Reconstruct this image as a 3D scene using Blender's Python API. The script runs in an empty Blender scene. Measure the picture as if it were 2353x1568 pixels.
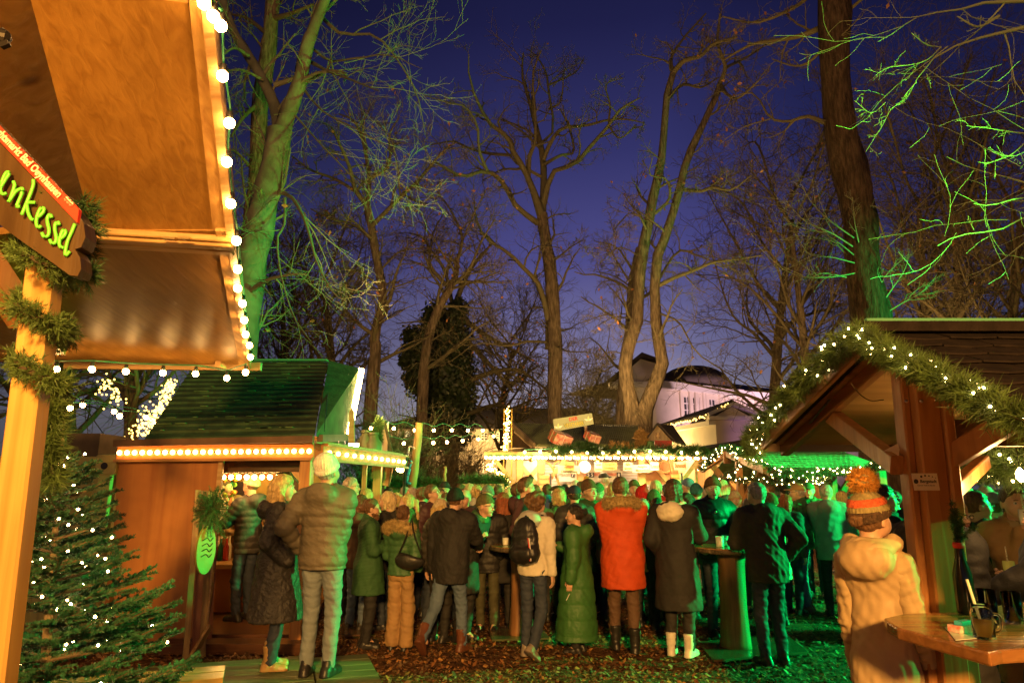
import bpy, math, random
import numpy as np
from mathutils import Vector, Matrix

# ------------------------------------------------------------------ camera, sky, exposure
scene = bpy.context.scene
COL = scene.collection
F = 1568.0; PITCH = math.radians(12.1); CH = 1.65
cam_d = bpy.data.cameras.new("camera"); cam = bpy.data.objects.new("camera", cam_d); COL.objects.link(cam)
cam.location = (0, 0, CH); cam.rotation_euler = (math.radians(90) + PITCH, 0, 0)
cam_d.lens = 24.0; cam_d.sensor_width = 36.0; cam_d.clip_end = 2000; cam_d.clip_start = 0.05
scene.camera = cam
scene.view_settings.view_transform = 'Standard'; scene.view_settings.look = 'None'
scene.view_settings.gamma = 1.0; scene.view_settings.exposure = 0.0
scene.cycles.use_denoising = True
scene.cycles.max_bounces = 5; scene.cycles.diffuse_bounces = 3; scene.cycles.glossy_bounces = 3
scene.cycles.transparent_max_bounces = 6; scene.cycles.sample_clamp_indirect = 4.0

world = bpy.data.worlds.new("World"); scene.world = world; world.use_nodes = True
wn = world.node_tree; wn.nodes.clear()
wo = wn.nodes.new('ShaderNodeOutputWorld'); bg = wn.nodes.new('ShaderNodeBackground')
sky = wn.nodes.new('ShaderNodeTexSky'); sky.sky_type = 'NISHITA'; sky.sun_disc = False
sky.sun_elevation = math.radians(-4); sky.sun_rotation = math.radians(10)
tc = wn.nodes.new('ShaderNodeTexCoord'); sep = wn.nodes.new('ShaderNodeSeparateXYZ')
rmp = wn.nodes.new('ShaderNodeValToRGB'); rx = wn.nodes.new('ShaderNodeValToRGB')
mx = wn.nodes.new('ShaderNodeMix'); mx.data_type = 'RGBA'; mx.blend_type = 'MULTIPLY'; mx.inputs[0].default_value = 1
ad = wn.nodes.new('ShaderNodeMix'); ad.data_type = 'RGBA'; ad.blend_type = 'ADD'; ad.inputs[0].default_value = 0.05
def ramp(node, stops):
    e = node.color_ramp.elements
    while len(e) < len(stops): e.new(0.5)
    for el, (p, c) in zip(e, stops): el.position = p; el.color = (*c, 1)
ramp(rmp, [(0.0, (.20, .18, .20)), (.09, (.36, .33, .39)), (.19, (.185, .172, .325)), (.32, (.074, .070, .245)),
           (.46, (.031, .031, .135)), (.60, (.012, .012, .062)), (.75, (.004, .005, .024))])
ma = wn.nodes.new('ShaderNodeMath'); ma.operation = 'MULTIPLY_ADD'; ma.inputs[1].default_value = .5; ma.inputs[2].default_value = .5
ramp(rx, [(.1, (.10, .12, .16)), (.34, (.38, .40, .42)), (.5, (.95, .95, .95)), (.60, (1, 1, 1)), (.70, (.42, .46, .55)), (.9, (.08, .11, .18))])
L = wn.links.new
L(tc.outputs['Generated'], sep.inputs[0]); L(sep.outputs['Z'], rmp.inputs[0]); L(sep.outputs['X'], ma.inputs[0]); L(ma.outputs[0], rx.inputs[0])
L(rmp.outputs[0], mx.inputs[6]); L(rx.outputs[0], mx.inputs[7]); L(mx.outputs[2], ad.inputs[6]); L(sky.outputs[0], ad.inputs[7])
L(ad.outputs[2], bg.inputs[0]); L(bg.outputs[0], wo.inputs[0]); bg.inputs[1].default_value = 1.0

# ------------------------------------------------------------------ helpers
def ray(u, v):
    x = (u - 1176) / F; t = (784 - v) / F
    return np.array([x, math.cos(PITCH) - t * math.sin(PITCH), math.sin(PITCH) + t * math.cos(PITCH)])
def at(u, v, Y): r = ray(u, v); return np.array([0, 0, CH]) + r * (Y / r[1])
def gp(u, v, z=0.0): r = ray(u, v); return np.array([0, 0, CH]) + r * ((z - CH) / r[2])
def atx(u, v, X): r = ray(u, v); return np.array([0, 0, CH]) + r * (X / r[0])
def zof(v, Y): return at(1176, v, Y)[2]
def norm(a): a = np.asarray(a, float); return a / (np.linalg.norm(a) + 1e-12)
RS = np.random.RandomState(7); random.seed(7)
USED = {}

def make_mesh(name, V, faces, smooth=False, midx=None):
    """faces: list of (n,k) int arrays"""
    me = bpy.data.meshes.new(name)
    V = np.ascontiguousarray(V, dtype=np.float32)
    fl = [np.asarray(f, dtype=np.int32) for f in faces if len(f)]
    me.vertices.add(len(V)); me.vertices.foreach_set('co', V.ravel())
    tot = sum(f.size for f in fl); np_ = sum(f.shape[0] for f in fl)
    me.loops.add(tot); me.polygons.add(np_)
    me.loops.foreach_set('vertex_index', np.concatenate([f.ravel() for f in fl]))
    sizes = np.concatenate([np.full(f.shape[0], f.shape[1], dtype=np.int32) for f in fl])
    starts = np.concatenate([[0], np.cumsum(sizes)[:-1]]).astype(np.int32)
    me.polygons.foreach_set('loop_start', starts)
    try: me.polygons.foreach_set('loop_total', sizes)
    except Exception: pass
    me.polygons.foreach_set('use_smooth', np.full(np_, smooth, dtype=bool))
    if midx is not None: me.polygons.foreach_set('material_index', midx.astype(np.int32))
    me.update(calc_edges=True); me.validate()
    return me

def tag(o, label=None, cat=None, group=None, kind=None):
    if label: o['label'] = label
    if cat: o['category'] = cat
    if group: o['group'] = group
    if kind: o['kind'] = kind
    return o
def empty(name, loc, label, cat, group=None, rz=0.0):
    o = bpy.data.objects.new(name, None); COL.objects.link(o); o.location = Vector(loc); o.rotation_euler = (0, 0, rz)
    o.empty_display_size = .1
    return tag(o, label, cat, group)
def link(name, me, mat, parent=None, loc=None):
    o = bpy.data.objects.new(name, me); COL.objects.link(o)
    if mat is not None:
        mats = mat if isinstance(mat, (list, tuple)) else [mat]
        if len(me.materials) == 0:
            for m in mats: me.materials.append(m)
    if parent: o.parent = parent
    if loc is not None: o.location = Vector(loc)
    return o
def setmat(o, *mats):
    for i, m in enumerate(mats):
        if i < len(o.material_slots): o.material_slots[i].link = 'OBJECT'; o.material_slots[i].material = m

class MB:
    def __init__(s): s.V = []; s.Fc = {}; s.n = 0
    def add(s, V, faces):
        V = np.asarray(V, float)
        for f in faces:
            f = np.asarray(f, dtype=np.int64)
            if f.ndim == 1: f = f[None]
            s.Fc.setdefault(f.shape[1], []).append(f + s.n)
        s.V.append(V); s.n += len(V); return s
    def box(s, c, size, R=None):
        c = np.asarray(c, float); h = np.asarray(size, float) / 2
        P = np.array([[x, y, z] for x in (-1, 1) for y in (-1, 1) for z in (-1, 1)]) * h
        if R is not None: P = P @ np.asarray(R).T
        return s.add(P + c, [np.array([[0, 1, 3, 2], [4, 6, 7, 5], [0, 4, 5, 1], [2, 3, 7, 6], [0, 2, 6, 4], [1, 5, 7, 3]])])
    def beam(s, a, b, w, h, up=(0, 0, 1), ch=0.0):
        """box along a->b, w across, h along up"""
        a = np.asarray(a, float); b = np.asarray(b, float); d = norm(b - a)
        r = np.cross(d, up)
        if np.linalg.norm(r) < 1e-4: r = np.array([1., 0, 0])
        r = norm(r); u = np.cross(r, d)
        w2, h2 = w / 2, h / 2
        if ch <= 0: prof = [(-w2, -h2), (w2, -h2), (w2, h2), (-w2, h2)]
        else: prof = [(-w2 + ch, -h2), (w2 - ch, -h2), (w2, -h2 + ch), (w2, h2 - ch), (w2 - ch, h2), (-w2 + ch, h2), (-w2, h2 - ch), (-w2, -h2 + ch)]
        n = len(prof)
        P = [a + r * x + u * y for x, y in prof] + [b + r * x + u * y for x, y in prof]
        i = np.arange(n); q = np.stack([i, (i + 1) % n, (i + 1) % n + n, i + n], 1)
        return s.add(P, [q, np.arange(n)[::-1], np.arange(n) + n])
    def prism(s, poly, off):
        """polygon (n,3) extruded by vector off"""
        P = np.asarray(poly, float); n = len(P); i = np.arange(n)
        return s.add(np.vstack([P, P + np.asarray(off, float)]), [i[::-1], i + n, np.stack([i, (i + 1) % n, (i + 1) % n + n, i + n], 1)])
    def tube(s, pts, r, n=8, cap=True):
        pts = np.asarray(pts, float); m = len(pts)
        r = np.full(m, r) if np.isscalar(r) else np.asarray(r, float)
        V, q = tubes(pts[None], r[None], n)
        fs = [q]
        if cap: fs += [np.arange(n)[::-1], np.arange(n) + (m - 1) * n]
        return s.add(V, fs)
    def lathe(s, base, prof, n=16, axis=(0, 0, 1)):
        """prof list of (r,z)"""
        ax = norm(axis); t = np.array([1., 0, 0]) if abs(ax[0]) < .9 else np.array([0, 1., 0])
        a = norm(np.cross(ax, t)); b = np.cross(ax, a)
        th = np.arange(n) * 2 * math.pi / n
        V = np.concatenate([np.asarray(base) + ax * z + r * (np.cos(th)[:, None] * a + np.sin(th)[:, None] * b) for r, z in prof])
        m = len(prof); fs = []
        i = np.arange(n)
        for k in range(m - 1): fs.append(np.stack([k * n + i, k * n + (i + 1) % n, (k + 1) * n + (i + 1) % n, (k + 1) * n + i], 1))
        fs += [np.arange(n)[::-1], np.arange(n) + (m - 1) * n]
        return s.add(V, fs)
    def sphere(s, c, r, n=10, m=7, sc=(1, 1, 1)):
        prof = [(math.sin(math.pi * k / m) * r + (1e-5 if k in (0, m) else 0), -math.cos(math.pi * k / m) * r) for k in range(m + 1)]
        o = MB(); o.lathe((0, 0, 0), prof, n)
        V = np.concatenate(o.V) * np.asarray(sc) + np.asarray(c)
        return s.add(V, [np.concatenate(v) for v in o.Fc.values()])
    def build(s, name, mat, parent=None, label=None, cat=None, group=None, kind=None, smooth=False, origin=None, bevel=0):
        V = np.concatenate(s.V)
        if parent is not None:
            M = parent_world(parent); V = (V - M)
            loc = None
        elif origin is not None: V = V - np.asarray(origin); loc = origin
        else:
            loc = np.array([V[:, 0].mean(), V[:, 1].mean(), V[:, 2].min()]); V = V - loc
        me = make_mesh(name, V, [np.concatenate(v) for v in s.Fc.values()], smooth)
        o = link(name, me, mat, parent, loc)
        if bevel:
            b = o.modifiers.new('bevel', 'BEVEL'); b.width = bevel; b.segments = 2; b.limit_method = 'ANGLE'
        if parent is None and kind is None and cat is None: kind = 'structure'
        return tag(o, label, cat, group, kind)
def parent_world(p):
    v = np.zeros(3)
    while p is not None: v += np.array(p.location); p = p.parent
    return v

def tubes(P, R, n=3):
    """P (N,m,3), R (N,m) -> verts, quads"""
    N, m, _ = P.shape
    T = np.empty_like(P); T[:, 1:-1] = P[:, 2:] - P[:, :-2]; T[:, 0] = P[:, 1] - P[:, 0]; T[:, -1] = P[:, -1] - P[:, -2]
    T /= np.linalg.norm(T, axis=2, keepdims=True) + 1e-9
    D = P[:, -1] - P[:, 0]; D /= np.linalg.norm(D, axis=1, keepdims=True) + 1e-9
    ref = np.where(np.abs(D[:, 2:3]) > .8, np.array([[1., 0, 0]]), np.array([[0, 0, 1.]]))[:, None, :]
    A = np.cross(T, np.broadcast_to(ref, T.shape)); A /= np.linalg.norm(A, axis=2, keepdims=True) + 1e-9
    B = np.cross(T, A)
    th = np.arange(n) * 2 * math.pi / n
    V = P[:, :, None] + R[:, :, None, None] * (A[:, :, None] * np.cos(th)[None, None, :, None] + B[:, :, None] * np.sin(th)[None, None, :, None])
    idx = np.arange(N * m * n).reshape(N, m, n)
    a = idx[:, :-1]; b = idx[:, 1:]
    q = np.stack([a, np.roll(a, -1, 2), np.roll(b, -1, 2), b], -1).reshape(-1, 4)
    return V.reshape(-1, 3), q

def spline(pts, n):
    """Catmull-Rom resample rows of any width"""
    P = np.asarray(pts, float)
    if len(P) < 3: 
        t = np.linspace(0, 1, n)[:, None]; return P[0] * (1 - t) + P[-1] * t
    P = np.vstack([2 * P[0] - P[1], P, 2 * P[-1] - P[-2]])
    k = len(P) - 3; T = np.linspace(0, k - 1e-6, n); i = T.astype(int); t = (T - i)[:, None]
    a, b, c, d = P[i], P[i + 1], P[i + 2], P[i + 3]
    return .5 * (2 * b + (c - a) * t + (2 * a - 5 * b + 4 * c - d) * t ** 2 + (3 * b - a - 3 * c + d) * t ** 3)

# ------------------------------------------------------------------ materials
_MC = {}
def M(name, col, rough=.7, var=.25, scale=6, bump=.25, bscale=None, metal=0.0, stretch=(1, 1, 1), emit=None, estr=1, dist=.02, spec=.4, col2=None, trans=0, coat=0, sample=True, detail=5):
    if name in _MC: return _MC[name]
    m = bpy.data.materials.new(name); m.use_nodes = True; nt = m.node_tree; b = nt.nodes['Principled BSDF']
    b.inputs['Base Color'].default_value = (*col, 1); b.inputs['Roughness'].default_value = rough; b.inputs['Metallic'].default_value = metal
    b.inputs['Specular IOR Level'].default_value = spec
    if coat: b.inputs['Coat Weight'].default_value = coat; b.inputs['Coat Roughness'].default_value = .25
    if trans: b.inputs['Transmission Weight'].default_value = trans
    if emit is not None:
        b.inputs['Emission Color'].default_value = (*emit, 1); b.inputs['Emission Strength'].default_value = estr
        if not sample: m.cycles.emission_sampling = 'NONE'
    if var or bump:
        t = nt.nodes.new('ShaderNodeTexCoord'); mp = nt.nodes.new('ShaderNodeMapping'); mp.inputs['Scale'].default_value = stretch
        nt.links.new(t.outputs['Object'], mp.inputs[0])
    if var:
        nz = nt.nodes.new('ShaderNodeTexNoise'); nz.inputs['Scale'].default_value = scale; nz.inputs['Detail'].default_value = detail
        nt.links.new(mp.outputs[0], nz.inputs[0])
        cr = nt.nodes.new('ShaderNodeValToRGB')
        c = np.array(col); c2 = np.array(col2) if col2 is not None else c * (1 - var)
        ramp(cr, [(.32, tuple(c2)), (.68, tuple(np.minimum(c * (1 + var * .6), 1)))])
        nt.links.new(nz.outputs[0], cr.inputs[0]); nt.links.new(cr.outputs[0], b.inputs['Base Color'])
    if bump:
        n2 = nt.nodes.new('ShaderNodeTexNoise'); n2.inputs['Scale'].default_value = bscale or scale * 2.5; n2.inputs['Detail'].default_value = 4
        nt.links.new(mp.outputs[0], n2.inputs[0])
        bp = nt.nodes.new('ShaderNodeBump'); bp.inputs['Strength'].default_value = bump; bp.inputs['Distance'].default_value = dist
        nt.links.new(n2.outputs[0], bp.inputs['Height']); nt.links.new(bp.outputs[0], b.inputs['Normal'])
    _MC[name] = m; return m

def wood(name, col, dark, ax='Z', scale=1.0, rough=.5, planks=0, knots=True):
    """grain along axis ax"""
    if name in _MC: return _MC[name]
    m = M(name, col, rough=rough, var=0, bump=0); nt = m.node_tree; b = nt.nodes['Principled BSDF']
    t = nt.nodes.new('ShaderNodeTexCoord'); mp = nt.nodes.new('ShaderNodeMapping')
    s = {'X': (1.2, 22, 22), 'Y': (22, 1.2, 22), 'Z': (22, 22, 1.2)}[ax]; mp.inputs['Scale'].default_value = tuple(np.array(s) * scale)
    nz = nt.nodes.new('ShaderNodeTexNoise'); nz.inputs['Scale'].default_value = 1.0; nz.inputs['Detail'].default_value = 7; nz.inputs['Distortion'].default_value = .8
    n0 = nt.nodes.new('ShaderNodeTexNoise'); n0.inputs['Scale'].default_value = 1.6; n0.inputs['Detail'].default_value = 3
    cr = nt.nodes.new('ShaderNodeValToRGB'); ramp(cr, [(.3, dark), (.62, col)])
    mixn = nt.nodes.new('ShaderNodeMix'); mixn.data_type = 'RGBA'; mixn.blend_type = 'MULTIPLY'; mixn.inputs[0].default_value = .6
    cr2 = nt.nodes.new('ShaderNodeValToRGB'); ramp(cr2, [(.35, (.45, .42, .4)), (.65, (1.1, 1.1, 1.1))])
    nt.links.new(t.outputs['Object'], mp.inputs[0]); nt.links.new(mp.outputs[0], nz.inputs[0]); nt.links.new(t.outputs['Object'], n0.inputs[0])
    nt.links.new(nz.outputs[0], cr.inputs[0]); nt.links.new(n0.outputs[0], cr2.inputs[0])
    nt.links.new(cr.outputs[0], mixn.inputs[6]); nt.links.new(cr2.outputs[0], mixn.inputs[7])
    last = mixn.outputs[2]
    if knots:
        vo = nt.nodes.new('ShaderNodeTexVoronoi'); mp2 = nt.nodes.new('ShaderNodeMapping')
        s2 = {'X': (1.6, 4, 4), 'Y': (4, 1.6, 4), 'Z': (4, 4, 1.6)}[ax]; mp2.inputs['Scale'].default_value = tuple(np.array(s2) * scale)
        vo.inputs['Scale'].default_value = .9
        cr3 = nt.nodes.new('ShaderNodeValToRGB'); ramp(cr3, [(.03, (.3, .2, .12)), (.09, (1, 1, 1))])
        nt.links.new(t.outputs['Object'], mp2.inputs[0]); nt.links.new(mp2.outputs[0], vo.inputs[0]); nt.links.new(vo.outputs['Distance'], cr3.inputs[0])
        m3 = nt.nodes.new('ShaderNodeMix'); m3.data_type = 'RGBA'; m3.blend_type = 'MULTIPLY'; m3.inputs[0].default_value = .8
        nt.links.new(last, m3.inputs[6]); nt.links.new(cr3.outputs[0], m3.inputs[7]); last = m3.outputs[2]
    nt.links.new(last, b.inputs['Base Color'])
    bp = nt.nodes.new('ShaderNodeBump'); bp.inputs['Strength'].default_value = .35; bp.inputs['Distance'].default_value = .01
    nt.links.new(nz.outputs[0], bp.inputs['Height']); nt.links.new(bp.outputs[0], b.inputs['Normal'])
    return m

BULB = M('bulb_glow', (1, .8, .5), rough=.3, var=0, bump=0, emit=(1, .52, .15), estr=95)
BULBS = M('fascia_bulb_glow', (1, .8, .5), rough=.3, var=0, bump=0, emit=(1, .45, .12), estr=24)
FAIRY = M('fairy_light_glow', (1, .9, .7), rough=.3, var=0, bump=0, emit=(1, .66, .27), estr=60)
FAIRYW = M('fairy_light_warm_glow', (1, .8, .4), rough=.3, var=0, bump=0, emit=(1, .62, .2), estr=90, sample=False)
FAIRYF = M('far_fairy_glow', (1, .8, .4), rough=.3, var=0, bump=0, emit=(1, .62, .14), estr=5, sample=False)
CABLE = M('green_cable', (.02, .16, .08), rough=.5, var=0, bump=0)
BLACKP = M('black_plastic', (.02, .02, .02), rough=.4, var=0, bump=0)
PLY = wood('varnished_plywood', (.38, .20, .042), (.28, .135, .025), 'Y', 1.1, .45)
PLYX = wood('varnished_plywood_wall', (.42, .19, .055), (.30, .12, .03), 'Z', .35, .42, knots=False)
TIM = wood('varnished_timber', (.42, .20, .07), (.26, .11, .03), 'Z', 1, .4)
TIMX = wood('varnished_timber_beam', (.42, .20, .07), (.26, .11, .03), 'X', 1, .4)
TIMY = wood('varnished_timber_rafter', (.30, .13, .045), (.17, .07, .02), 'Y', 1, .4)
PINE = wood('raw_pine', (.55, .36, .16), (.36, .2, .07), 'X', 1, .55)
BARK = M('bark', (.15, .115, .075), rough=.95, var=.55, scale=7, bump=1.0, bscale=16, stretch=(2.2, 2.2, .45), dist=.06, spec=.1)
BARKB = M('smooth_beech_bark', (.12, .12, .085), rough=.8, var=.35, scale=3, bump=.4, bscale=9, stretch=(1, 1, 1), dist=.03, spec=.2)
BARKD = M('dark_furrowed_bark', (.075, .05, .033), rough=.95, var=.55, scale=7, bump=1.0, bscale=16, stretch=(2.2, 2.2, .45), dist=.06, spec=.1)
TWIG = M('twig_bark', (.115, .10, .055), rough=.9, var=0, bump=0, spec=.1)
NEEDLE = M('fir_needles', (.045, .105, .03), rough=.55, var=.5, scale=9, bump=0, spec=.3)
NEEDLEL = M('pine_needles', (.09, .15, .035), rough=.55, var=.5, scale=9, bump=0, spec=.3)

# ------------------------------------------------------------------ lamps of the market and added lights
def lamp(name, typ, loc, col, power, size=.1, target=None, angle=60, blend=.4, label=None):
    d = bpy.data.lights.new(name, typ); d.color = col; d.energy = power
    if typ == 'AREA': d.size = size
    else: d.shadow_soft_size = size
    if typ == 'SPOT': d.spot_size = math.radians(angle); d.spot_blend = blend
    o = bpy.data.objects.new(name, d); COL.objects.link(o); o.location = loc
    if target is not None: o.rotation_euler = (Vector(target) - Vector(loc)).to_track_quat('-Z', 'Y').to_euler()
    return o
GREEN = (.0, 1.0, .16)
WARM = (1.0, .50, .12)
lamp('green_floodlight', 'SPOT', (11.0, 7.2, 2.9), GREEN, 15000, .10, (0.0, 9.2, 1.0), 58, .35)
lamp('added_green_roof_spot', 'SPOT', (10.9, 7.4, 6.5), GREEN, 17000, .10, (5.9, 12.3, 2.0), 26, .5)  # extra green spot added for the small pavilion roof alone
lamp('added_green_table_spot', 'SPOT', (9.0, 2.2, 2.9), GREEN, 3800, .10, (2.4, 2.7, .9), 18, .5)  # extra green spot added to light the bar table
lamp('green_tree_floodlight', 'SPOT', (11.0, 10.4, 1.2), GREEN, 6000, .15, (7.9, 14.4, 5.3), 30, .8)
lamp('green_beech_floodlight', 'SPOT', (9.4, 5.6, 3.9), (.16, 1.0, .06), 11000, .15, (-5.2, 13.0, 9.5), 44, .9)
# warm lights: added ones behind the camera, hut and stall lamps, added tree uplights
lamp('added_warm_light', 'POINT', (0.5, -6.5, 4.0), WARM, 10000, .35)  # added warm key for the crowd, in place of unseen stall bulbs
lamp('added_warm_light', 'POINT', (-4.5, -3.5, 2.2), WARM, 500, .3)  # added warm fill from the left, near the stall front
lamp('hut_interior_lamp', 'POINT', (-3.55, 9.3, 2.0), WARM, 45, .08)
lamp('stall_interior_lamp', 'POINT', (-1.15, .75, 2.2), WARM, 16, .06)
lamp('added_tree_uplight_left', 'SPOT', (-1.9, 9.3, 2.75), (1, .60, .2), 2600, .15, (2.0, 22, 12.0), 100, .8)  # added uplight to warm the trees, above the awning floodlight
lamp('added_tree_uplight_centre', 'SPOT', (3.0, 18.3, 3.7), (1, .60, .2), 1400, .2, (3.0, 25, 12.0), 130, .8)  # added uplight hidden behind the roof sign, only for the trees
lamp('added_tree_uplight_right', 'SPOT', (8.9, 16.0, 2.9), (1, .60, .2), 1500, .2, (9.5, 21, 11.0), 120, .8)  # added uplight to warm the right-hand trees
# ------------------------------------------------------------------ ground
def ground():
    n = 150
    g = 1 - (1 - np.linspace(0, 1, n)) ** .5
    ys = np.concatenate([np.linspace(-40, 3, 12)[:-1], np.linspace(3, 17, 110), np.geomspace(17.3, 900, 24)])
    xs = np.concatenate([-np.geomspace(900, 9.3, 20), np.linspace(-9, 9, 130), np.geomspace(9.3, 900, 20)])
    X, Y = np.meshgrid(xs, ys, indexing='ij')
    Z = .012 * np.sin(X * 3.1 + 1.7 * np.sin(Y * 2.3)) * np.sin(Y * 2.7 + X) + .010 * np.sin(X * 7.3 + Y * 3.1) * np.cos(Y * 6.1 - X * 1.7)
    Z = Z + RS.normal(0, .004, Z.shape); Z *= (np.abs(X) < 30) & (Y < 40)
    V = np.stack([X, Y, Z - .02], -1).reshape(-1, 3); nx, ny = len(xs), len(ys)
    I = np.arange(nx * ny).reshape(nx, ny)
    q = np.stack([I[:-1, :-1], I[1:, :-1], I[1:, 1:], I[:-1, 1:]], -1).reshape(-1, 4)
    m = M('forest_floor', (.12, .055, .024), rough=.9, var=.65, scale=14, bump=1.0, bscale=60, dist=.02, spec=.15)
    o = link('ground', make_mesh('ground', V, [q], True), m); tag(o, 'dark woodchip floor covered in fallen leaves', kind='structure')
ground()
def leaf_litter():
    N = 62000
    Y = 5.8 + 13 * RS.rand(N) ** 1.5; X = (RS.rand(N) * 2 - 1) * (Y * .82 + .5)
    c = np.stack([X, Y, np.full(N, .0) + RS.rand(N) * .012], 1)
    s = (.012 + .024 * RS.rand(N) ** 2)[:, None]; a = RS.rand(N) * 6.283
    tx = RS.normal(0, .35, N); ty = RS.normal(0, .35, N)
    d1 = np.stack([np.cos(a), np.sin(a), tx], 1) * s; d2 = np.stack([-np.sin(a), np.cos(a), ty], 1) * s * .6
    V = np.stack([c - d1, c - d2 * .9 + d1 * -.1, c + d1 * .55 - d2 * .55, c + d1 * 1.2, c + d1 * .35 + d2 * .7, c + d2 * .9 - d1 * .2 + [0, 0, .006]], 1).reshape(-1, 3)
    V[:, 2] += .006
    i = np.arange(N)[:, None] * 6
    f = i + np.arange(6)
    mats = [M('leaf_brown', (.22, .09, .03), .6, .5, 30, 0), M('leaf_ochre', (.40, .20, .06), .55, .4, 30, 0), M('leaf_dark', (.09, .042, .02), .7, .4, 30, 0), M('woodchip', (.20, .12, .06), .7, .4, 30, 0)]
    me = make_mesh('leaf_litter', V, [f], False, RS.choice(4, N, p=[.42, .14, .26, .18]))
    for m in mats: me.materials.append(m)
    tag(link('leaf_litter', me, None), 'brown fallen leaves and woodchips strewn over the ground', 'leaves', kind='stuff')
leaf_litter()

# ------------------------------------------------------------------ far buildings
PLAST = M('cream_plaster', (.52, .46, .36), rough=.9, var=.12, scale=1.2, bump=.1)
PLASTG = M('grey_plaster', (.30, .25, .18), rough=.9, var=.2, scale=.8, bump=.1)
ROOFD = M('dark_roof_tiles', (.05, .038, .03), rough=.85, var=.35, scale=3, bump=.5, bscale=8)
GLASS = M('dark_window_glass', (.02, .022, .03), rough=.12, var=0, bump=0, spec=.6)
FRAME = M('white_window_frame', (.55, .52, .46), rough=.6, var=0, bump=0)
WINLIT = M('lit_window_glass', (.5, .55, .4), rough=.3, var=.5, scale=1.5, bump=0, emit=(.85, .95, .65), estr=.55)

class Bld:
    """facade frame: origin O, direction D along the wall, outward normal Nn"""
    def __init__(s, root, O, D):
        s.root = root; s.O = np.array(O, float); s.D = norm(D); s.N = np.cross(s.D, [0, 0, 1.]); 
    def P(s, x, z, n=0): return s.O + s.D * x + np.array([0, 0, z]) + s.N * n
    def wall(s, x0, x1, z0, z1, holes, th, mat, name='wall'):
        mb = MB(); xs = sorted(set([x0, x1] + [h[0] for h in holes] + [h[1] for h in holes])); zs = sorted(set([z0, z1] + [h[2] for h in holes] + [h[3] for h in holes]))
        for i in range(len(xs) - 1):
            for j in range(len(zs) - 1):
                a, b, c, d = xs[i], xs[i + 1], zs[j], zs[j + 1]
                if any(h[0] <= a + 1e-6 and h[1] >= b - 1e-6 and h[2] <= c + 1e-6 and h[3] >= d - 1e-6 for h in holes): continue
                mb.prism([s.P(a, c), s.P(b, c), s.P(b, d), s.P(a, d)], -s.N * th)
        return mb.build(name, mat, s.root)
    def window(s, x0, x1, z0, z1, nx=2, nz=3, lit=False, rec=.15, name='window'):
        g = MB(); g.prism([s.P(x0, z0, -rec), s.P(x1, z0, -rec), s.P(x1, z1, -rec), s.P(x0, z1, -rec)], -s.N * .04)
        go = g.build(name, WINLIT if lit else GLASS, s.root)
        f = MB(); w = .07
        for k in range(nx + 1):
            x = x0 + (x1 - x0) * k / nx; f.beam(s.P(x, z0, -rec + .03), s.P(x, z1, -rec + .03), w, w, up=s.N)
        for k in range(nz + 1):
            z = z0 + (z1 - z0) * k / nz; f.beam(s.P(x0 - .04, z, -rec + .035), s.P(x1 + .04, z, -rec + .035), w, w, up=s.N)
        f.build('window_frame', FRAME, go)
        sl = MB(); sl.beam(s.P(x0 - .1, z0 - .06, .05), s.P(x1 + .1, z0 - .06, .05), .22, .1); sl.build('sill', PLAST, go)

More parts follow.
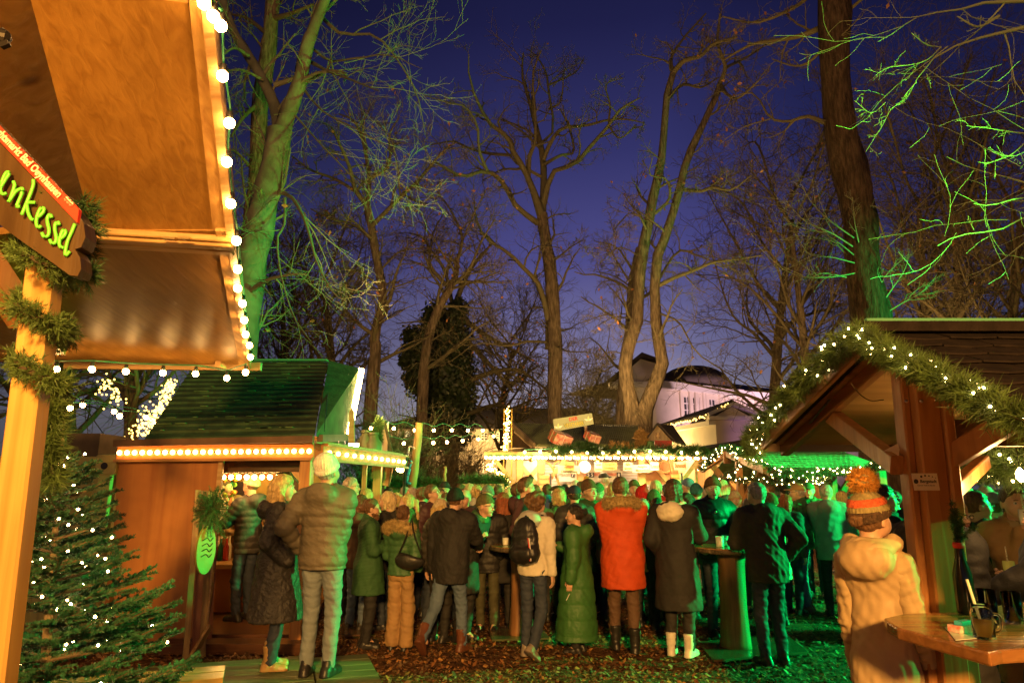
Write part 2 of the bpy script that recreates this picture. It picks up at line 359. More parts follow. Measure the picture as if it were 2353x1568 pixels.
def villa():   # pale villa with dome roof, right of centre
    Y0 = 44.0
    L0 = at(1425, 935, Y0); root = empty('villa', (L0[0] + 10, Y0, 0), 'cream villa with low dark domed roof and tall windows, lit pink behind the twin trees', 'building')
    zc = zof(892, Y0)            # cornice height
    # side wing (yellow, gabled) left
    A = Bld(root, (at(1425, 900, Y0)[0], Y0, 0), (1, 0, 0))
    w1 = at(1505, 900, Y0)[0] - A.O[0]
    zg = zof(890, Y0)
    A.wall(0, w1, 0, zg, [(w1 * .36, w1 * .36 + .8, zof(952, Y0), zof(918, Y0))], .4, PLAST)
    A.window(w1 * .36, w1 * .36 + .8, zof(952, Y0), zof(918, Y0))
    mb = MB(); mb.prism([A.P(-.4, zg + .35), A.P(w1 + .1, zg + .35), A.P(w1 + .1, zg + 1.6), A.P(w1 * .62, zg + 1.9)], -A.N * .5); mb.build('gable', PLAST, root)
    mb = MB(); mb.prism([A.P(-.7, zg, .3), A.P(w1 + .1, zg, .3), A.P(w1 + .1, zg + .35, .3), A.P(-.7, zg + .35, .3)], -A.N * .9); mb.build('cornice', FRAME, root)
    # long front wing, running back to the right
    p0 = at(1505, 900, Y0); p1 = at(2060, 925, 60.0)
    B = Bld(root, (p0[0], Y0, 0), (p1[0] - p0[0], 60.0 - Y0, 0)); LL = math.hypot(p1[0] - p0[0], 60 - Y0)
    def xu(u):
        r = ray(u, 900); # intersect vertical plane
        A_ = np.array([[r[0], -B.D[0]], [r[1], -B.D[1]]]); t, x = np.linalg.solve(A_, B.O[:2]); return x
    wins = [(1570, 1588), (1591, 1606), (1628, 1644), (1672, 1687), (1712, 1726), (1752, 1765), (1795, 1807), (1850, 1864), (1910, 1925)]
    hs = []; zt = zof(912, 46); zb = zof(958, 46)
    for a, b in wins: hs.append((xu(a), xu(b), zb, zt))
    # ground floor windows (seen under the pavilion roof)
    for a, b in ((1925, 1945), (1952, 1968)): hs.append((xu(a) , xu(b), 2.0, 4.2))
    hs = sorted(hs); 
    hh = []
    for h in hs:
        if all(h[0] >= g[1] + .02 or h[1] <= g[0] - .02 or h[3] < g[2] or h[2] > g[3] for g in hh): hh.append(h)
    B.wall(0, LL, 0, zg, hh, .4, PLAST)
    for h in hh: B.window(*h)
    mb = MB(); mb.beam(B.P(-.3, zg + .2, .1), B.P(LL, zg + .2, .1), .8, .45); mb.build('cornice', FRAME, root)
    xs = [h[0] - .35 for h in hh if h[2] > 5] + [h[1] + .35 for h in hh if h[2] > 5]
    for x in xs: pil = MB(); pil.beam(B.P(x, zb - .6, .06), B.P(x, zg, .06), .22, .16, up=B.N); pil.build('pilaster', PLAST, root)
    # roofs
    mb = MB(); back = -B.N * 9
    zr = zg + .5
    a0, a1 = B.P(-.5, zr, .4), B.P(LL + .3, zr, .4); b0, b1 = B.P(-.5, zr, -9), B.P(LL, zr, -9); r0, r1 = B.P(3, zr + 1.5, -4.5), B.P(LL, zr + 1.3, -4.5)
    mb.add([a0, a1, b0, b1, r0, r1], [[0, 1, 5, 4], [3, 2, 4, 5], [2, 3, 1, 0], [1, 3, 5, 5]][:3] + [np.array([0, 4, 2])] + [np.array([1, 3, 5])]); mb.build('roof', ROOFD, root)
    mb = MB(); mb.prism([A.P(-.9, zg + .42, .5), A.P(w1 * .62, zg + 2.25, .5), A.P(w1 + .6, zg + 1.7, .5), A.P(w1 * .62, zg + 1.95, .5)], -A.N * 8); mb.build('wing_roof', ROOFD, root)
    dc = at(1590, 880, 50); dm = MB(); prof = [(2.6, 0), (2.4, .45), (2.0, .85), (1.5, 1.15), (1.0, 1.32), (.5, 1.4), (.05, 1.42)]
    dm.lathe((at(1597, 880, 47)[0], 47.5, zg + .6), prof, 24); dm.build('dome', ROOFD, root, smooth=True)
    return root, B
villa_root, VB = villa()
ANNEX_LIGHTS = []
def annex():
    Y0 = 33.0; pc = at(1690, 1000, Y0)
    zt = zof(956, Y0); XL = at(1643, 960, Y0)[0]; XR = at(1722, 960, Y0)[0]; XLL = at(1515, 965, 40)[0]
    root = empty('pedimented_annex', (XL, Y0, 0), 'small white annex with a pediment, fairy lights along its left roof edge, below the villa', 'building')
    A = Bld(root, (XL, Y0, 0), (1, 0, 0)); w = XR - XL
    A.wall(0, w, 0, zt - .02, [], .3, PLAST)
    m = MB(); m.prism([A.P(-.35, zt - .18, .2), A.P(w + .35, zt - .18, .2), A.P(w + .35, zt, .2), A.P(-.35, zt, .2)], -A.N * .6); m.build('cornice', FRAME, root)
    ap = zof(928, Y0); m = MB(); m.prism([A.P(0, zt + .001, -.05), A.P(w, zt + .001, -.05), A.P(w * .52, ap - .1, -.05)], -A.N * .2); m.build('pediment', PLAST, root)
    rk = MB(); rk.beam(A.P(-.4, zt + .08, .1), A.P(w * .52, ap, .1), .5, .16); rk.beam(A.P(w + .4, zt + .08, .1), A.P(w * .52, ap + .01, .1), .48, .16); rk.build('raking_cornice', FRAME, root)
    q = at(1520, 965, 39.0)
    S = Bld(root, (q[0], 39.0, 0), (XL - q[0], Y0 - 39.0, 0)); LS = math.hypot(XL - q[0], Y0 - 39)
    S.wall(0, LS - .01, 0, zt - .2, [], .3, PLAST)
    m = MB(); m.beam(S.P(0, zt - .3, .1), S.P(LS, zt - .3, .1), .5, .2); m.build('eaves', FRAME, root)
    m = MB(); m.prism([S.P(-.2, zt - .05, .4), S.P(LS + .1, zt + .02, .45), A.P(w * .52, ap + .12, .1), S.P(2.0, ap + .1, -3.0)], (0, 0, .12)); m.build('roof', ROOFD, root)
    m = MB(); m.prism([A.P(w + .4, zt + .0, .3), A.P(w * .52, ap + .1, .1), A.P(w * .52, ap + .1, -9), A.P(w + .4, zt, -9)], (0, 0, .1)); m.build('roof', ROOFD, root)
    # string of small lights along the left eaves
    t = empty('eaves_fairy_lights', S.P(0, zt, .5), 'dense row of yellow fairy lights along the annex eaves', 'fairy lights')
    a, b = S.P(0, zt - .12, .52), S.P(LS, zt - .02, .52); c = atx(1672, 928, A.P(w * .3, 0)[0]); c = A.P(w * .3, zt + .55, .4)
    fp = []
    for k in range(70):
        f = k / 69; p = a * (1 - f) + b * f if f < .8 else b + (c - b) * (f - .8) / .2
        if f < .8: p = a + (b - a) * (f / .8)
        fp.append(p + RS.normal(0, .03, 3))
    ANNEX_LIGHTS.append((t, fp))
annex()
lamp('villa_uplight', 'SPOT', (14.0, 38.0, .6), (.95, .58, .68), 10000, .3, (16.5, 48, 9), 90, .9)
lamp('villa_uplight_far', 'SPOT', (22, 41, .6), (.95, .55, .72), 15000, .3, (22, 50, 9), 90, .9)
lamp('annex_uplight', 'SPOT', (11.3, 30.2, .4), (.8, .35, 1.0), 420, .2, (12.2, 33, 3.2), 60, .6)
lamp('added_villa_light', 'POINT', (8.2, 36.5, 3.0), (1.0, .66, .22), 900, .3)  # added to brighten the dark gable wing

def long_house():
    Y0 = 52.0
    xl = at(870, 1000, Y0)[0]; xr = at(1440, 1000, Y0)[0]; zt = zof(985, Y0); zr = zof(937, Y0 + 4)
    root = empty('long_house', (0, Y0, 0), 'long plain two-storey house with dark hipped roof behind the string lights', 'building')
    A = Bld(root, (xl, Y0, 0), (1, 0, 0)); w = xr - xl
    def X(u): return at(u, 1000, Y0)[0] - xl
    zw0, zw1 = zof(1015, Y0), zof(990, Y0)
    hs = [(X(916), X(924), zof(1003, Y0), zof(989, Y0)), (X(930), X(943), zof(1003, Y0), zof(989, Y0)), (X(1068), X(1092), 0.3, zof(1068, Y0)), (X(1108), X(1114), zof(1096, Y0), zof(1058, Y0))]
    hs += [(X(u), X(u + 14), zof(1010, Y0), zof(993, Y0)) for u in (1070, 1105, 1140, 1175, 1210)]
    A.wall(0, w, 0, zt, hs, .4, PLASTG)
    for i, h in enumerate(hs):
        if i == 2:
            m = MB(); m.box(A.P((h[0] + h[1]) / 2, (h[2] + h[3]) / 2, -.2), (h[1] - h[0], .08, h[3] - h[2])); m.build('door', M('brown_door', (.12, .08, .04)), root)
        else: A.window(*h, lit=i < 2)
    m = MB(); a, b, c, d = A.P(-.8, zt, .8), A.P(w + .8, zt, .8), A.P(w + .8, zt, -9), A.P(-.8, zt, -9); e, f = A.P(5, zr, -4), A.P(w - 3, zr, -4)
    m.add([a, b, c, d, e, f], [[0, 1, 5, 4], [2, 3, 4, 5], [3, 2, 1, 0], np.array([[1, 2, 5], [3, 0, 4]])]); m.build('roof', ROOFD, root)
long_house()
lamp('added_house_light', 'POINT', (-.6, 46, 5.0), (1.0, .62, .22), 8000, .3)  # unseen light added to lift the dark long house wall

# ------------------------------------------------------------------ trees
def grow(P, R, Ln, k, lf, m, wig, spread, up, rf, t0, t1, rng, jit=.5, droop=0):
    N, mp, _ = P.shape
    t = t0 + (t1 - t0) * (np.arange(k)[None] + rng.rand(N, k)) / k
    pos = t * (mp - 1); i = np.clip(pos.astype(int), 0, mp - 2); f = (pos - i)[..., None]
    ar = np.arange(N)[:, None]
    st = P[ar, i] * (1 - f) + P[ar, i + 1] * f; r0 = (R[ar, i] * (1 - f[..., 0]) + R[ar, i + 1] * f[..., 0])
    T = P[ar, i + 1] - P[ar, i]; T /= np.linalg.norm(T, axis=2, keepdims=True) + 1e-9
    rnd = rng.normal(size=(N, k, 3)); rnd -= (rnd * T).sum(2, keepdims=True) * T; rnd /= np.linalg.norm(rnd, axis=2, keepdims=True) + 1e-9
    ang = spread * (1 + jit * (rng.rand(N, k, 1) - .5))
    d = T * np.cos(ang) + rnd * np.sin(ang); d[..., 2] += up; d /= np.linalg.norm(d, axis=2, keepdims=True)
    ln = Ln[:, None] * lf * (.55 + .9 * rng.rand(N, k)) * (1.1 - .45 * t)
    n = N * k; st = st.reshape(n, 3); d = d.reshape(n, 3); ln = ln.reshape(n)
    r0 = np.minimum(r0.reshape(n) * rf, ln * .03 + .004)
    Q = np.empty((n, m, 3)); Q[:, 0] = st; cur = d.copy(); bend = rng.normal(0, wig, (n, 3))
    for j in range(1, m):
        cur = cur + bend * .5 + rng.normal(0, wig, (n, 3)) + np.array([0, 0, droop]); cur /= np.linalg.norm(cur, axis=1, keepdims=True)
        Q[:, j] = Q[:, j - 1] + cur * (ln / (m - 1))[:, None]
    RR = r0[:, None] * (1 - .75 * np.linspace(0, 1, m))[None]
    return Q, RR, ln

def px_limb(pts, Y0, Y1, m=12):
    """pts rows (u, v, width px)"""
    S = spline(pts, m); Ys = np.linspace(Y0, Y1, m)
    P = np.array([at(a[0], a[1], y) for a, y in zip(S, Ys)])
    d = np.array([np.linalg.norm(ray(a[0], a[1])) * y / ray(a[0], a[1])[1] for a, y in zip(S, Ys)])
    return P, np.maximum(S[:, 2], 1.0) / F * d / 2

def tree(label, trunks, limbs, Y, lv, seed, bark=BARK, twig=TWIG, name='bare_tree', cat='tree', group=None, minr=.006, wig=.16, up=.12, leaves=0, base_z=0):
    """trunks, limbs: list of (pts, Y0, Y1); lv: children per level"""
    rng = np.random.RandomState(seed)
    T = [px_limb(p, a, b, 16) for p, a, b in trunks]; Lm = [px_limb(p, a, b, 12) for p, a, b in limbs]
    base = T[0][0][0].copy(); base[2] = 0
    root = empty(name, base, label, cat, group)
    tm = MB()
    for i, (P, R) in enumerate(T):
        V, q = tubes(P[None], R[None], 12)
        # bark furrows: jitter radially
        c = np.repeat(P, 12, 0); d = V - c; V = c + d * (1 + .07 * np.sin(np.arange(len(V)) * 2.4)[:, None] + rng.normal(0, .045, (len(V), 1)))
        tm.add(V, [q])
        if i == 0 and P[0][2] > .05 and base_z == 0:
            b = P[0].copy(); b[2] = -.1
            V, q = tubes(np.array([[b, P[0]]]), np.array([[R[0] * 1.15, R[0]]]), 12); tm.add(V, [q])
    tm.build('trunk', bark, root, smooth=True)
    cm = MB()
    allP = [p for p in Lm]
    for P, R in Lm:
        Pn = P + np.cumsum(rng.normal(0, .012, P.shape), 0) * np.linalg.norm(P[-1] - P[0]) * .12
        V, q = tubes(Pn[None], R[None], 7); cm.add(V, [q])
    src = [spl(P, R) for P, R in Lm + T]
    PP = np.array([s[0] for s in src]); RR = np.array([s[1] for s in src]); LL = np.array([s[2] for s in src])
    nl = len(Lm)
    if nl: LL[nl:] = np.minimum(LL[nl:], LL[:nl].mean() * 1.2 + 1)
    t0 = .25
    for j, (k, lf, spread) in enumerate(lv):
        m = 7 if j < 2 else 5
        PP, RR, LL = grow(PP, RR, LL, k, lf, m, wig, spread, up if j < 2 else up * .5, .55, t0 if j else .2, 1.0, rng)
        RR = np.maximum(RR, minr * (1 if j < 2 else .7)); t0 = .2
        V, q = tubes(PP, RR, 5 if j == 0 else (4 if j == 1 else 3)); cm.add(V, [q])
    cr = cm.build('crown', twig, root, smooth=True)
    if leaves:
        tips = PP[:, -1]; idx = rng.choice(len(tips), min(leaves, len(tips)), replace=False); c = tips[idx]
        a = rng.normal(size=(len(c), 3)); a /= np.linalg.norm(a, axis=1, keepdims=True); b = np.cross(a, rng.normal(size=(len(c), 3))); b /= np.linalg.norm(b, axis=1, keepdims=True)
        s = .07; V = np.stack([c - a * s, c - b * s * .6, c + a * s, c + b * s * .6], 1).reshape(-1, 3)
        lm = MB(); lm.add(V, [np.arange(len(V)).reshape(-1, 4)]); lm.build('withered_leaves', M('withered_leaf', (.28, .12, .04), .7, .3, 5, 0), root)
    return root
def spl(P, R):
    m = 12; i = np.linspace(0, len(P) - 1, m); a = np.clip(i.astype(int), 0, len(P) - 2); f = (i - a)
    return P[a] * (1 - f)[:, None] + P[a + 1] * f[:, None], R[a] * (1 - f) + R[a + 1] * f, np.linalg.norm(P[-1] - P[0])
def z6(*p): return [(1008 + .5573 * x, 67 + .5573 * y, w * .5573) for x, y, w in p]
def z5(*p): return [(470 + .5573 * x, .5573 * y, w * .5573) for x, y, w in p]
def z7(*p): return [(1680 + .4716 * x, .4716 * y, w * .4716) for x, y, w in p]

# central oak
YO = 25
tree('tall bare oak standing alone behind the vegetable stall sign', [
    (z6((476, 1640, 62), (478, 1480, 60), (480, 1300, 58), (468, 1100, 54), (455, 950, 50), (440, 880, 46), (425, 760, 44)), YO, YO)],
    [(z6((425, 770, 40), (380, 640, 26), (345, 570, 24), (300, 500, 22), (288, 450, 20), (220, 405, 16), (172, 330, 13), (130, 210, 8), (125, 110, 4)), YO, YO - 2),
     (z6((408, 800, 26), (320, 730, 22), (270, 640, 20), (200, 585, 17), (100, 605, 13), (30, 570, 9), (-20, 540, 6)), YO, YO - 3),
     (z6((200, 585, 14), (165, 500, 12), (160, 400, 10), (110, 320, 8), (30, 300, 6), (-60, 270, 4)), YO - 2, YO - 4),
     (z6((295, 520, 14), (210, 515, 12), (130, 495, 10), (60, 465, 8), (-30, 480, 5)), YO - 1, YO + 2),
     (z6((425, 760, 34), (432, 640, 28), (430, 530, 26), (400, 400, 20), (378, 300, 16), (345, 200, 10), (350, 100, 6)), YO, YO + 1),
     (z6((372, 610, 18), (375, 520, 18), (398, 460, 14), (395, 330, 12), (385, 190, 8), (420, 90, 5)), YO, YO - 1),
     (z6((430, 540, 20), (470, 450, 16), (520, 405, 14), (600, 398, 12), (700, 372, 9), (780, 370, 7), (850, 385, 4)), YO, YO - 2),
     (z6((430, 720, 30), (470, 590, 20), (560, 558, 18), (640, 465, 16), (700, 400, 13), (750, 330, 10), (830, 285, 5)), YO, YO - 3),
     (z6((700, 400, 9), (745, 450, 7), (800, 410, 6), (840, 400, 3)), YO - 2, YO - 3),
     (z6((700, 385, 9), (705, 310, 8), (690, 230, 5), (760, 200, 3)), YO - 2, YO - 2),
     (z6((430, 560, 16), (500, 520, 12), (555, 505, 10), (535, 400, 8), (500, 330, 6)), YO, YO + 1),
     (z6((400, 480, 12), (470, 420, 10), (450, 250, 10), (440, 180, 8), (400, 110, 5), (360, 80, 3)), YO, YO + 2),
     (z6((455, 230, 9), (520, 200, 7), (570, 170, 5), (595, 120, 3)), YO + 1, YO + 2),
     (z6((452, 330, 9), (500, 300, 7), (510, 200, 5), (470, 240, 3)), YO + 1, YO),
     (z6((450, 1200, 26), (415, 1060, 22), (355, 990, 18), (290, 920, 15), (200, 862, 12), (160, 780, 8), (150, 700, 5)), YO, YO - 3),
     (z6((445, 1320, 16), (445, 1180, 18), (405, 1050, 16), (400, 1010, 10)), YO + .3, YO + .3),
     (z6((440, 1290, 12), (360, 1290, 10), (280, 1308, 8), (160, 1298, 6), (60, 1370, 4), (-40, 1400, 2)), YO - .3, YO - 5),
     (z6((470, 1300, 8), (540, 1330, 6), (620, 1330, 3)), YO, YO - 2),
     (z6((480, 950, 8), (540, 900, 6), (590, 870, 3)), YO, YO - 2)],
    YO, [(9, .30, .9), (6, .48, .8), (6, .5, .8)], 11, leaves=30, wig=.2)
# twin trees right of centre
YT = 21.5
tree('pair of curving trunks rising together from one foot, right of the oak', [
    (z6((815, 1640, 120), (790, 1540, 62), (768, 1420, 56), (775, 1330, 54), (815, 1200, 52), (822, 1090, 46), (835, 940, 44), (860, 820, 42), (880, 700, 38), (905, 600, 34), (925, 480, 28), (935, 300, 26), (965, 180, 24)), YT, YT),
    (z6((835, 1640, 90), (860, 1530, 62), (920, 1400, 54), (905, 1280, 48), (890, 1150, 44), (898, 950, 40), (935, 850, 36), (985, 690, 32), (1010, 580, 30), (1050, 470, 28), (1120, 330, 24), (1160, 230, 22)), YT, YT)],
    [(z6((965, 180, 22), (1010, 130, 18), (1080, 110, 15), (1130, 60, 12), (1230, 30, 8)), YT, YT - 2),
     (z6((965, 180, 16), (960, 120, 12), (1010, 40, 9), (1100, -60, 6)), YT, YT + 1),
     (z6((935, 300, 14), (1000, 230, 12), (1080, 240, 8), (1150, 200, 5)), YT, YT + 2),
     (z6((1160, 230, 18), (1190, 270, 12), (1240, 280, 9), (1330, 200, 6)), YT, YT - 2),
     (z6((1150, 240, 20), (1180, 160, 15), (1150, 60, 11), (1160, -60, 8)), YT, YT - 1),
     (z6((1180, 160, 12), (1260, 120, 9), (1350, 60, 6)), YT, YT + 2),
     (z6((1010, 660, 16), (1080, 665, 14), (1130, 650, 11), (1210, 660, 8), (1290, 600, 5)), YT, YT - 2),
     (z6((900, 1060, 20), (980, 1020, 15), (1060, 990, 13), (1130, 960, 10), (1210, 950, 8), (1330, 930, 5)), YT, YT - 2),
     (z6((830, 1110, 16), (880, 1075, 12), (980, 920, 10), (1060, 930, 8), (1140, 960, 5)), YT, YT + 2),
     (z6((890, 760, 14), (950, 700, 12), (940, 620, 9), (870, 600, 6), (880, 530, 4)), YT, YT - 1),
     (z6((860, 800, 7), (790, 760, 5), (720, 830, 3)), YT, YT - 2),
     (z6((820, 930, 6), (740, 900, 5), (660, 960, 3)), YT, YT - 2),
     (z6((800, 1070, 7), (730, 1020, 5), (650, 1000, 3)), YT, YT + 2),
     (z6((780, 1190, 7), (720, 1190, 5), (640, 1230, 3)), YT, YT - 2),
     (z6((905, 1170, 9), (990, 1210, 8), (1060, 1330, 6), (1200, 1420, 5), (1330, 1500, 4)), YT, YT - 3),
     (z6((770, 1340, 6), (700, 1330, 4), (650, 1380, 2)), YT, YT + 1)],
    YT, [(10, .34, 1.0), (7, .5, .8), (6, .5, .8)], 23, leaves=120, wig=.2)
tree('straight slim trunk just left of the twin trees', [(z6((752, 1640, 50), (758, 1500, 46), (768, 1350, 38), (785, 1230, 34), (790, 1100, 30), (800, 1000, 24), (820, 900, 16)), 24, 24)],
     [(z6((790, 1050, 10), (730, 950, 7), (700, 880, 4)), 24, 25), (z6((795, 980, 9), (860, 900, 6), (900, 800, 3)), 24, 26)], 24, [(7, .5, .9), (5, .5, .8), (4, .5, .8)], 29)
# beech left (green lit)
YB = 13.0
tree('smooth green-lit beech forking high beside the left awning', [
    (z5((150, 1900, 130), (150, 1500, 118), (170, 1250, 112), (210, 1000, 108), (255, 800, 100), (290, 650, 92), (310, 540, 92)), YB, YB),
    (z5((310, 560, 70), (350, 450, 58), (395, 330, 52), (420, 200, 46), (460, 90, 40), (520, -60, 34)), YB, YB - 1),
    (z5((318, 560, 60), (290, 440, 44), (240, 330, 38), (180, 230, 34), (110, 110, 30), (60, -60, 26)), YB, YB + .5)],
    [(z5((290, 350, 22), (340, 335, 18), (380, 320, 12)), YB, YB), (z5((310, 450, 18), (360, 380, 16), (440, 310, 14), (530, 290, 12), (585, 300, 9), (580, 330, 5)), YB, YB - 1.5),
     (z5((440, 260, 16), (520, 300, 11), (620, 340, 8), (720, 380, 5)), YB, YB - 3), (z5((300, 790, 18), (360, 815, 15), (400, 880, 14), (430, 960, 12), (460, 1080, 9), (520, 1200, 7), (580, 1235, 5)), YB, YB - 2.5),
     (z5((330, 820, 12), (325, 930, 10), (295, 990, 9), (320, 1150, 7), (370, 1300, 5), (440, 1400, 3)), YB, YB - 2),
     (z5((470, 60, 16), (560, 140, 12), (700, 150, 9), (800, 260, 7), (870, 400, 5), (900, 560, 3)), YB, YB - 2),
     (z5((420, 180, 12), (520, 260, 9), (640, 250, 7), (760, 240, 5), (900, 300, 2)), YB, YB - 3),
     (z5((180, 230, 14), (120, 200, 10), (60, 240, 6)), YB, YB - 1), (z5((240, 330, 12), (150, 290, 9), (60, 300, 5)), YB, YB - 1),
     (z5((395, 350, 12), (480, 450, 8), (600, 520, 6), (760, 600, 3)), YB, YB - 3), (z5((350, 450, 9), (500, 620, 6), (640, 760, 4), (720, 820, 2)), YB, YB - 3),
     (z5((480, 60, 14), (600, -40, 10), (760, -60, 7)), YB, YB)],
    YB, [(6, .33, .8), (5, .5, .7), (4, .5, .7)], 31, bark=BARKB, twig=M('beech_twig', (.13, .13, .08), .8, 0, bump=0), name='beech_tree', wig=.12, up=.02, minr=.004)
tree('darker upright trunk behind the green-lit beech', [(z5((160, 1700, 90), (190, 1000, 70), (215, 750, 62), (225, 500, 60), (240, 350, 56), (265, 200, 54), (280, 0, 50), (300, -120, 44)), 16, 16)],
     [(z5((230, 420, 20), (160, 480, 14), (110, 560, 8)), 16, 15), (z5((200, 700, 14), (120, 620, 10), (60, 640, 6)), 16, 15), (z5((280, 80, 24), (350, 60, 16), (450, 20, 9)), 16, 15),
      (z5((270, 150, 18), (180, 80, 12), (100, 60, 7)), 16, 17), (z5((190, 900, 10), (160, 760, 8), (150, 640, 5)), 16, 15)], 16, [(7, .45, .9), (5, .5, .8), (4, .5, .8)], 37)
# tree behind left stall corner
YC = 20.0
tree('mid-height bare tree beside the left hut roof with a wavy trunk', [
    (z5((665, 2000, 66), (690, 1600, 52), (705, 1450, 48), (700, 1380, 40), (735, 1230, 36), (715, 1100, 34), (690, 950, 32), (670, 850, 28)), YC, YC)],
    [(z5((670, 850, 22), (620, 780, 18), (600, 700, 15), (560, 600, 12), (520, 520, 7)), YC, YC - 1), (z5((680, 940, 20), (740, 880, 18), (820, 800, 15), (900, 720, 12), (980, 620, 8), (1040, 580, 5)), YC, YC - 2),
     (z5((670, 860, 20), (680, 740, 17), (660, 600, 13), (620, 500, 9), (560, 470, 5)), YC, YC + 1), (z5((640, 800, 14), (540, 740, 12), (440, 700, 9), (360, 640, 5)), YC, YC + 1),
     (z5((680, 740, 13), (760, 680, 11), (760, 560, 8), (800, 480, 5)), YC, YC), (z5((820, 800, 10), (870, 830, 7), (920, 840, 4)), YC, YC - 2),
     (z5((700, 1000, 12), (620, 930, 10), (520, 900, 8), (440, 860, 5)), YC, YC + 1), (z5((720, 1120, 10), (800, 1040, 8), (900, 1020, 5)), YC, YC + 1),
     (z5((700, 1380, 20), (640, 1340, 14), (580, 1280, 9), (560, 1180, 5)), YC, YC), (z5((720, 1180, 9), (640, 1120, 7), (560, 1110, 4)), YC, YC - 1)],
    YC, [(10, .45, .9), (7, .5, .8), (6, .5, .8)], 41, leaves=140, wig=.2)
tree('slender leaning bare tree in front of the ivy-clad one', [
    (z5((888, 2050, 52), (900, 1600, 44), (920, 1400, 40), (960, 1280, 36), (1010, 1190, 30), (1035, 1130, 24), (1040, 1060, 20)), 22, 22)],
    [(z5((1010, 1190, 20), (930, 1100, 16), (925, 1040, 13), (900, 980, 10), (840, 960, 6)), 22, 23), (z5((1040, 1080, 16), (1060, 980, 12), (1020, 880, 9), (960, 790, 5)), 22, 22),
     (z5((1020, 1180, 16), (1090, 1110, 13), (1140, 1000, 9), (1200, 900, 5)), 22, 21), (z5((930, 1050, 9), (940, 960, 7), (990, 870, 4)), 22, 24), (z5((1060, 1000, 8), (1100, 900, 6), (1160, 780, 3)), 22, 20),
     (z5((1020, 1190, 12), (1120, 1160, 9), (1220, 1120, 5)), 22, 20)],
    22, [(10, .48, .9), (7, .55, .8), (6, .5, .8)], 43, wig=.16, leaves=60)
# right big trunk with shoots
YR = 14.5
TR = [(2048, 1180, 100), (2035, 1050, 92), (2020, 900, 88), (2003, 740, 78), (1985, 640, 66), (1978, 560, 62), (1972, 480, 66), (1953, 400, 66), (1934, 307, 60), (1922, 236, 52), (1917, 140, 56), (1916, 60, 56), (1915, -60, 54)]
tree('massive furrowed trunk at right with green-lit young shoots', [(TR, YR, YR)],
     [(z7((475, 110, 30), (430, 140, 26), (330, 180, 20), (220, 200, 16), (100, 220, 12), (-40, 300, 8)), YR, YR + 2), (z7((460, 600, 22), (370, 565, 16), (280, 590, 13), (190, 570, 10), (110, 450, 7), (0, 470, 5)), YR, YR + 2),
      (z7((480, 200, 14), (380, 300, 11), (300, 320, 9), (200, 290, 6)), YR, YR + 1), (z7((500, 0, 24), (420, -40, 20), (300, 40, 14), (120, 110, 10), (-40, 80, 6)), YR, YR + 1),
      (z7((560, 60, 16), (660, -20, 10), (760, -60, 6)), YR, YR - 1), (z7((190, 580, 7), (60, 620, 5), (-60, 700, 3)), YR + 2, YR + 3)],
     YR, [(6, .35, .9), (5, .5, .8), (4, .5, .8)], 53, bark=BARKD, leaves=40, name='oak_tree', wig=.18)
def shoots(label, specs, Y, seed, root_pt, mat, fan=10):
    rng = np.random.RandomState(seed)
    Ls = [px_limb(p, a, b, 8) for p, a, b in specs]
    PP = np.array([spl(*l)[0] for l in Ls]); RR = np.array([spl(*l)[1] for l in Ls]); LL = np.array([spl(*l)[2] for l in Ls])
    mb = MB(); V, q = tubes(PP, RR, 5); mb.add(V, [q])
    P2, R2, L2 = grow(PP, RR, LL, 9, .34, 6, .10, .75, .15, .6, .25, 1, rng); R2 = np.maximum(R2, .0035); V, q = tubes(P2, R2, 4); mb.add(V, [q])
    P3, R3, L3 = grow(P2, R2, L2, 4, .4, 4, .1, .7, .1, .6, .2, 1, rng); R3 = np.maximum(R3, .0028); V, q = tubes(P3, R3, 3); mb.add(V, [q])
    r = [o for o in bpy.data.objects if o.get('label') == label][0]
    mb.build('young_shoots', mat, r, smooth=True)
SH = M('young_shoot_bark', (.22, .25, .14), .6, 0, bump=0)
shoots('massive furrowed trunk at right with green-lit young shoots', [
    (z7((600, 1160, 7), (500, 1090, 6), (400, 1000, 4), (330, 880, 2)), YR - .2, YR - 1.6), (z7((590, 1200, 7), (480, 1130, 6), (360, 1080, 4), (255, 965, 2)), YR - .2, YR - 1),
    (z7((600, 1330, 7), (460, 1350, 6), (280, 1330, 4), (100, 1170, 2)), YR - .2, YR - 1.5), (z7((600, 1280, 6), (480, 1250, 5), (380, 1240, 4), (300, 1120, 2)), YR - .2, YR - 1.8),
    (z7((620, 1180, 6), (600, 1080, 4), (590, 960, 2)), YR - .4, YR - 1.2), (z7((690, 1200, 6), (740, 1130, 5), (800, 1150, 3), (825, 1070, 2)), YR - .2, YR - 1),
    (z7((730, 1480, 8), (800, 1380, 6), (850, 1300, 4), (865, 1210, 2)), YR - .2, YR - 1.2), (z7((740, 1530, 8), (840, 1470, 6), (930, 1420, 4), (1000, 1340, 2)), YR - .2, YR - 1.2),
    (z7((700, 1440, 6), (760, 1330, 5), (860, 1240, 2)), YR - .2, YR - .6), (z7((560, 1350, 6), (440, 1330, 5), (330, 1390, 2)), YR - .2, YR - 1),
    (z7((690, 1060, 5), (680, 1000, 4), (760, 1040, 2)), YR - .2, YR - .6), (z7((595, 1240, 6), (520, 1180, 5), (430, 1130, 4), (340, 1130, 2)), YR - .2, YR - 2)], YR, 5, None, SH)
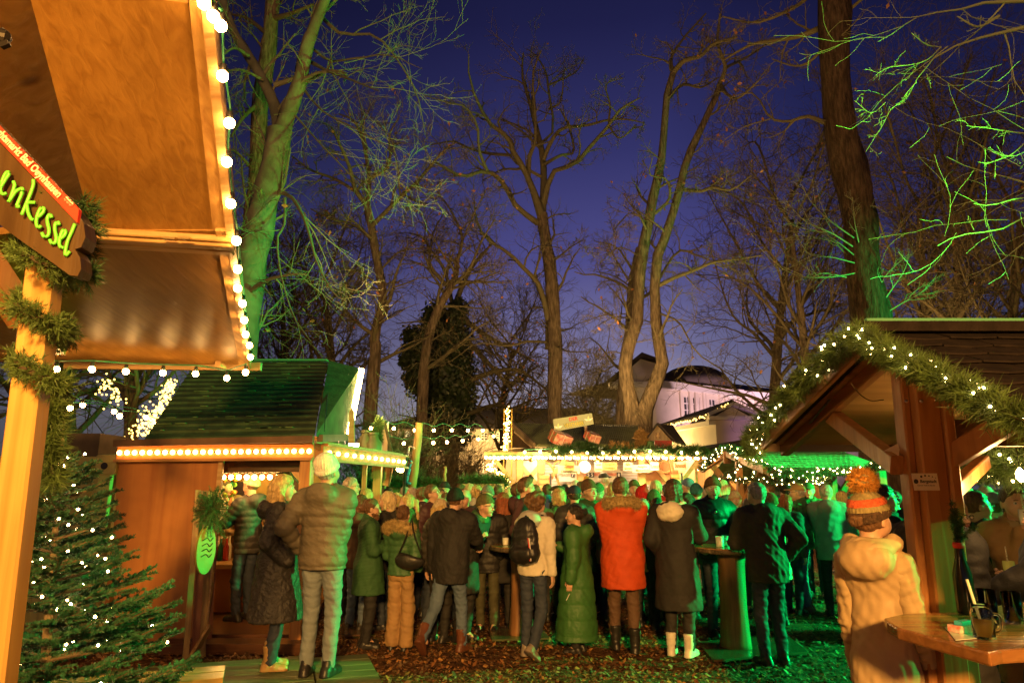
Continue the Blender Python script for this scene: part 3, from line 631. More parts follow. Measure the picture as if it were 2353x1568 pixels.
# near branches, top right
tree('overhanging tree at the right edge with bright green branch tips', [
    ([(3250, 1500, 200), (3220, 900, 190), (3180, 500, 170), (3150, 200, 150), (3100, -100, 130)], 10.5, 10.5)],
    [(z7((3150, 150, 80), (2400, 20, 50), (1900, 60, 34), (1600, 100, 22), (1300, 160, 12), (1150, 200, 9), (1020, 230, 7), (920, 330, 5), (860, 430, 4), (770, 500, 3), (700, 620, 2)), 9.5, 7.8),
     (z7((3150, 0, 80), (2400, -120, 50), (1900, -80, 34), (1500, 0, 18), (1250, 20, 12), (1100, 50, 8), (960, 70, 6), (860, 110, 4), (780, 170, 3), (690, 220, 2)), 9.5, 7.8),
     (z7((1020, 230, 5), (950, 215, 4), (880, 160, 3)), 8.4, 8), (z7((1020, 230, 5), (930, 300, 4), (760, 330, 3), (690, 380, 2)), 8.4, 7.8),
     (z7((900, 400, 4), (840, 470, 3), (830, 510, 2)), 8, 7.9), (z7((770, 520, 4), (740, 600, 3), (650, 745, 2)), 8, 7.8), (z7((750, 500, 4), (680, 550, 3), (600, 490, 2)), 8, 7.8),
     (z7((950, 360, 3), (970, 420, 2)), 8, 8), (z7((3180, 1200, 60), (2400, 1050, 40), (1900, 1000, 28), (1600, 930, 14), (1425, 950, 8), (1370, 960, 6), (1270, 1000, 4), (1180, 1000, 2)), 9.5, 8),
     (z7((3180, 1400, 60), (2400, 1200, 40), (1900, 1100, 26), (1600, 1010, 14), (1425, 1040, 8), (1300, 1090, 6), (1180, 1120, 5), (1060, 1140, 4), (970, 1190, 2)), 9.5, 8),
     (z7((1425, 700, 6), (1350, 760, 4), (1230, 800, 2)), 8.4, 8), (z7((1425, 650, 6), (1300, 630, 4), (1150, 610, 2)), 8.4, 8),
     (z7((1180, 1120, 4), (1160, 1080, 3), (1150, 1060, 2)), 8, 8), (z7((1300, 80, 12), (1200, 130, 8), (1100, 80, 5)), 8.6, 8.4)],
    9, [(6, .22, .8), (4, .4, .7)], 61, bark=BARK, twig=SH, name='overhanging_tree', wig=.14, up=.05, minr=.003)
# ivy clad tree
def ivy_tree():
    root = tree('bare-topped tree wrapped in a dark column of ivy', [([(1035, 1110, 30), (1040, 950, 34), (1030, 800, 30), (1045, 700, 26)], 30, 30)], 
        [([(1045, 720, 16), (1100, 760, 12), (1150, 790, 8), (1230, 830, 4)], 30, 28), ([(1050, 760, 14), (1120, 830, 10), (1180, 900, 6)], 30, 28), ([(1040, 900, 14), (1110, 860, 12), (1190, 850, 9), (1260, 900, 4)], 30, 27),
         ([(1045, 700, 14), (1080, 620, 10), (1130, 560, 5)], 30, 30), ([(1050, 960, 12), (1140, 930, 10), (1200, 950, 6)], 30, 27), ([(1040, 700, 10), (1020, 620, 8), (980, 560, 4)], 30, 30)], 30, [(8, .42, .9), (6, .5, .8), (5, .5, .8)], 67, leaves=300)
    rng = np.random.RandomState(3); N = 26000
    cl = [(980, 800, 50, 60), (1000, 740, 35, 50), (1030, 790, 55, 80), (1010, 870, 60, 80), (1050, 880, 50, 90), (965, 860, 40, 55), (1040, 960, 50, 80), (1000, 960, 40, 70), (945, 770, 25, 22), (1050, 720, 28, 40), (935, 820, 22, 30)]
    w = np.array([c[2] * c[3] for c in cl], float); w /= w.sum(); k = rng.choice(len(cl), N, p=w)
    C = np.array([at(c[0], c[1], 30) for c in cl]); S = np.array([[c[2] / F * 30, c[2] / F * 30, c[3] / F * 30] for c in cl])
    d = rng.normal(size=(N, 3)); d /= np.linalg.norm(d, axis=1, keepdims=True); rr = rng.rand(N, 1) ** .33 * (1 + .12 * rng.normal(size=(N, 1)))
    c = C[k] + d * rr * S[k]; a = rng.normal(size=(N, 3)); a /= np.linalg.norm(a, axis=1, keepdims=True); b = np.cross(a, d); b /= np.linalg.norm(b, axis=1, keepdims=True) + 1e-9
    s = .07 + .06 * rng.rand(N, 1); V = np.stack([c - a * s, c - b * s * .7, c + a * s, c + b * s * .7], 1).reshape(-1, 3)
    mb = MB(); mb.add(V, [np.arange(len(V)).reshape(-1, 4)]); mb.build('ivy', M('ivy_leaf', (.025, .04, .012), .5, .5, 3, 0), root)
ivy_tree()
# background trees: auto skeletons
def auto_tree(label, u, vb, vt, Y, w, seed, spreadpx, lean=0, group='bare trees in the dark park background', lv=((11, .6, .8), (7, .5, .8), (6, .5, .8)), leaves=40, twig=TWIG):
    rng = np.random.RandomState(seed); hh = vb - vt
    tr = [(u, vb, w), (u + lean * .2, vb - hh * .25, w * .85), (u + lean * .5 + rng.normal(0, 8), vb - hh * .5, w * .65), (u + lean + rng.normal(0, 10), vb - hh * .78, w * .35)]
    lim = []
    for i in range(9):
        f = .28 + .07 * i + rng.rand() * .04; s = (-1) ** i; x = u + lean * f; y = vb - hh * f
        L_ = spreadpx * (1.15 - f * .5) * (.7 + .5 * rng.rand())
        lim.append(([(x, y, w * (.5 - .3 * f)), (x + s * L_ * .3, y - hh * .08, w * .3 * (1 - f * .4)), (x + s * L_ * .6, y - hh * (.14 + .1 * rng.rand()), w * .18), (x + s * L_ * (.8 + .2 * rng.rand()), y - hh * (.2 + .16 * rng.rand()), w * .08)], Y, Y + rng.normal(0, 2.5)))
    return tree(label, [(tr, Y, Y)], lim, Y, lv, seed, group=group, leaves=leaves, twig=twig, minr=.009 if Y > 24 else .006)
BR = M('reddish_twig', (.10, .08, .042), .9, 0, bump=0)
auto_tree('bare tree filling the gap between the beech and the wavy-trunked tree', 740, 1120, 560, 27, 26, 101, 130)
auto_tree('bare tree half hidden by the bulb-edged awning corner', 640, 1120, 600, 30, 26, 102, 130)
auto_tree('low spreading bare tree right of the ivy column', 1150, 1110, 720, 34, 20, 103, 110, lean=30)
auto_tree('bare tree rising over the villa dome', 1765, 1130, 330, 26, 26, 104, 190, lean=60, twig=BR, leaves=60)
auto_tree('tall bare tree between the villa and the massive trunk', 1865, 1130, 380, 22, 24, 105, 150, lean=-40, twig=BR, leaves=50)
auto_tree('bare tree right behind the massive trunk', 2090, 1130, 300, 20, 24, 106, 150, lean=30, twig=BR, leaves=50)
auto_tree('bare many-branched tree above the garland pavilion ridge', 2210, 1130, 250, 18, 24, 107, 150, lean=-20, twig=BR, leaves=40)
auto_tree('bare tree at the right picture edge above the pavilion', 2330, 1130, 330, 17, 26, 108, 150, lean=10, twig=BR, leaves=40)
auto_tree('thin pale-barked tree behind the pavilion ridge', 2150, 1130, 480, 24, 18, 109, 90, lean=40, twig=BR, leaves=100)
auto_tree('dark bare tree seen left between awning and hut roof', 300, 1120, 500, 18, 30, 110, 230, leaves=300)
auto_tree('bare tree behind the container at far left', 160, 1110, 560, 22, 26, 111, 180, leaves=100)
auto_tree('dark tree filling the sky above the shipping container', 60, 1110, 560, 27, 30, 114, 240, leaves=100)
auto_tree('small gnarled tree behind the stall sign against the dusk', 1335, 1110, 880, 42, 16, 112, 46, lean=20, leaves=0)
auto_tree('small pointed sapling against the dusk glow', 1392, 1110, 925, 44, 6, 113, 18, leaves=0)
# hedges / shrub mass behind the planters
def shrub(label, u, v, wpx, hpx, Y, seed, n=70, name='bare_shrub'):
    rng = np.random.RandomState(seed); c = at(u, 1120, Y); c[2] = 0
    root = empty(name, c, label, 'shrub'); W = wpx / F * Y; H = zof(v - hpx, Y)
    st = np.stack([c[0] + rng.normal(0, W * .15, n), c[1] + rng.normal(0, .5, n), np.zeros(n)], 1)
    en = np.stack([c[0] + rng.normal(0, W * .45, n), c[1] + rng.normal(0, 1.2, n), H * (.5 + .5 * rng.rand(n))], 1)
    t = np.linspace(0, 1, 8)[None, :, None]; P = st[:, None] * (1 - t) + en[:, None] * t; P[:, :, 2] += np.sin(t[..., 0] * 3.14) * H * .12
    P += np.cumsum(rng.normal(0, .05, P.shape), 1); R = np.full((n, 8), .02) * (1 - .7 * t[..., 0])
    mb = MB(); V, q = tubes(P, R, 4); mb.add(V, [q]); Ln = np.linalg.norm(P[:, -1] - P[:, 0], axis=1)
    for k, lf in ((6, .35), (5, .45)):
        P, R, Ln = grow(P, R, Ln, k, lf, 6, .15, .8, .1, .6, .2, 1, rng); R = np.maximum(R, .005); V, q = tubes(P, R, 3); mb.add(V, [q])
    mb.build('twigs', TWIG, root)
shrub('arching bare shrub behind the leaning log post', 1000, 1110, 130, 110, 19, 1)
shrub('dense dark shrub behind the hut awning posts', 880, 1110, 160, 150, 17, 2, 90)
shrub('low dark shrub left of the star light', 1075, 1110, 70, 60, 21, 3, 50)
# ------------------------------------------------------------------ shared builders
def ico(r, c=(0, 0, 0)):
    mb = MB(); mb.sphere(c, r, 8, 6); return mb
_bm = {}
def bulb_mesh(key, r, n=8, m=6):
    if key not in _bm:
        mb = MB(); mb.sphere((0, 0, 0), r, n, m); _bm[key] = make_mesh('bulb', np.concatenate(mb.V), [np.concatenate(v) for v in mb.Fc.values()], True)
    return _bm[key]
def sock_mesh():
    if 'sock' not in _bm:
        mb = MB(); mb.lathe((0, 0, 0), [(.008, .07), (.017, .065), (.019, .035), (.016, .02)], 8); _bm['sock'] = make_mesh('socket', np.concatenate(mb.V), [np.concatenate(v) for v in mb.Fc.values()], True)
    return _bm['sock']
def bulbs(root, pts, r, mat, sockets=False, limit=100):
    base = parent_world(root); key = 'b%.4f' % r
    me = bulb_mesh(key, r, 8 if r > .014 else 5, 6 if r > .014 else 4)
    if len(me.materials) == 0: me.materials.append(mat)
    for p in pts[:limit]:
        o = bpy.data.objects.new('bulb', me); COL.objects.link(o); o.parent = root; o.location = Vector(np.asarray(p) - base)
        if me.materials[0] != mat: setmat(o, mat)
        if sockets:
            sm = sock_mesh()
            if len(sm.materials) == 0: sm.materials.append(BLACKP)
            s = bpy.data.objects.new('socket', sm); COL.objects.link(s); s.parent = o; s.scale = (r / .03,) * 3
    if len(pts) > limit:
        mb = MB()
        for p in pts[limit:]: mb.sphere(p, r, 5, 4)
        o = mb.build('bulb', mat, root); o['kind'] = 'stuff'
def light_string(label, bulb_px, pts3, r=.03, sag=.05, group='festoon bulb strings', mat=None, cable=CABLE, cr=.006, sockets=True, rng=None, hang=.075, limit=100):
    """pts3: bulb positions"""
    pts3 = np.asarray(pts3, float); root = empty('light_string', pts3[0] + [0, 0, hang], label, 'string light', group)
    mb = MB(); C = []
    for i in range(len(pts3)):
        C.append(pts3[i] + [0, 0, hang]); 
        if i < len(pts3) - 1: C.append((pts3[i] + pts3[i + 1]) / 2 + [0, 0, hang + sag])
    S = spline(C, len(C) * 4); mb.tube(S, cr, 5); mb.build('cable', cable, root, smooth=True)
    bulbs(root, pts3, r, mat or BULB, sockets, limit)
    return root
def garland_mesh(path, rad, n, L, seed, w=.0022, drop=0):
    """path (m,3) dense; returns needles MB: sprigs of thin triangles"""
    rng = np.random.RandomState(seed); m = len(path)
    t = rng.rand(n) * (m - 1.001); i = t.astype(int); f = (t - i)[:, None]; c = path[i] * (1 - f) + path[i + 1] * f
    T = path[i + 1] - path[i]; T /= np.linalg.norm(T, axis=1, keepdims=True) + 1e-9
    d = rng.normal(size=(n, 3)); d /= np.linalg.norm(d, axis=1, keepdims=True)
    d = d + T * .5; d /= np.linalg.norm(d, axis=1, keepdims=True)
    wob = 1 + .35 * np.sin(t * 1.7) * np.sin(t * .61 + 2)
    rr = (rad * (.25 + .6 * rng.rand(n)) * wob)[:, None]
    b = c + d * rr; b[:, 2] -= drop * rng.rand(n)
    # clusters of needles per sprig
    K = 9; e = rng.normal(size=(n, K, 3)); e /= np.linalg.norm(e, axis=2, keepdims=True)
    nd = d[:, None] * .9 + e * .75; nd /= np.linalg.norm(nd, axis=2, keepdims=True)
    B = b[:, None] + d[:, None] * (np.linspace(-.3, .5, K)[None, :, None] * L); 
    ln = L * (.6 + .7 * rng.rand(n, K, 1)); s = np.cross(nd, rng.normal(size=(n, K, 3))); s /= np.linalg.norm(s, axis=2, keepdims=True) + 1e-9
    V = np.stack([B - s * w, B + s * w, B + nd * ln], 2).reshape(-1, 3)
    mb = MB(); mb.add(V, [np.arange(len(V)).reshape(-1, 3)]); return mb
def garland(label, path, rad, n, L, seed, lights=0, lr=.010, mat=NEEDLE, group=None, w=.0022, name='fir_garland', lmat=None, parent=None, glow=0):
    path = np.asarray(path, float); path = spline(path, max(40, len(path) * 6)); rng = np.random.RandomState(seed + 99)
    if parent is None: root = empty(name, path[0], label, 'garland', group)
    else: root = parent
    garland_mesh(path, rad, n, L, seed, w).build('needles', mat, root)
    mb = MB(); mb.tube(path, .008, 5); mb.build('wire', M('brown_wire', (.06, .04, .02), .8, 0, bump=0), root)
    if lights:
        t = (np.arange(lights) + rng.rand(lights) * .8) / lights * (len(path) - 1.01); i = t.astype(int); f = (t - i)[:, None]
        c = path[i] * (1 - f) + path[i + 1] * f; d = rng.normal(size=(lights, 3)); d[:, 1] -= .9; d /= np.linalg.norm(d, axis=1, keepdims=True)
        bulbs(root, list(c + d * rad * (.75 + .3 * rng.rand(lights, 1))), lr, lmat or FAIRY)
    return root
def text_mesh(s, size, name='text', ext=.001, bold=False):
    c = bpy.data.curves.new(name, 'FONT'); c.body = s; c.size = size; c.extrude = ext; c.align_x = 'CENTER'; c.align_y = 'CENTER'; c.resolution_u = 3
    if bold: c.offset = size * .025
    o = bpy.data.objects.new(name, c); COL.objects.link(o); dg = bpy.context.evaluated_depsgraph_get()
    me = bpy.data.meshes.new_from_object(o.evaluated_get(dg)); bpy.data.objects.remove(o); bpy.data.curves.remove(c)
    me.materials.clear(); return me
def text(s, size, mat, parent, origin, X, Nn, name='lettering', ext=.0015, sx=1.0, bold=False):
    """world origin centre; X = reading direction, Nn = facing normal"""
    me = text_mesh(s, size, name, ext, bold); X = norm(X); Nn = norm(Nn); Yv = np.cross(Nn, X)
    R = np.stack([X, Yv, Nn], 1); n = len(me.vertices); co = np.empty(n * 3); me.vertices.foreach_get('co', co); co = co.reshape(-1, 3) * [sx, 1, 1]
    base = parent_world(parent); me.vertices.foreach_set('co', (co @ R.T + np.asarray(origin) - base).astype(np.float32).ravel()); me.update()
    return link(name, me, mat, parent)
def board(label, c, X, Z, w, h, th, mat, name='sign', cat='sign', group=None):
    """flat board: centre c, width dir X, height dir Z"""
    X = norm(X); Z = norm(Z); N = np.cross(X, Z)
    root = empty(name, np.asarray(c) - Z * h / 2, label, cat, group)
    mb = MB(); mb.box(c, (w, th, h), np.stack([X, -N, Z], 1)); mb.build('board', mat, root)
    return root, N

for t_, fp_ in ANNEX_LIGHTS: bulbs(t_, fp_, .035, FAIRYF)
# ------------------------------------------------------------------ A. foreground stall, upper left
ZA = 2.71
def pz(u, v, z=ZA):
    a, b = (3.308, -.10) if v > 530 else (4.806, -.54)      # two awning panels at different pitch
    r = ray(u, v); sc_ = (a + (z - ZA) - CH) / (r[2] - b * r[1]); return np.array([0, 0, CH]) + r * sc_
A_root = empty('market_stall', (-2.6, 3.0, 0), 'bulb-edged plywood awning of the market stall overhead at upper left', 'stall')
up_ = np.array([0, 0, .04])
mb = MB(); mb.prism([pz(60, -40), pz(432, 8), pz(500, 529.9), pz(195, 529.9)], up_); mb.build('awning_panel', PLY, A_root, label='reddish varnished awning panel nearest the camera')
mb = MB(); mb.prism([pz(120, 530.1), pz(496, 530.1), pz(548, 838), pz(-320, 828), pz(-320, 560)], up_); mb.build('awning_panel', PLY, A_root, label='paler swirly-grained awning panel at the far end')
mb = MB(); mb.prism([pz(434, 8, ZA - .012), pz(478, 0, ZA - .012), pz(532, 529.9, ZA - .012), pz(489, 529.9, ZA - .012)], (0, 0, .06)); mb.build('edge_plank', wood('pale_edge_plank', (.62, .38, .13), (.42, .22, .07), 'Y', 1, .5), A_root)
mb = MB(); mb.prism([pz(494, 531, ZA - .012), pz(530, 531, ZA - .012), pz(568, 838, ZA - .012), pz(549, 838, ZA - .012)], (0, 0, .06)); mb.build('edge_plank', wood('pale_edge_plank', (.62, .38, .13), (.42, .22, .07), 'Y', 1, .5), A_root)
mb = MB(); mb.beam(pz(476, -30, ZA + .04), pz(533, 529, ZA + .04), .04, .12); mb.beam(pz(533, 531, ZA + .04), pz(572, 842, ZA + .04), .04, .12); mb.build('fascia', PINE, A_root)
mb = MB(); mb.beam(pz(150, 838, ZA + .01) , pz(600, 842, ZA + .01), .05, .07); mb.build('front_rail', PINE, A_root)
mb = MB()
for dv, zz in ((533, .015), (545, .03), (557, .02)): mb.beam(pz(190, dv - 1, ZA - zz), pz(535, dv + 20, ZA - zz), .07, .035, ch=.006)
mb.build('hinge_batten', wood('pale_batten', (.60, .38, .14), (.42, .24, .08), 'X', 1, .5), A_root)
mb = MB(); mb.box(pz(507, 838, ZA - .02), (.05, .12, .05)); mb.build('cleat', PINE, A_root)
hm = MB(); 
for u in (390, 425): hm.beam(pz(u - 14, 548, ZA - .05), pz(u + 14, 549, ZA - .05), .03, .012)
hm.build('hinge', M('brass', (.5, .35, .12), .35, 0, bump=0, metal=1), A_root)
# upright gable board at the left (between the post and awning)
g0, g1 = at(60, -40, 1.55), at(196, 470, 2.62)
mb = MB(); mb.prism([g0, g1, at(150, 560, 2.60), at(-120, 300, 1.9), at(-200, -60, 1.4)], (-.03, -.01, .0)); mb.build('gable_board', wood('yellow_plywood', (.56, .32, .08), (.38, .19, .04), 'Z', .7, .45), A_root)
mb = MB(); mb.sphere(at(8, 85, 1.45), .018, 8, 6); mb.beam(at(0, 70, 1.45), at(14, 108, 1.45), .012, .02); mb.build('hook', M('dark_iron', (.03, .025, .02), .5, 0, bump=0, metal=.6), A_root)
mb = MB(); mb.prism([[-2.75, 3.2, 0], [-2.75, 3.2, 2.95], [-1.9, -1.2, 3.3], [-1.9, -1.2, 0]], (-.05, 0, 0)); mb.build('side_wall', PLYX, A_root)
mb = MB(); mb.beam([-2.45, 2.9, 1.02], [-1.7, -.8, 1.02], .45, .05); mb.build('counter_top', TIMY, A_root)
mb = MB(); mb.beam([-2.55, 2.9, .5], [-1.8, -.8, .5], .05, .99); mb.build('counter_front', PLYX, A_root)
# rafters / back boards behind the garland post
mb = MB(); mb.beam(at(-60, 560, 3.0), at(60, 740, 3.3), .12, .10); mb.build('brace', TIM, A_root)
mb = MB(); mb.prism([at(-120, 600, 3.4), at(60, 700, 3.6), at(150, 815, 5.2), at(-100, 815, 5.2)], (0, 0, .04)); mb.build('back_panel', PLY, A_root)
# festoon along the slanting edge
eb = [(468, 8), (490, 38), (507, 60), (511, 175), (527, 283), (521, 372), (530, 468), (543, 553), (546, 618), (546, 662), (557, 697), (561, 735), (564, 768), (573, 793), (575, 820)]
pts = [pz(u, v, ZA - .045) for u, v in eb]
near = [pts[0] + (pts[0] - pts[3]) * k for k in (.5, 1.2, 1.9, 2.6)]
light_string('large warm bulbs along the slanting outer edge of the awning', None, near[::-1] + pts, .025, .0, cr=.006, hang=.06)
fb = [(211, 848), (289, 853), (374, 856), (449, 858), (521, 868), (564, 855)]
light_string('six bulbs hanging under the far edge of the awning', None, [gp(u, v, ZA - .03 - .10) for u, v in [(60, 846), (130, 848)] + fb], .026, .0, cr=.006, hang=.07)
# post of the stall with garland
pb, pt_ = gp(20, 1568, .55), at(125, 600, 1.62)
Yp = 1.62
p_top, p_bot = at(108, 590, 1.70), at(-18, 1620, 1.70); p_bot = p_top + (p_bot - p_top) * (p_top[2] / (p_top[2] - p_bot[2]))
mb = MB(); mb.beam(p_bot, p_top, .074, .055, up=(0, -1, 0), ch=.006); P_ = mb.build('post', wood('yellow_post', (.60, .36, .10), (.46, .25, .06), 'Z', .8, .35, knots=False), A_root)
hx = [at(95 + 55 * math.sin(t * 6.28 * 3.2) + 0, 470 + 420 * t, 1.66 - .09 * math.cos(t * 6.28 * 3.2)) for t in np.linspace(0, 1, 40)]
garland('fir garland wound round the yellow post under the green-lettered sign', hx, .036, 2600, .017, 4, 0, mat=NEEDLEL, w=.0011)
# wooden name sign with green script
def kessel():
    a, b = at(-90, 395, 1.58), at(180, 580, 1.50)   # lower sign axis
    X = norm(b - a); 
    UL, UR = at(-60, 225, 1.56), at(192, 508, 1.54); LL_, LR = at(-60, 470, 1.56), at(182, 636, 1.54)
    root = empty('name_sign', LR, 'dark wooden sign with red strip and green script lettering, hung on the garlanded post', 'sign')
    out = [UL, at(100, 400, 1.545), at(176, 485, 1.54), at(192, 512, 1.54), at(196, 545, 1.54), at(186, 568, 1.54), at(172, 572, 1.54), at(184, 592, 1.54), at(186, 618, 1.54), at(178, 634, 1.54), at(160, 632, 1.54), at(120, 603, 1.545), at(40, 547, 1.55), at(-60, 470, 1.56)]
    mb = MB(); mb.prism(out, np.array([0, .045, .0])); mb.build('board', wood('dark_sign_wood', (.11, .065, .022), (.06, .032, .01), 'Z', .8, .4), root)
    mb = MB(); mb.prism([at(-60, 228, 1.535), at(181, 480, 1.53), at(177, 511, 1.53), at(-60, 262, 1.535)], np.array([0, .012, 0])); mb.build('red_strip', M('red_paint', (.75, .05, .02), .5, 0, bump=0), root)
    Xd = norm(at(181, 480, 1.53) - at(-60, 228, 1.53)); N = np.array([0, -1., 0]); N = norm(N - Xd * N.dot(Xd))
    WH = M('cream_lettering', (.85, .75, .55), .6, 0, bump=0)
    text('nachtsmarkt Bad Oeynhausen  ***', .026, WH, root, at(73, 381, 1.527), Xd, N, sx=.84, bold=True)
    # script strokes in pixel space (u,v) -> sign plane
    z = 320 / 836 * .672
    ST = [[(0, 640), (50, 560), (85, 505), (60, 495), (25, 560), (5, 650), (25, 690), (60, 680)],
          [(120, 575), (130, 620), (85, 750), (80, 745)], [(85, 750), (140, 670), (190, 640), (205, 660), (160, 770), (150, 800), (180, 800)],
          [(300, 560), (290, 640), (195, 875)], [(225, 790), (260, 765), (315, 765)], [(240, 780), (255, 860), (280, 910), (300, 918)],
          [(335, 900), (380, 860), (395, 820), (365, 815), (335, 880), (325, 950), (345, 990), (370, 970)],
          [(462, 900), (452, 872), (428, 890), (425, 940), (440, 1010), (430, 1060), (395, 1070), (375, 1035)],
          [(530, 965), (520, 940), (496, 955), (492, 1010), (505, 1075), (495, 1120), (465, 1130), (445, 1095)],
          [(540, 1090), (575, 1060), (588, 1025), (565, 1010), (540, 1070), (530, 1130), (545, 1165), (570, 1165)],
          [(670, 955), (640, 1030), (605, 1110), (585, 1200), (590, 1235), (625, 1200)]]
    gm = M('green_paint', (.16, .72, .06), .45, 0, bump=0)
    for st in ST:
        q = spline([(x * z, 400 * .672 + y * z) for x, y in st], 26); P = np.array([at(a, b, 1.535) for a, b in q])
        m2 = MB(); m2.tube(P, .0042, 6); m2.build('letter', gm, root, smooth=True)
kessel()
mb = garland_mesh(spline([at(186, 455, 1.6), at(205, 520, 1.62), at(190, 600, 1.62), at(200, 640, 1.6)], 20), .03, 260, .026, 9, .0013)
g = empty('fir_sprig', at(195, 560, 1.6), 'short piece of fir garland at the rounded end of the wooden sign', 'garland'); mb.build('needles', NEEDLE, g)
# hanging pine garland behind the post (left of the container)
garland('thin pine garland hanging beside the yellow post before the container', [at(118, 900, 2.6), at(122, 960, 2.6), at(115, 1030, 2.6), at(122, 1100, 2.6)], .035, 420, .05, 12, mat=NEEDLEL, w=.002)

# ------------------------------------------------------------------ container, left
def container():
    Y0 = 7.72; OL = at(-120, 1060, Y0); OR = at(268, 1060, Y0); X = norm([OR[0] - OL[0], .0, 0]); N = np.cross(X, [0, 0, 1.]); zt = zof(1052, Y0)
    root = empty('shipping_container', (OL[0], Y0, 0), 'yellow-green corrugated shipping container behind the lit fir tree', 'container')
    mat = M('olive_container_paint', (.42, .38, .12), .5, .12, 3, .1); w = OR[0] - OL[0]
    P = lambda x, z, n=0: OL * [1, 1, 0] + X * x + N * n + np.array([0, 0, z])
    prof = []; x = 0; 
    while x < w - .1:
        prof += [(x, 0), (x + .09, 0), (x + .13, -.04), (x + .20, -.04)]; x += .25
    prof.append((w - .1, 0)); pr = np.array(prof); n = len(pr)
    V = [P(a, .1, b) for a, b in pr] + [P(a, zt - .08, b) for a, b in pr]; i = np.arange(n - 1)
    mb = MB(); mb.add(V, [np.stack([i, i + 1, i + 1 + n, i + n], 1)]); mb.build('corrugated_side', mat, root)
    mb = MB(); mb.beam(P(0, zt - .03, .0), P(w - .16, zt - .03, .0), .1, .1, ch=.01); mb.build('top_rail', mat, root)
    mb = MB(); mb.beam(P(w - .08, 0, .0), P(w - .08, zt - .17, .0), .17, .12, up=N, ch=.02); mb.build('corner_post', mat, root)
    mb = MB(); mb.box(P(w - .08, zt - .075, .0), (.24, .15, .22), np.stack([X, N, [0, 0, 1]], 1)); cc = mb.build('corner_casting', mat, root, bevel=.02)
    mb = MB(); mb.lathe(P(w - .08, zt - .085, .09), [(.038, 0), (.038, .004)], 14, N); mb.build('lashing_hole', BLACKP, cc)
    mb = MB(); mb.prism([P(0, zt - .06, -.05), P(w, zt - .06, -.05), P(w, zt - .06, -2.2), P(0, zt - .06, -2.2)], (0, 0, .04)); mb.build('roof', mat, root)
container()
mb = MB(); b0 = at(225, 1018, 9.0); mb.beam(at(60, 1030, 9), at(258, 1030, 9), .6, .35); 
mb.build('low_flat_hut', M('dark_boards', (.05, .035, .025), .8, .3), label='dark flat-topped hut behind the shipping container', cat='hut', origin=None)
# far decorated lights in the gap
def wrapped_limb(label, px, Y, n, rad, seed):
    rng = np.random.RandomState(seed); S = spline([at(u, v, Y) for u, v in px], 60); root = empty('wrapped_fairy_lights', S[0], label, 'fairy lights')
    t = rng.rand(n) * 58.9; i = t.astype(int); c = S[i] + rng.normal(0, rad, (n, 3))
    bulbs(root, list(c), .022, FAIRYF, limit=60)
wrapped_limb('dense column of yellow fairy lights wrapped on a leaning trunk', [(392, 880), (378, 915), (360, 950), (348, 975)], 16, 230, .07, 1)
wrapped_limb('loose cluster of yellow fairy lights at the hut roof corner', [(345, 945), (335, 985), (318, 1000)], 16, 110, .16, 2)
wrapped_limb('thin trail of yellow fairy lights hanging from a high twig', [(370, 860), (372, 880), (240, 870), (246, 890), (266, 915), (275, 935)][2:], 16, 60, .12, 3)
s1 = [(118, 912), (190, 930), (262, 945), (336, 958), (400, 975)]; s2 = [(161, 937), (275, 955), (360, 975)]
light_string('upper faint string of bulbs between awning and hut roof at left', None, [at(u, v, 9 + i * .3) for i, (u, v) in enumerate(s1)], .034, .02)
light_string('lower faint string of bulbs between awning and hut roof at left', None, [at(u, v, 8.5 + i * .3) for i, (u, v) in enumerate(s2)], .034, .03)

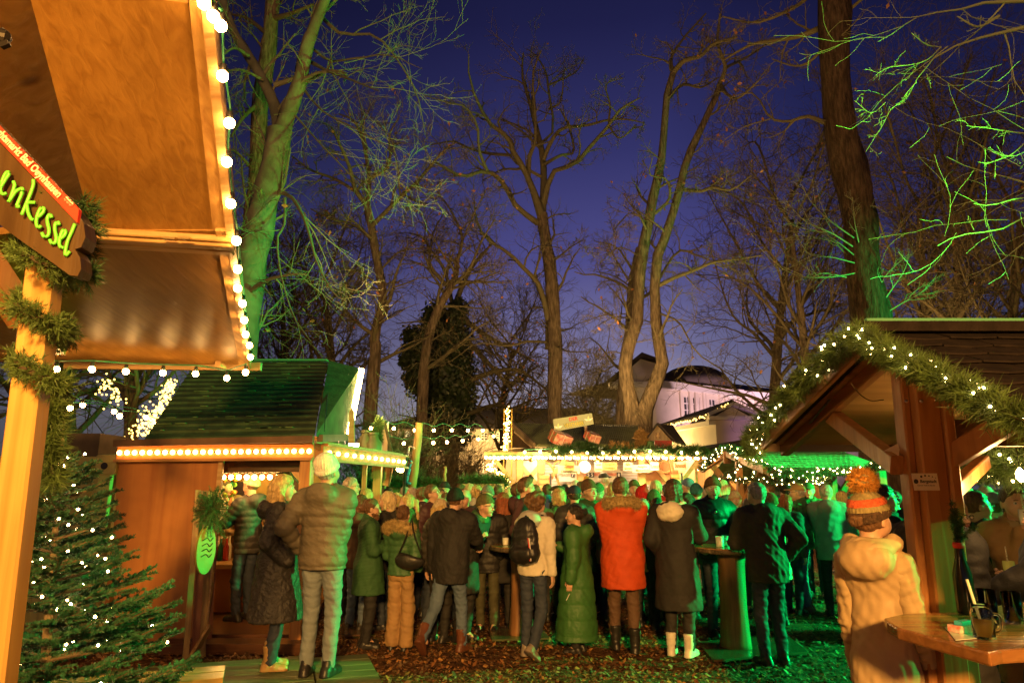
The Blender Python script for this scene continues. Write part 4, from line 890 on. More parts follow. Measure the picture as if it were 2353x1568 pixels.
# ------------------------------------------------------------------ lit fir tree, lower left
def fir_tree():
    rng = np.random.RandomState(8); Y0 = 3.55; top = at(150, 945, Y0); base = np.array([at(120, 1568, Y0)[0] + .02, Y0, 0.0])
    root = empty('christmas_tree', base, 'fir tree with a bare tall tip, strung with warm fairy lights, lower left', 'christmas tree')
    tk = spline([base, base * .5 + top * .5 + [-.01, 0, 0], top], 12); mb = MB(); mb.tube(tk, np.linspace(.035, .006, 12), 8); mb.build('trunk', M('young_bark', (.16, .11, .05), .8), root)
    N1, N2, tw = [], [], MB(); H = top[2]
    def needles(P0, P1, dens, ln):
        L_ = np.linalg.norm(P1 - P0); n = max(6, int(L_ * dens)); t = rng.rand(n, 1); c = P0 + (P1 - P0) * t; T = norm(P1 - P0)
        e = rng.normal(size=(n, 3)); e -= T * (e @ T)[:, None]; e /= np.linalg.norm(e, axis=1, keepdims=True); e[:, 2] += .35
        d = e + T * .75; d /= np.linalg.norm(d, axis=1, keepdims=True); s = np.cross(d, rng.normal(size=(n, 3))); s /= np.linalg.norm(s, axis=1, keepdims=True)
        l = ln * (.75 + .4 * rng.rand(n, 1)); N1.append(np.stack([c - s * .0020, c + s * .0020, c + d * l + s * .0012, c + d * l - s * .0012], 1).reshape(-1, 3))
    # tip
    needles(at(150, 1065, Y0), top, 420, .012)
    lights = []
    z = H * .87
    while z > .25:
        f = 1 - z / (H * .9); Rr = .06 + .76 * f ** .85; nb = 9 + int(4 * f)
        for k in range(nb):
            a = rng.rand() * 6.28; R1 = Rr * (.7 + .5 * rng.rand()); o = np.array([base[0] + (top[0] - base[0]) * z / H, Y0, z])
            d = np.array([math.cos(a), math.sin(a), .25 + .25 * (1 - f)]); e = o + d * R1; e[2] -= .10 * f * R1; mid = (o + e) / 2 + [0, 0, -.05 * R1]
            if e[1] > Y0 + .45: continue
            S = spline([o, mid, e], 9); tw.tube(S, np.linspace(.008, .0025, 9), 5)
            for i in range(8):
                needles(S[i], S[i + 1], 900 if i > 1 else 300, .017)
            Td = norm(e - o); sd = norm(np.cross(Td, [0, 0, 1]))
            ns = int(3 + 9 * R1)
            for j in range(ns):
                t = .25 + .7 * (j + rng.rand()) / ns; i = int(t * 8); p = S[i] + (S[i + 1] - S[i]) * (t * 8 - i); s_ = 1 if j % 2 else -1
                l2 = R1 * .42 * (1.15 - t) + .03; q = p + (Td * .75 + sd * s_ * .8 + [0, 0, .1 * rng.normal() - .02]) * l2
                tw.tube(np.array([p, q]), [.003, .0015], 4); needles(p, q, 1000, .015)
                if l2 > .1:
                    for h in (.4, .65):
                        p2 = p + (q - p) * h; q2 = p2 + (norm(q - p) * .7 + norm(np.cross(q - p, [0, 0, 1])) * (1 if h < .5 else -1) * .7) * l2 * .4; needles(p2, q2, 1000, .014)
            for _ in range(1 if f < .3 else 2):
                if rng.rand() < .42: i = rng.randint(2, 8); lights.append(S[i] + rng.normal(0, .02, 3) + [0, -.01, .01])
        z -= .058 + .035 * f
    V = np.concatenate(N1); mb = MB(); mb.add(V, [np.arange(len(V)).reshape(-1, 4)]); mb.build('needles', M('spruce_needles', (.035, .12, .05), .5, .4, 8, 0), root)
    tw.build('branches', M('spruce_twig', (.12, .08, .04), .9, 0, bump=0), root)
    lights = sorted(lights, key=lambda p: -p[2])
    lights = [p for p in lights if p[2] > .55][:100]
    cab = MB(); o_ = sorted(lights, key=lambda p: (round(p[2] / .12), math.atan2(p[1] - Y0, p[0] - base[0]) * (1 if round(p[2] / .12) % 2 else -1))); cab.tube(spline(o_, len(o_) * 3), .0018, 3)
    cab.build('light_cable', BLACKP, root)
    bulbs(root, lights, .0068, FAIRY)
fir_tree()

# ------------------------------------------------------------------ B. brown hut left
ZF = zof(1036, 7.7)
def hut():
    Y0 = 7.7; root = empty('brown_hut', at(480, 1120, Y0) * [1, 1, 0], 'brown plywood market hut with green shingle roof and a lit serving window', 'hut')
    X = lambda u, v=1100, Y=Y0: at(u, v, Y)[0]
    RED = wood('red_brown_plywood', (.42, .18, .045), (.30, .11, .028), 'Z', .3, .38, knots=False)
    ztop = zof(1054, Y0)
    mb = MB(); mb.prism([at(268, 1054, Y0), at(510, 1050, Y0), [X(508), Y0, .06], [at(268, 1400, Y0)[0] + .0, Y0, .06]], (0, .05, 0)); mb.build('wall_panel', RED, root)
    mb = MB(); mb.beam([X(505), Y0 - .02, .06], [X(507), Y0 - .02, ztop], .05, .05, up=(0, -1, 0)); mb.build('wall_batten', PINE, root)
    mb = MB(); mb.prism([[X(268), Y0 + .05, .06], [X(268), Y0 + .05, ztop], [X(268) - .9, 10.6, ztop], [X(268) - .9, 10.6, .06]], (.05, 0, 0)); mb.build('side_wall', RED, root)
    # interior back wall, floor, counter
    xb0, xb1 = at(400, 1100, 10.2)[0], at(760, 1100, 10.2)[0]
    mb = MB(); mb.prism([[xb0, 10.2, 0], [xb1, 10.2, 0], [xb1, 10.2, 2.4], [xb0, 10.2, 2.4]], (0, .05, 0)); mb.build('back_wall', wood('orange_plywood', (.55, .27, .08), (.42, .19, .05), 'Z', .4, .45, knots=False), root)
    mb = MB(); mb.prism([[xb0, Y0 + .1, .06], [X(720), Y0 + .1, .06], [xb1, 10.2, .06], [xb0, 10.2, .06]], (0, 0, .06)); mb.build('floor', wood('dark_deck', (.13, .055, .025), (.08, .03, .015), 'X', 1, .3), root)
    mb = MB(); mb.beam([X(430), Y0 - .12, .05], [X(735), Y0 - .12, .05], .3, .1); mb.build('step', wood('dark_deck', (.13, .055, .025), (.08, .03, .015), 'X', 1, .3), root)
    zc = zof(1303, 9.2)
    mb = MB(); mb.prism([at(470, 1303, 9.05) * [1, 1, 0] + [0, 0, zc], at(600, 1303, 9.05) * [1, 1, 0] + [0, 0, zc], at(640, 1290, 9.9) * [1, 1, 0] + [0, 0, zc], at(470, 1290, 9.9) * [1, 1, 0] + [0, 0, zc]], (0, 0, .05)); mb.build('counter_top', wood('counter_oak', (.55, .33, .13), (.42, .22, .08), 'X', 1, .3), root)
    mb = MB(); mb.prism([at(470, 1303, 9.15) * [1, 1, 0] + [0, 0, .12], at(600, 1303, 9.15) * [1, 1, 0] + [0, 0, .12], at(600, 1303, 9.15) * [1, 1, 0] + [0, 0, zc - .003], at(470, 1303, 9.15) * [1, 1, 0] + [0, 0, zc - .003]], (0, .04, 0)); mb.build('counter_front', RED, root)
    # beams
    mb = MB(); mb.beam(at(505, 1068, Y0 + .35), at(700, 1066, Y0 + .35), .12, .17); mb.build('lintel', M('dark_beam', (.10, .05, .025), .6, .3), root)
    mb = MB(); mb.beam(at(508, 1083, Y0 + .6), at(660, 1082, Y0 + .6), .05, .03); mb.build('lamp_rail', PINE, root)
    mb = MB(); mb.beam(at(650, 1080, Y0 + .5), at(700, 1142, Y0 + .5), .08, .1); mb.build('brace', M('dark_beam', (.10, .05, .025), .6, .3), root)
    mb = MB(); mb.beam([X(704), Y0 - .01, 0], [X(704), Y0 - .01, ztop + .02], .13, .13, up=(0, -1, 0), ch=.01); mb.build('post', wood('hut_post', (.52, .24, .07), (.38, .15, .04), 'Z', 1, .4), root)
    # bulb fascia: channel board
    def fascia(a, b, n, nm):
        D = norm(b - a); N = np.cross(D, [0, 0, 1.]); N = norm(N)
        FB = wood('fascia_board', (.52, .24, .08), (.40, .16, .05), 'X', 1, .45)
        mb = MB(); mb.beam(a + N * .02, b + N * .02, .03, .17); mb.build('fascia_board', FB, root)
        mb = MB(); mb.beam(a + N * .055 + [0, 0, .085], b + N * .055 + [0, 0, .085], .07, .03); mb.beam(a + N * .055 - [0, 0, .085], b + N * .055 - [0, 0, .085], .07, .03); mb.build('fascia_lip', FB, root)
        pts = [a + (b - a) * ((k + .5) / n) + N * .055 for k in range(n)]
        ls = empty('light_row', pts[0], nm, 'string light', 'bulb rows set in the hut fascias')
        mb = MB(); mb.tube([pts[0] - N * .014, pts[-1] - N * .014], .006, 4); mb.build('cable', BLACKP, ls); bulbs(ls, pts, .027, BULBS)
    fascia(at(272, 1040, Y0 - .05), at(722, 1036, Y0 - .05), 26, 'row of round bulbs in the front fascia of the brown hut')
    p1 = at(726, 1038, Y0 - .05); zz = p1[2]; r = ray(926, 1061); t = (zz - CH) / r[2]; p2 = np.array([0, 0, CH]) + r * t
    if p2[1] > 13.5 or p2[1] < 8: p2 = at(926, 1061, 11.3)
    fascia(p1 + [.04, .02, 0], p2, 12, 'row of round bulbs in the fascia running back from the hut corner')
    # awning roof over the side
    mb = MB(); mb.prism([p1 + [0, 0, .10], p2 + [0, 0, .10], p2 + [-1.2, 0, .14], p1 + [-.3, .6, .12]], (0, 0, .03)); mb.build('side_awning', PINE, root)
    for u, w, nm in ((838, 10, 9.6), (868, 17, 10.4)):
        q = at(u, 1080, nm); mb = MB(); mb.beam([q[0], nm, 0], [q[0], nm, zz], w / F * nm, w / F * nm, up=(0, -1, 0)); mb.build('post', wood('awning_post', (.45, .30, .10), (.32, .2, .06), 'Z', 1, .5), root)
    # main roof: tiled
    E0, E1, R0, R1 = at(332, 1012, 7.35), at(722, 1002, 7.35), at(450, 832, 10.4), at(752, 832, 10.4)
    RT = M('green_felt_shingle', (.03, .06, .025), .85, .5, 5, .6, bscale=25)
    rows = 16; cols = 1; mb = MB()
    for i in range(rows):
        f0, f1 = i / rows, (i + 1) / rows; a = E0 + (R0 - E0) * f0; b = E1 + (R1 - E1) * f0; c = E1 + (R1 - E1) * f1; d = E0 + (R0 - E0) * f1
        mb.prism([a, b, c - [0, 0, .028], d - [0, 0, .028]], (0, 0, .03))
    mb.build('shingle_roof', RT, root)
    for i in range(60):
        mb = MB(); f = RS.randint(1, rows) / rows; g = RS.rand() * .8 + .02; l = .05 + .2 * RS.rand(); a = E0 + (R0 - E0) * f; b = E1 + (R1 - E1) * f
        p = a + (b - a) * g + [0, -.01, .036 - .028 * 0]; q = a + (b - a) * (g + l / 3) + [0, -.01, .036]; mb.beam(p, q, .03, .008); mb.build('curled_shingle', M('pale_moss_edge', (.10, .17, .06), .8, .3), root)
    mb = MB(); mb.beam(R0 + [0, 0, .03], R1 + [.0, 0, .03], .12, .03); mb.build('ridge_cap', M('green_metal', (.03, .2, .09), .35, 0, bump=0), root)
    mb = MB(); mb.beam(E0 + [-.3, -.03, -.03], E1 + [0, -.03, -.03], .06, .07); mb.build('eaves_board', M('dark_beam', (.10, .05, .025), .6, .3), root)
    # right slope
    H1, H2 = at(826, 850, 10.4), at(796, 1000, 9.4)
    mb = MB(); mb.prism([E1 + [.02, 0, 0], R1 + [.02, 0, 0], H1, H2], (0, 0, .03)); mb.build('roof_return', RT, root)
    mb = MB(); mb.beam(at(735, 1006, 7.5), at(800, 1004, 9.4), .06, .08); mb.build('eaves_board', M('dark_beam', (.10, .05, .025), .6, .3), root)
    # dense rope light up the roof edge
    rl = empty('rope_light', H2, 'blinding rope light climbing the right roof edge of the brown hut', 'rope light')
    mb = MB(); mb.tube([H1 + [.03, 0, .02], H2 + [.03, 0, .02]], .016, 6); mb.build('tube', M('rope_light_tube', (.9, .7, .4), .4, 0, bump=0, emit=(1, .62, .3), estr=12), rl)
    bulbs(rl, [H1 + (H2 - H1) * k / 59 + [.03 + .035 * (k % 2 * 2 - 1), -.02, .02] for k in range(60)], .014, FAIRYW)
    # strap & cleat on roof
    mb = MB(); mb.tube(spline([at(745, 990, 7.6), at(748, 950, 7.9), at(755, 880, 9.4)], 10), .006, 4); mb.build('roof_strap', BLACKP, root)
    # interior lamps
    ls = empty('light_string', at(512, 1091, Y0 + .5), 'nine bulbs on a rail inside the serving window of the brown hut', 'string light', 'festoon bulb strings')
    pp = [at(513 + i * 17.8, 1095, Y0 + .6) for i in range(9)]; mb = MB(); mb.tube([pp[0] + [0, 0, .05], pp[-1] + [0, 0, .05]], .006, 4); mb.build('cable', BLACKP, ls); bulbs(ls, pp, .03, BULB, True)
    # shelf with jars, fruit, menu picture
    mb = MB(); mb.beam(at(495, 1152, 9.9), at(560, 1148, 9.9), .3, .03); mb.build('shelf', PINE, root)
    mb = MB(); mb.box(at(548, 1135, 10.15), (.3, .02, .36)); mb.build('menu_picture', M('dark_menu', (.06, .03, .04), .4, .4), root)
    return root, zc
hut_root, ZC = hut()
def fruit_basket():
    root = empty('fruit_garland', at(500, 1135, 9.6), 'bunch of green apples, oranges and dried fruit hanging in the hut window', 'garland')
    rng = np.random.RandomState(2); cols = [M('apple_green', (.30, .42, .05), .35, 0, bump=0), M('orange_fruit', (.8, .3, .04), .4, 0, bump=0), M('red_fruit', (.6, .06, .03), .35, 0, bump=0)]
    for i in range(26):
        u = 492 + rng.rand() * 50; v = 1085 + rng.rand() * 55; mb = MB(); mb.sphere(at(u, v, 9.5 + rng.rand() * .2), .035, 8, 6); mb.build('fruit', cols[rng.choice(3)], root, smooth=True)
    for i in range(10):
        u = 500 + rng.rand() * 36; v = 1145 + rng.rand() * 22; mb = MB(); mb.lathe(at(u, v, 9.6), [(.012, 0), (.026, .03), (.01, .09)], 7); mb.build('dried_fruit', M('dried_fruit', (.55, .25, .12), .6, 0, bump=0), root, smooth=True)
fruit_basket()
def bottles():
    rng = np.random.RandomState(5); cols = [M('bottle_green', (.02, .12, .04), .12, 0, bump=0), M('bottle_brown', (.2, .07, .02), .12, 0, bump=0), M('jar_red', (.5, .05, .03), .2, 0, bump=0), M('label_cream', (.7, .6, .4), .6, 0, bump=0)]
    names = ['green', 'brown', 'red', 'cream']
    for i in range(8):
        u = 478 + i * 6.5; c = at(u, 1290, 9.75 if i % 2 else 9.6); c[2] = ZC + .05; k = i % 4
        b = empty('bottle', c, '%s bottle number in the row behind the counter at the wreath' % names[k] if False else '%s bottle %s on the hut counter behind the wreath' % (names[k], ['nearest the wreath', 'beside the green one', 'second from the wreath', 'partly hidden', 'in the middle of the row', 'right of centre', 'near the vendor', 'last before the vendor'][i]), 'bottle', 'bottles on the hut counter')
        mb = MB(); mb.lathe(c, [(.035, 0), (.037, .02), (.037, .17), (.014, .23), (.013, .29)], 10); mb.build('glass', cols[k], b, smooth=True)
        mb = MB(); mb.lathe(c + [0, 0, .285], [(.016, 0), (.016, .025)], 8); mb.build('cap', cols[3], b)
bottles()
# leaning sign board with wreath and yellow round sign
def wreath_board():
    root = empty('folding_signboard', gp(430, 1535), 'tall leaning plank signboard set at the left end of the serving window', 'signboard')
    a = gp(425, 1538); a2 = at(462, 1120, 6.95); PL = wood('green_lit_plank', (.38, .24, .09), (.22, .12, .04), 'Z', 1, .45)
    for (ub, vb, ut, w, m_) in ((424, 1538, 455, .05, PL), (446, 1522, 470, .07, wood('redbrown_plank', (.26, .10, .04), (.16, .05, .02), 'Z', 1, .4)), (463, 1508, 485, .07, PL), (477, 1490, 500, .06, wood('redbrown_plank', (.26, .10, .04), (.16, .05, .02), 'Z', 1, .4))):
        b = gp(ub, vb); t = at(ut, 1125 + (ut - 455) * .1, b[1] + .12); mb = MB(); mb.beam(b, t, w, .03, up=(.5, -.9, 0)); mb.build('plank', m_, root)
    mb = MB(); mb.beam(gp(418, 1545, .03), at(481, 1440, 7.3), .03, .07); mb.build('foot_brace', PL, root)
    # round-ended yellow sign hanging
    rs = empty('hanging_sign', at(468, 1310, 6.85), 'narrow oval yellow-green sign hanging under the fir wreath', 'sign')
    c = at(470, 1262, 6.85); t = np.linspace(0, 2 * math.pi, 24, endpoint=False); D = norm([.55, .84, 0])
    mb = MB(); mb.prism([c + D * .10 * math.cos(q) + np.array([0, 0, .225 * math.sin(q)]) for q in t], (.02, -.008, 0)); mb.build('board', M('yellow_sign', (.30, .28, .05), .5, .1), rs)
    for k in range(4):
        mb = MB(); mb.tube(spline([c + D * (-.05) + [.024, -.012, .09 - k * .05], c + [.024, -.012, .11 - k * .05], c + D * .03 + [.024, -.012, .08 - k * .05], c + D * .06 + [.024, -.012, .11 - k * .05]], 10), .004, 4); mb.build('script_line', BLACKP, rs)
    # wreath bunch
    w = empty('fir_wreath', at(490, 1180, 6.8), 'bushy fir wreath on top of the leaning signboard by the serving window', 'wreath')
    rng = np.random.RandomState(6); c = at(487, 1170, 6.85); V = []
    mbt = MB(); allN = MB()
    for i in range(95):
        d = rng.normal(size=3); d[2] *= 1.15; d = norm(d); s = c + d * [.03, .03, .05]; e = c + d * np.array([.19, .15, .24]) * (.75 + .35 * rng.rand()); e[2] -= .05 * rng.rand()
        q = garland_mesh(spline([s, (s + e) / 2 + [0, 0, .02], e], 8), .008, 26, .02, 100 + i, .0013); allN.V += q.V; 
        for k_, vv in q.Fc.items(): allN.Fc.setdefault(k_, []).extend([x + allN.n for x in vv])
        allN.n += q.n; mbt.tube([s, e], .003, 4)
    for u, v in ((515, 1235), (508, 1225), (478, 1215), (462, 1200)):
        s = c; e = at(u, v, 6.8); q = garland_mesh(spline([s, (s + e) / 2 + [0, 0, .03], e], 8), .012, 60, .02, u, .0013); allN.V += q.V
        for k_, vv in q.Fc.items(): allN.Fc.setdefault(k_, []).extend([x + allN.n for x in vv])
        allN.n += q.n
    allN.build('needles', NEEDLE, w); mbt.build('twigs', TWIG, w)
wreath_board()
# props on the side awning: ski-board, milk can, conifer, floodlight, coat panels
def awning_props():
    Y = 10.0
    r = empty('floodlight', at(812, 1026, 9.4), 'small glaring floodlight at the foot of the rope light', 'lamp'); mb = MB(); mb.box(at(812, 1026, 9.4), (.12, .06, .09)); mb.build('lens', M('flood_lens', (1, .9, .8), .3, 0, bump=0, emit=(1, .78, .5), estr=140), r); mb = MB(); mb.box(at(812, 1026, 9.46), (.14, .05, .11)); mb.build('housing', BLACKP, r)
    r = empty('white_board', at(878, 1030, 10.4), 'bright white board standing on the hut awning', 'board')
    mb = MB(); mb.prism([at(873, 985, 10.5), at(893, 968, 10.5), at(888, 1048, 10.5), at(869, 1046, 10.5)], (0, .03, 0)); mb.build('panel', M('white_board', (.8, .68, .5), .6, .1), r)
    mb = MB(); mb.beam(at(883, 966, 10.5), at(898, 1052, 10.5) + [.03, 0, 0], .05, .04); mb.build('edge', M('birch_edge', (.12, .08, .05), .8, .4, 30), r)
    r = empty('conifer_pot', at(857, 1045, 10.2), 'small cone-shaped conifer on the hut awning', 'plant')
    p = spline([at(866, 1012, 10.2), at(868, 990, 10.2), at(872, 965, 10.2)], 12); garland_mesh(p, .07, 500, .05, 3, .003).build('foliage', NEEDLEL, r)
    for i, (u, v, s) in enumerate(((838, 1030, .11), (856, 1035, .12))):
        r = empty('milk_can', at(u, v + 12, 10.0), ['dark milk can lying on the awning beside the conifer', 'olive milk can standing on the awning before the white board'][i], 'milk can'); c = at(u, v + 14, 10.0)
        mb = MB(); mb.lathe(c, [(s, 0), (s * 1.05, .02), (s * 1.02, .2), (s * .6, .27), (s * .55, .32)], 14); mb.build('body', M('olive_metal', (.14, .13, .06), .4, .3), r, smooth=True); mb = MB(); mb.lathe(c + [0, 0, .322], [(s * .66, 0), (s * .6, .03)], 14); mb.build('lid', M('olive_metal', (.14, .13, .06), .4, .3), r)
    r = empty('picket_screen', at(770, 1010, 9.0), 'pinkish zigzag picket boards standing on the awning below the roof', 'screen')
    for i, (u, t, w) in enumerate(((735, 985, 16), (757, 975, 20), (778, 982, 14), (800, 945, 14))):
        b0 = at(u, 1018, 9.2); b1 = at(u + w * .5, t - 6, 9.2); mb = MB(); mb.prism([at(u, 1018, 9.2), at(u + w, 1018, 9.2), at(u + w * .9, t, 9.2), at(u + w * .5, t - 8, 9.2), at(u + w * .15, t, 9.2)], (0, .03, 0)); mb.build('picket', M('pink_board', (.62, .28, .22), .6, .2) if i < 3 else PINE, r)
    r = empty('hanging_slabs', at(880, 1110, 10.8), 'bark-edged wooden slabs hanging below the awning end', 'decoration')
    for (u0, v0, u1, v1, w) in ((862, 1065, 858, 1100, 12), (876, 1065, 872, 1108, 13), (895, 1065, 886, 1115, 16)):
        mb = MB(); mb.beam(at(u0, v0, 10.8), at(u1, v1, 10.8), w / F * 10.8, .03, up=(0, -1, 0)); s = mb.build('slab', PINE, r); 
        mb = MB(); mb.beam(at(u0, v0, 10.8) + [.05, -.01, 0], at(u1, v1, 10.8) + [.05, -.01, 0], .025, .04, up=(0, -1, 0)); mb.build('bark', M('birch_edge', (.12, .08, .05), .8, .4, 30), s)
    # steel pole with small lamp
    r = empty('lamp_pole', at(928, 1118, 11) * [1, 1, 0], 'thin bent steel pole with a glowing lamp left of the log post', 'lamp')
    mb = MB(); mb.tube(spline([gp(926, 1300), at(928, 1110, 11), at(938, 1035, 11), at(944, 1025, 11), at(953, 1030, 11)], 20), .018, 6); mb.build('pole', M('steel', (.6, .6, .6), .3, 0, bump=0, metal=1), r, smooth=True)
    mb = MB(); mb.sphere(at(921, 1077, 10.8), .05, 10, 8, (1.5, 1, 1)); mb.build('lamp', BULB, r)
awning_props()

# log posts
def logpost(label, ub, vb, ut, vt, Y, w, group='upright log posts'):
    b, t = at(ub, vb, Y), at(ut, vt, Y); b[2] = 0 if abs(b[2]) < 1.5 else b[2]; mb = MB(); n = 9
    P = np.array([b + (t - b) * k / n + RS.normal(0, .006, 3) for k in range(n + 1)]); mb.tube(P, np.linspace(w, w * .92, n + 1) / F * Y / 2, 10)
    r = mb.build('log_post', wood('debarked_log', (.42, .30, .10), (.26, .17, .06), 'Z', .8, .6), None, label, 'post', group, smooth=True); return r
logpost('thick debarked log post leaning right between the two bulb strings', 948, 1118, 964, 970, 12.5, 19)
logpost('short yellow stake behind the crowd in the middle', 1022, 1120, 1022, 1072, 14, 7)
logpost('thin stake under the hanging slabs of the hut awning', 883, 1125, 886, 1062, 13, 8)
def climbing_doll():
    Y = 12.3; r = empty('climbing_doll', at(940, 1110, Y), 'small blue-clad doll clinging to the left side of the leaning log', 'doll')
    mb = MB()
    for a, b, ra in ((at(941, 1075, Y), at(936, 1092, Y), .035), (at(940, 1074, Y), at(945, 1064, Y), .018), (at(937, 1092, Y), at(934, 1108, Y), .024), (at(934, 1108, Y), at(944, 1110, Y), .02)):
        mb.tube(np.linspace(a, b, 4), [ra * .8, ra, ra, ra * .8], 8)
    mb.build('suit', M('doll_blue', (.06, .25, .5), .7, .2), r, smooth=True); mb = MB(); mb.sphere(at(945, 1062, Y), .022, 8, 6); mb.build('head', M('doll_skin', (.6, .35, .22), .6, 0, bump=0), r, smooth=True)
    mb = MB(); mb.sphere(at(944, 1059, Y), .024, 8, 5, (1, 1, .8)); mb.build('cap', M('doll_blue', (.06, .25, .5), .7, .2), r, smooth=True)
climbing_doll()
# string lights centre
t1 = [(858, 984), (878, 985), (928, 988), (1001, 988), (1062, 986), (1107, 988), (1149, 987)]
u1 = [(961, 985)]
top = [(867, 983), (928, 984), (990, 990), (1051, 989), (1108, 989), (1162, 989), (1212, 990)]
def zc4(x, y): return (1100 * .672 + x * .2, 1300 * .672 + y * .2)
topb = [zc4(565, 548), zc4(828, 550), zc4(1068, 570), zc4(1287, 572), zc4(1493, 570), zc4(1678, 572), zc4(1847, 572)]
lowb = [zc4(478, 697), zc4(942, 720), zc4(1280, 715), zc4(1438, 706), zc4(1617, 692), zc4(1798, 672), zc4(1972, 638), zc4(2126, 614)]
light_string('upper festoon of seven bulbs from the hut to the vegetable stall', None, [at(u, v, 12 + .45 * i) for i, (u, v) in enumerate(topb)], .030, .06)
light_string('lower festoon of bulbs rising to the gable of the vegetable stall', None, [at(u, v, 12 + .5 * i) for i, (u, v) in enumerate(lowb)], .030, .05)

# planter boxes with fir trim
def planter(label, u0, u1, v, h, Y, seed, mat):
    a, b = at(u0, v, Y), at(u1, v, Y); z = a[2]; root = empty('planter_box', (a + b) / 2 * [1, 1, 0], label, 'planter', 'board-sided planters with fir trim')
    mb = MB(); n = 4; hh = z / n
    for i in range(n): mb.prism([[a[0], Y, hh * i + .004], [b[0], Y, hh * i + .004], [b[0], Y, hh * (i + 1) - .004], [a[0], Y, hh * (i + 1) - .004]], (0, .5, 0))
    mb.build('boards', mat, root)
    P = spline([[a[0], Y + .1, z + .03], (a + b) / 2 + [0, .1, .03], [b[0], Y + .1, z + .03]], 40); garland_mesh(P, .13, int((u1 - u0) * 7), .11, seed, .006).build('fir_trim', NEEDLE, root)
OLV = wood('olive_boards', (.26, .26, .08), (.17, .17, .05), 'X', 1, .5)
planter('long green board planter trimmed with fir behind the crowd at left', 795, 1005, 1117, 80, 14, 1, OLV)
planter('short pale board planter trimmed with fir below the star light', 1062, 1158, 1110, 70, 14.5, 2, wood('pale_boards', (.6, .42, .2), (.45, .3, .12), 'X', 1, .5))

# ------------------------------------------------------------------ star light (half visible)
def star():
    Y = 15.6; root = empty('star_light', at(1160, 1120, Y), 'half star outlined in dense yellow fairy lights left of the vegetable stall', 'star light')
    px = [(1169, 940), (1166, 1033), (1117, 1078), (1165, 1093), (1167, 1120)]
    px = [(1167, 938), (1160, 1036), (1120, 1076), (1163, 1092), (1165, 1122)]
    path = [at(u, v, Y) for u, v in px]; mb = MB()
    for a, b in zip(path[:-1], path[1:]): mb.beam(a, b, .045, .11, up=(0, -1, 0))
    for a, b in zip(path[:-1], path[1:]):
        pass
    mb.build('frame', M('gold_frame', (.5, .35, .08), .5, .2), root)
    rng = np.random.RandomState(4); pts = []
    for a, b in zip(path[:-1], path[1:]):
        n = int(np.linalg.norm(b - a) * 95)
        for k in range(n): pts.append(a + (b - a) * rng.rand() + [rng.normal(0, .035), -.075, rng.normal(0, .035)])
    rng.shuffle(pts); bulbs(root, pts, .013, M('star_fairy', (1, .8, .4), .3, 0, bump=0, emit=(1, .62, .15), estr=25, sample=False))
    mb = MB()
    for dx in (-.09, .09): mb.tube([path[0] + [dx, 0, 0], at(1165, 1170, Y) + [dx, 0, 0]], .012, 4)
    mb.build('mast', M('gold_frame', (.5, .35, .08), .5, .2), root)
star()

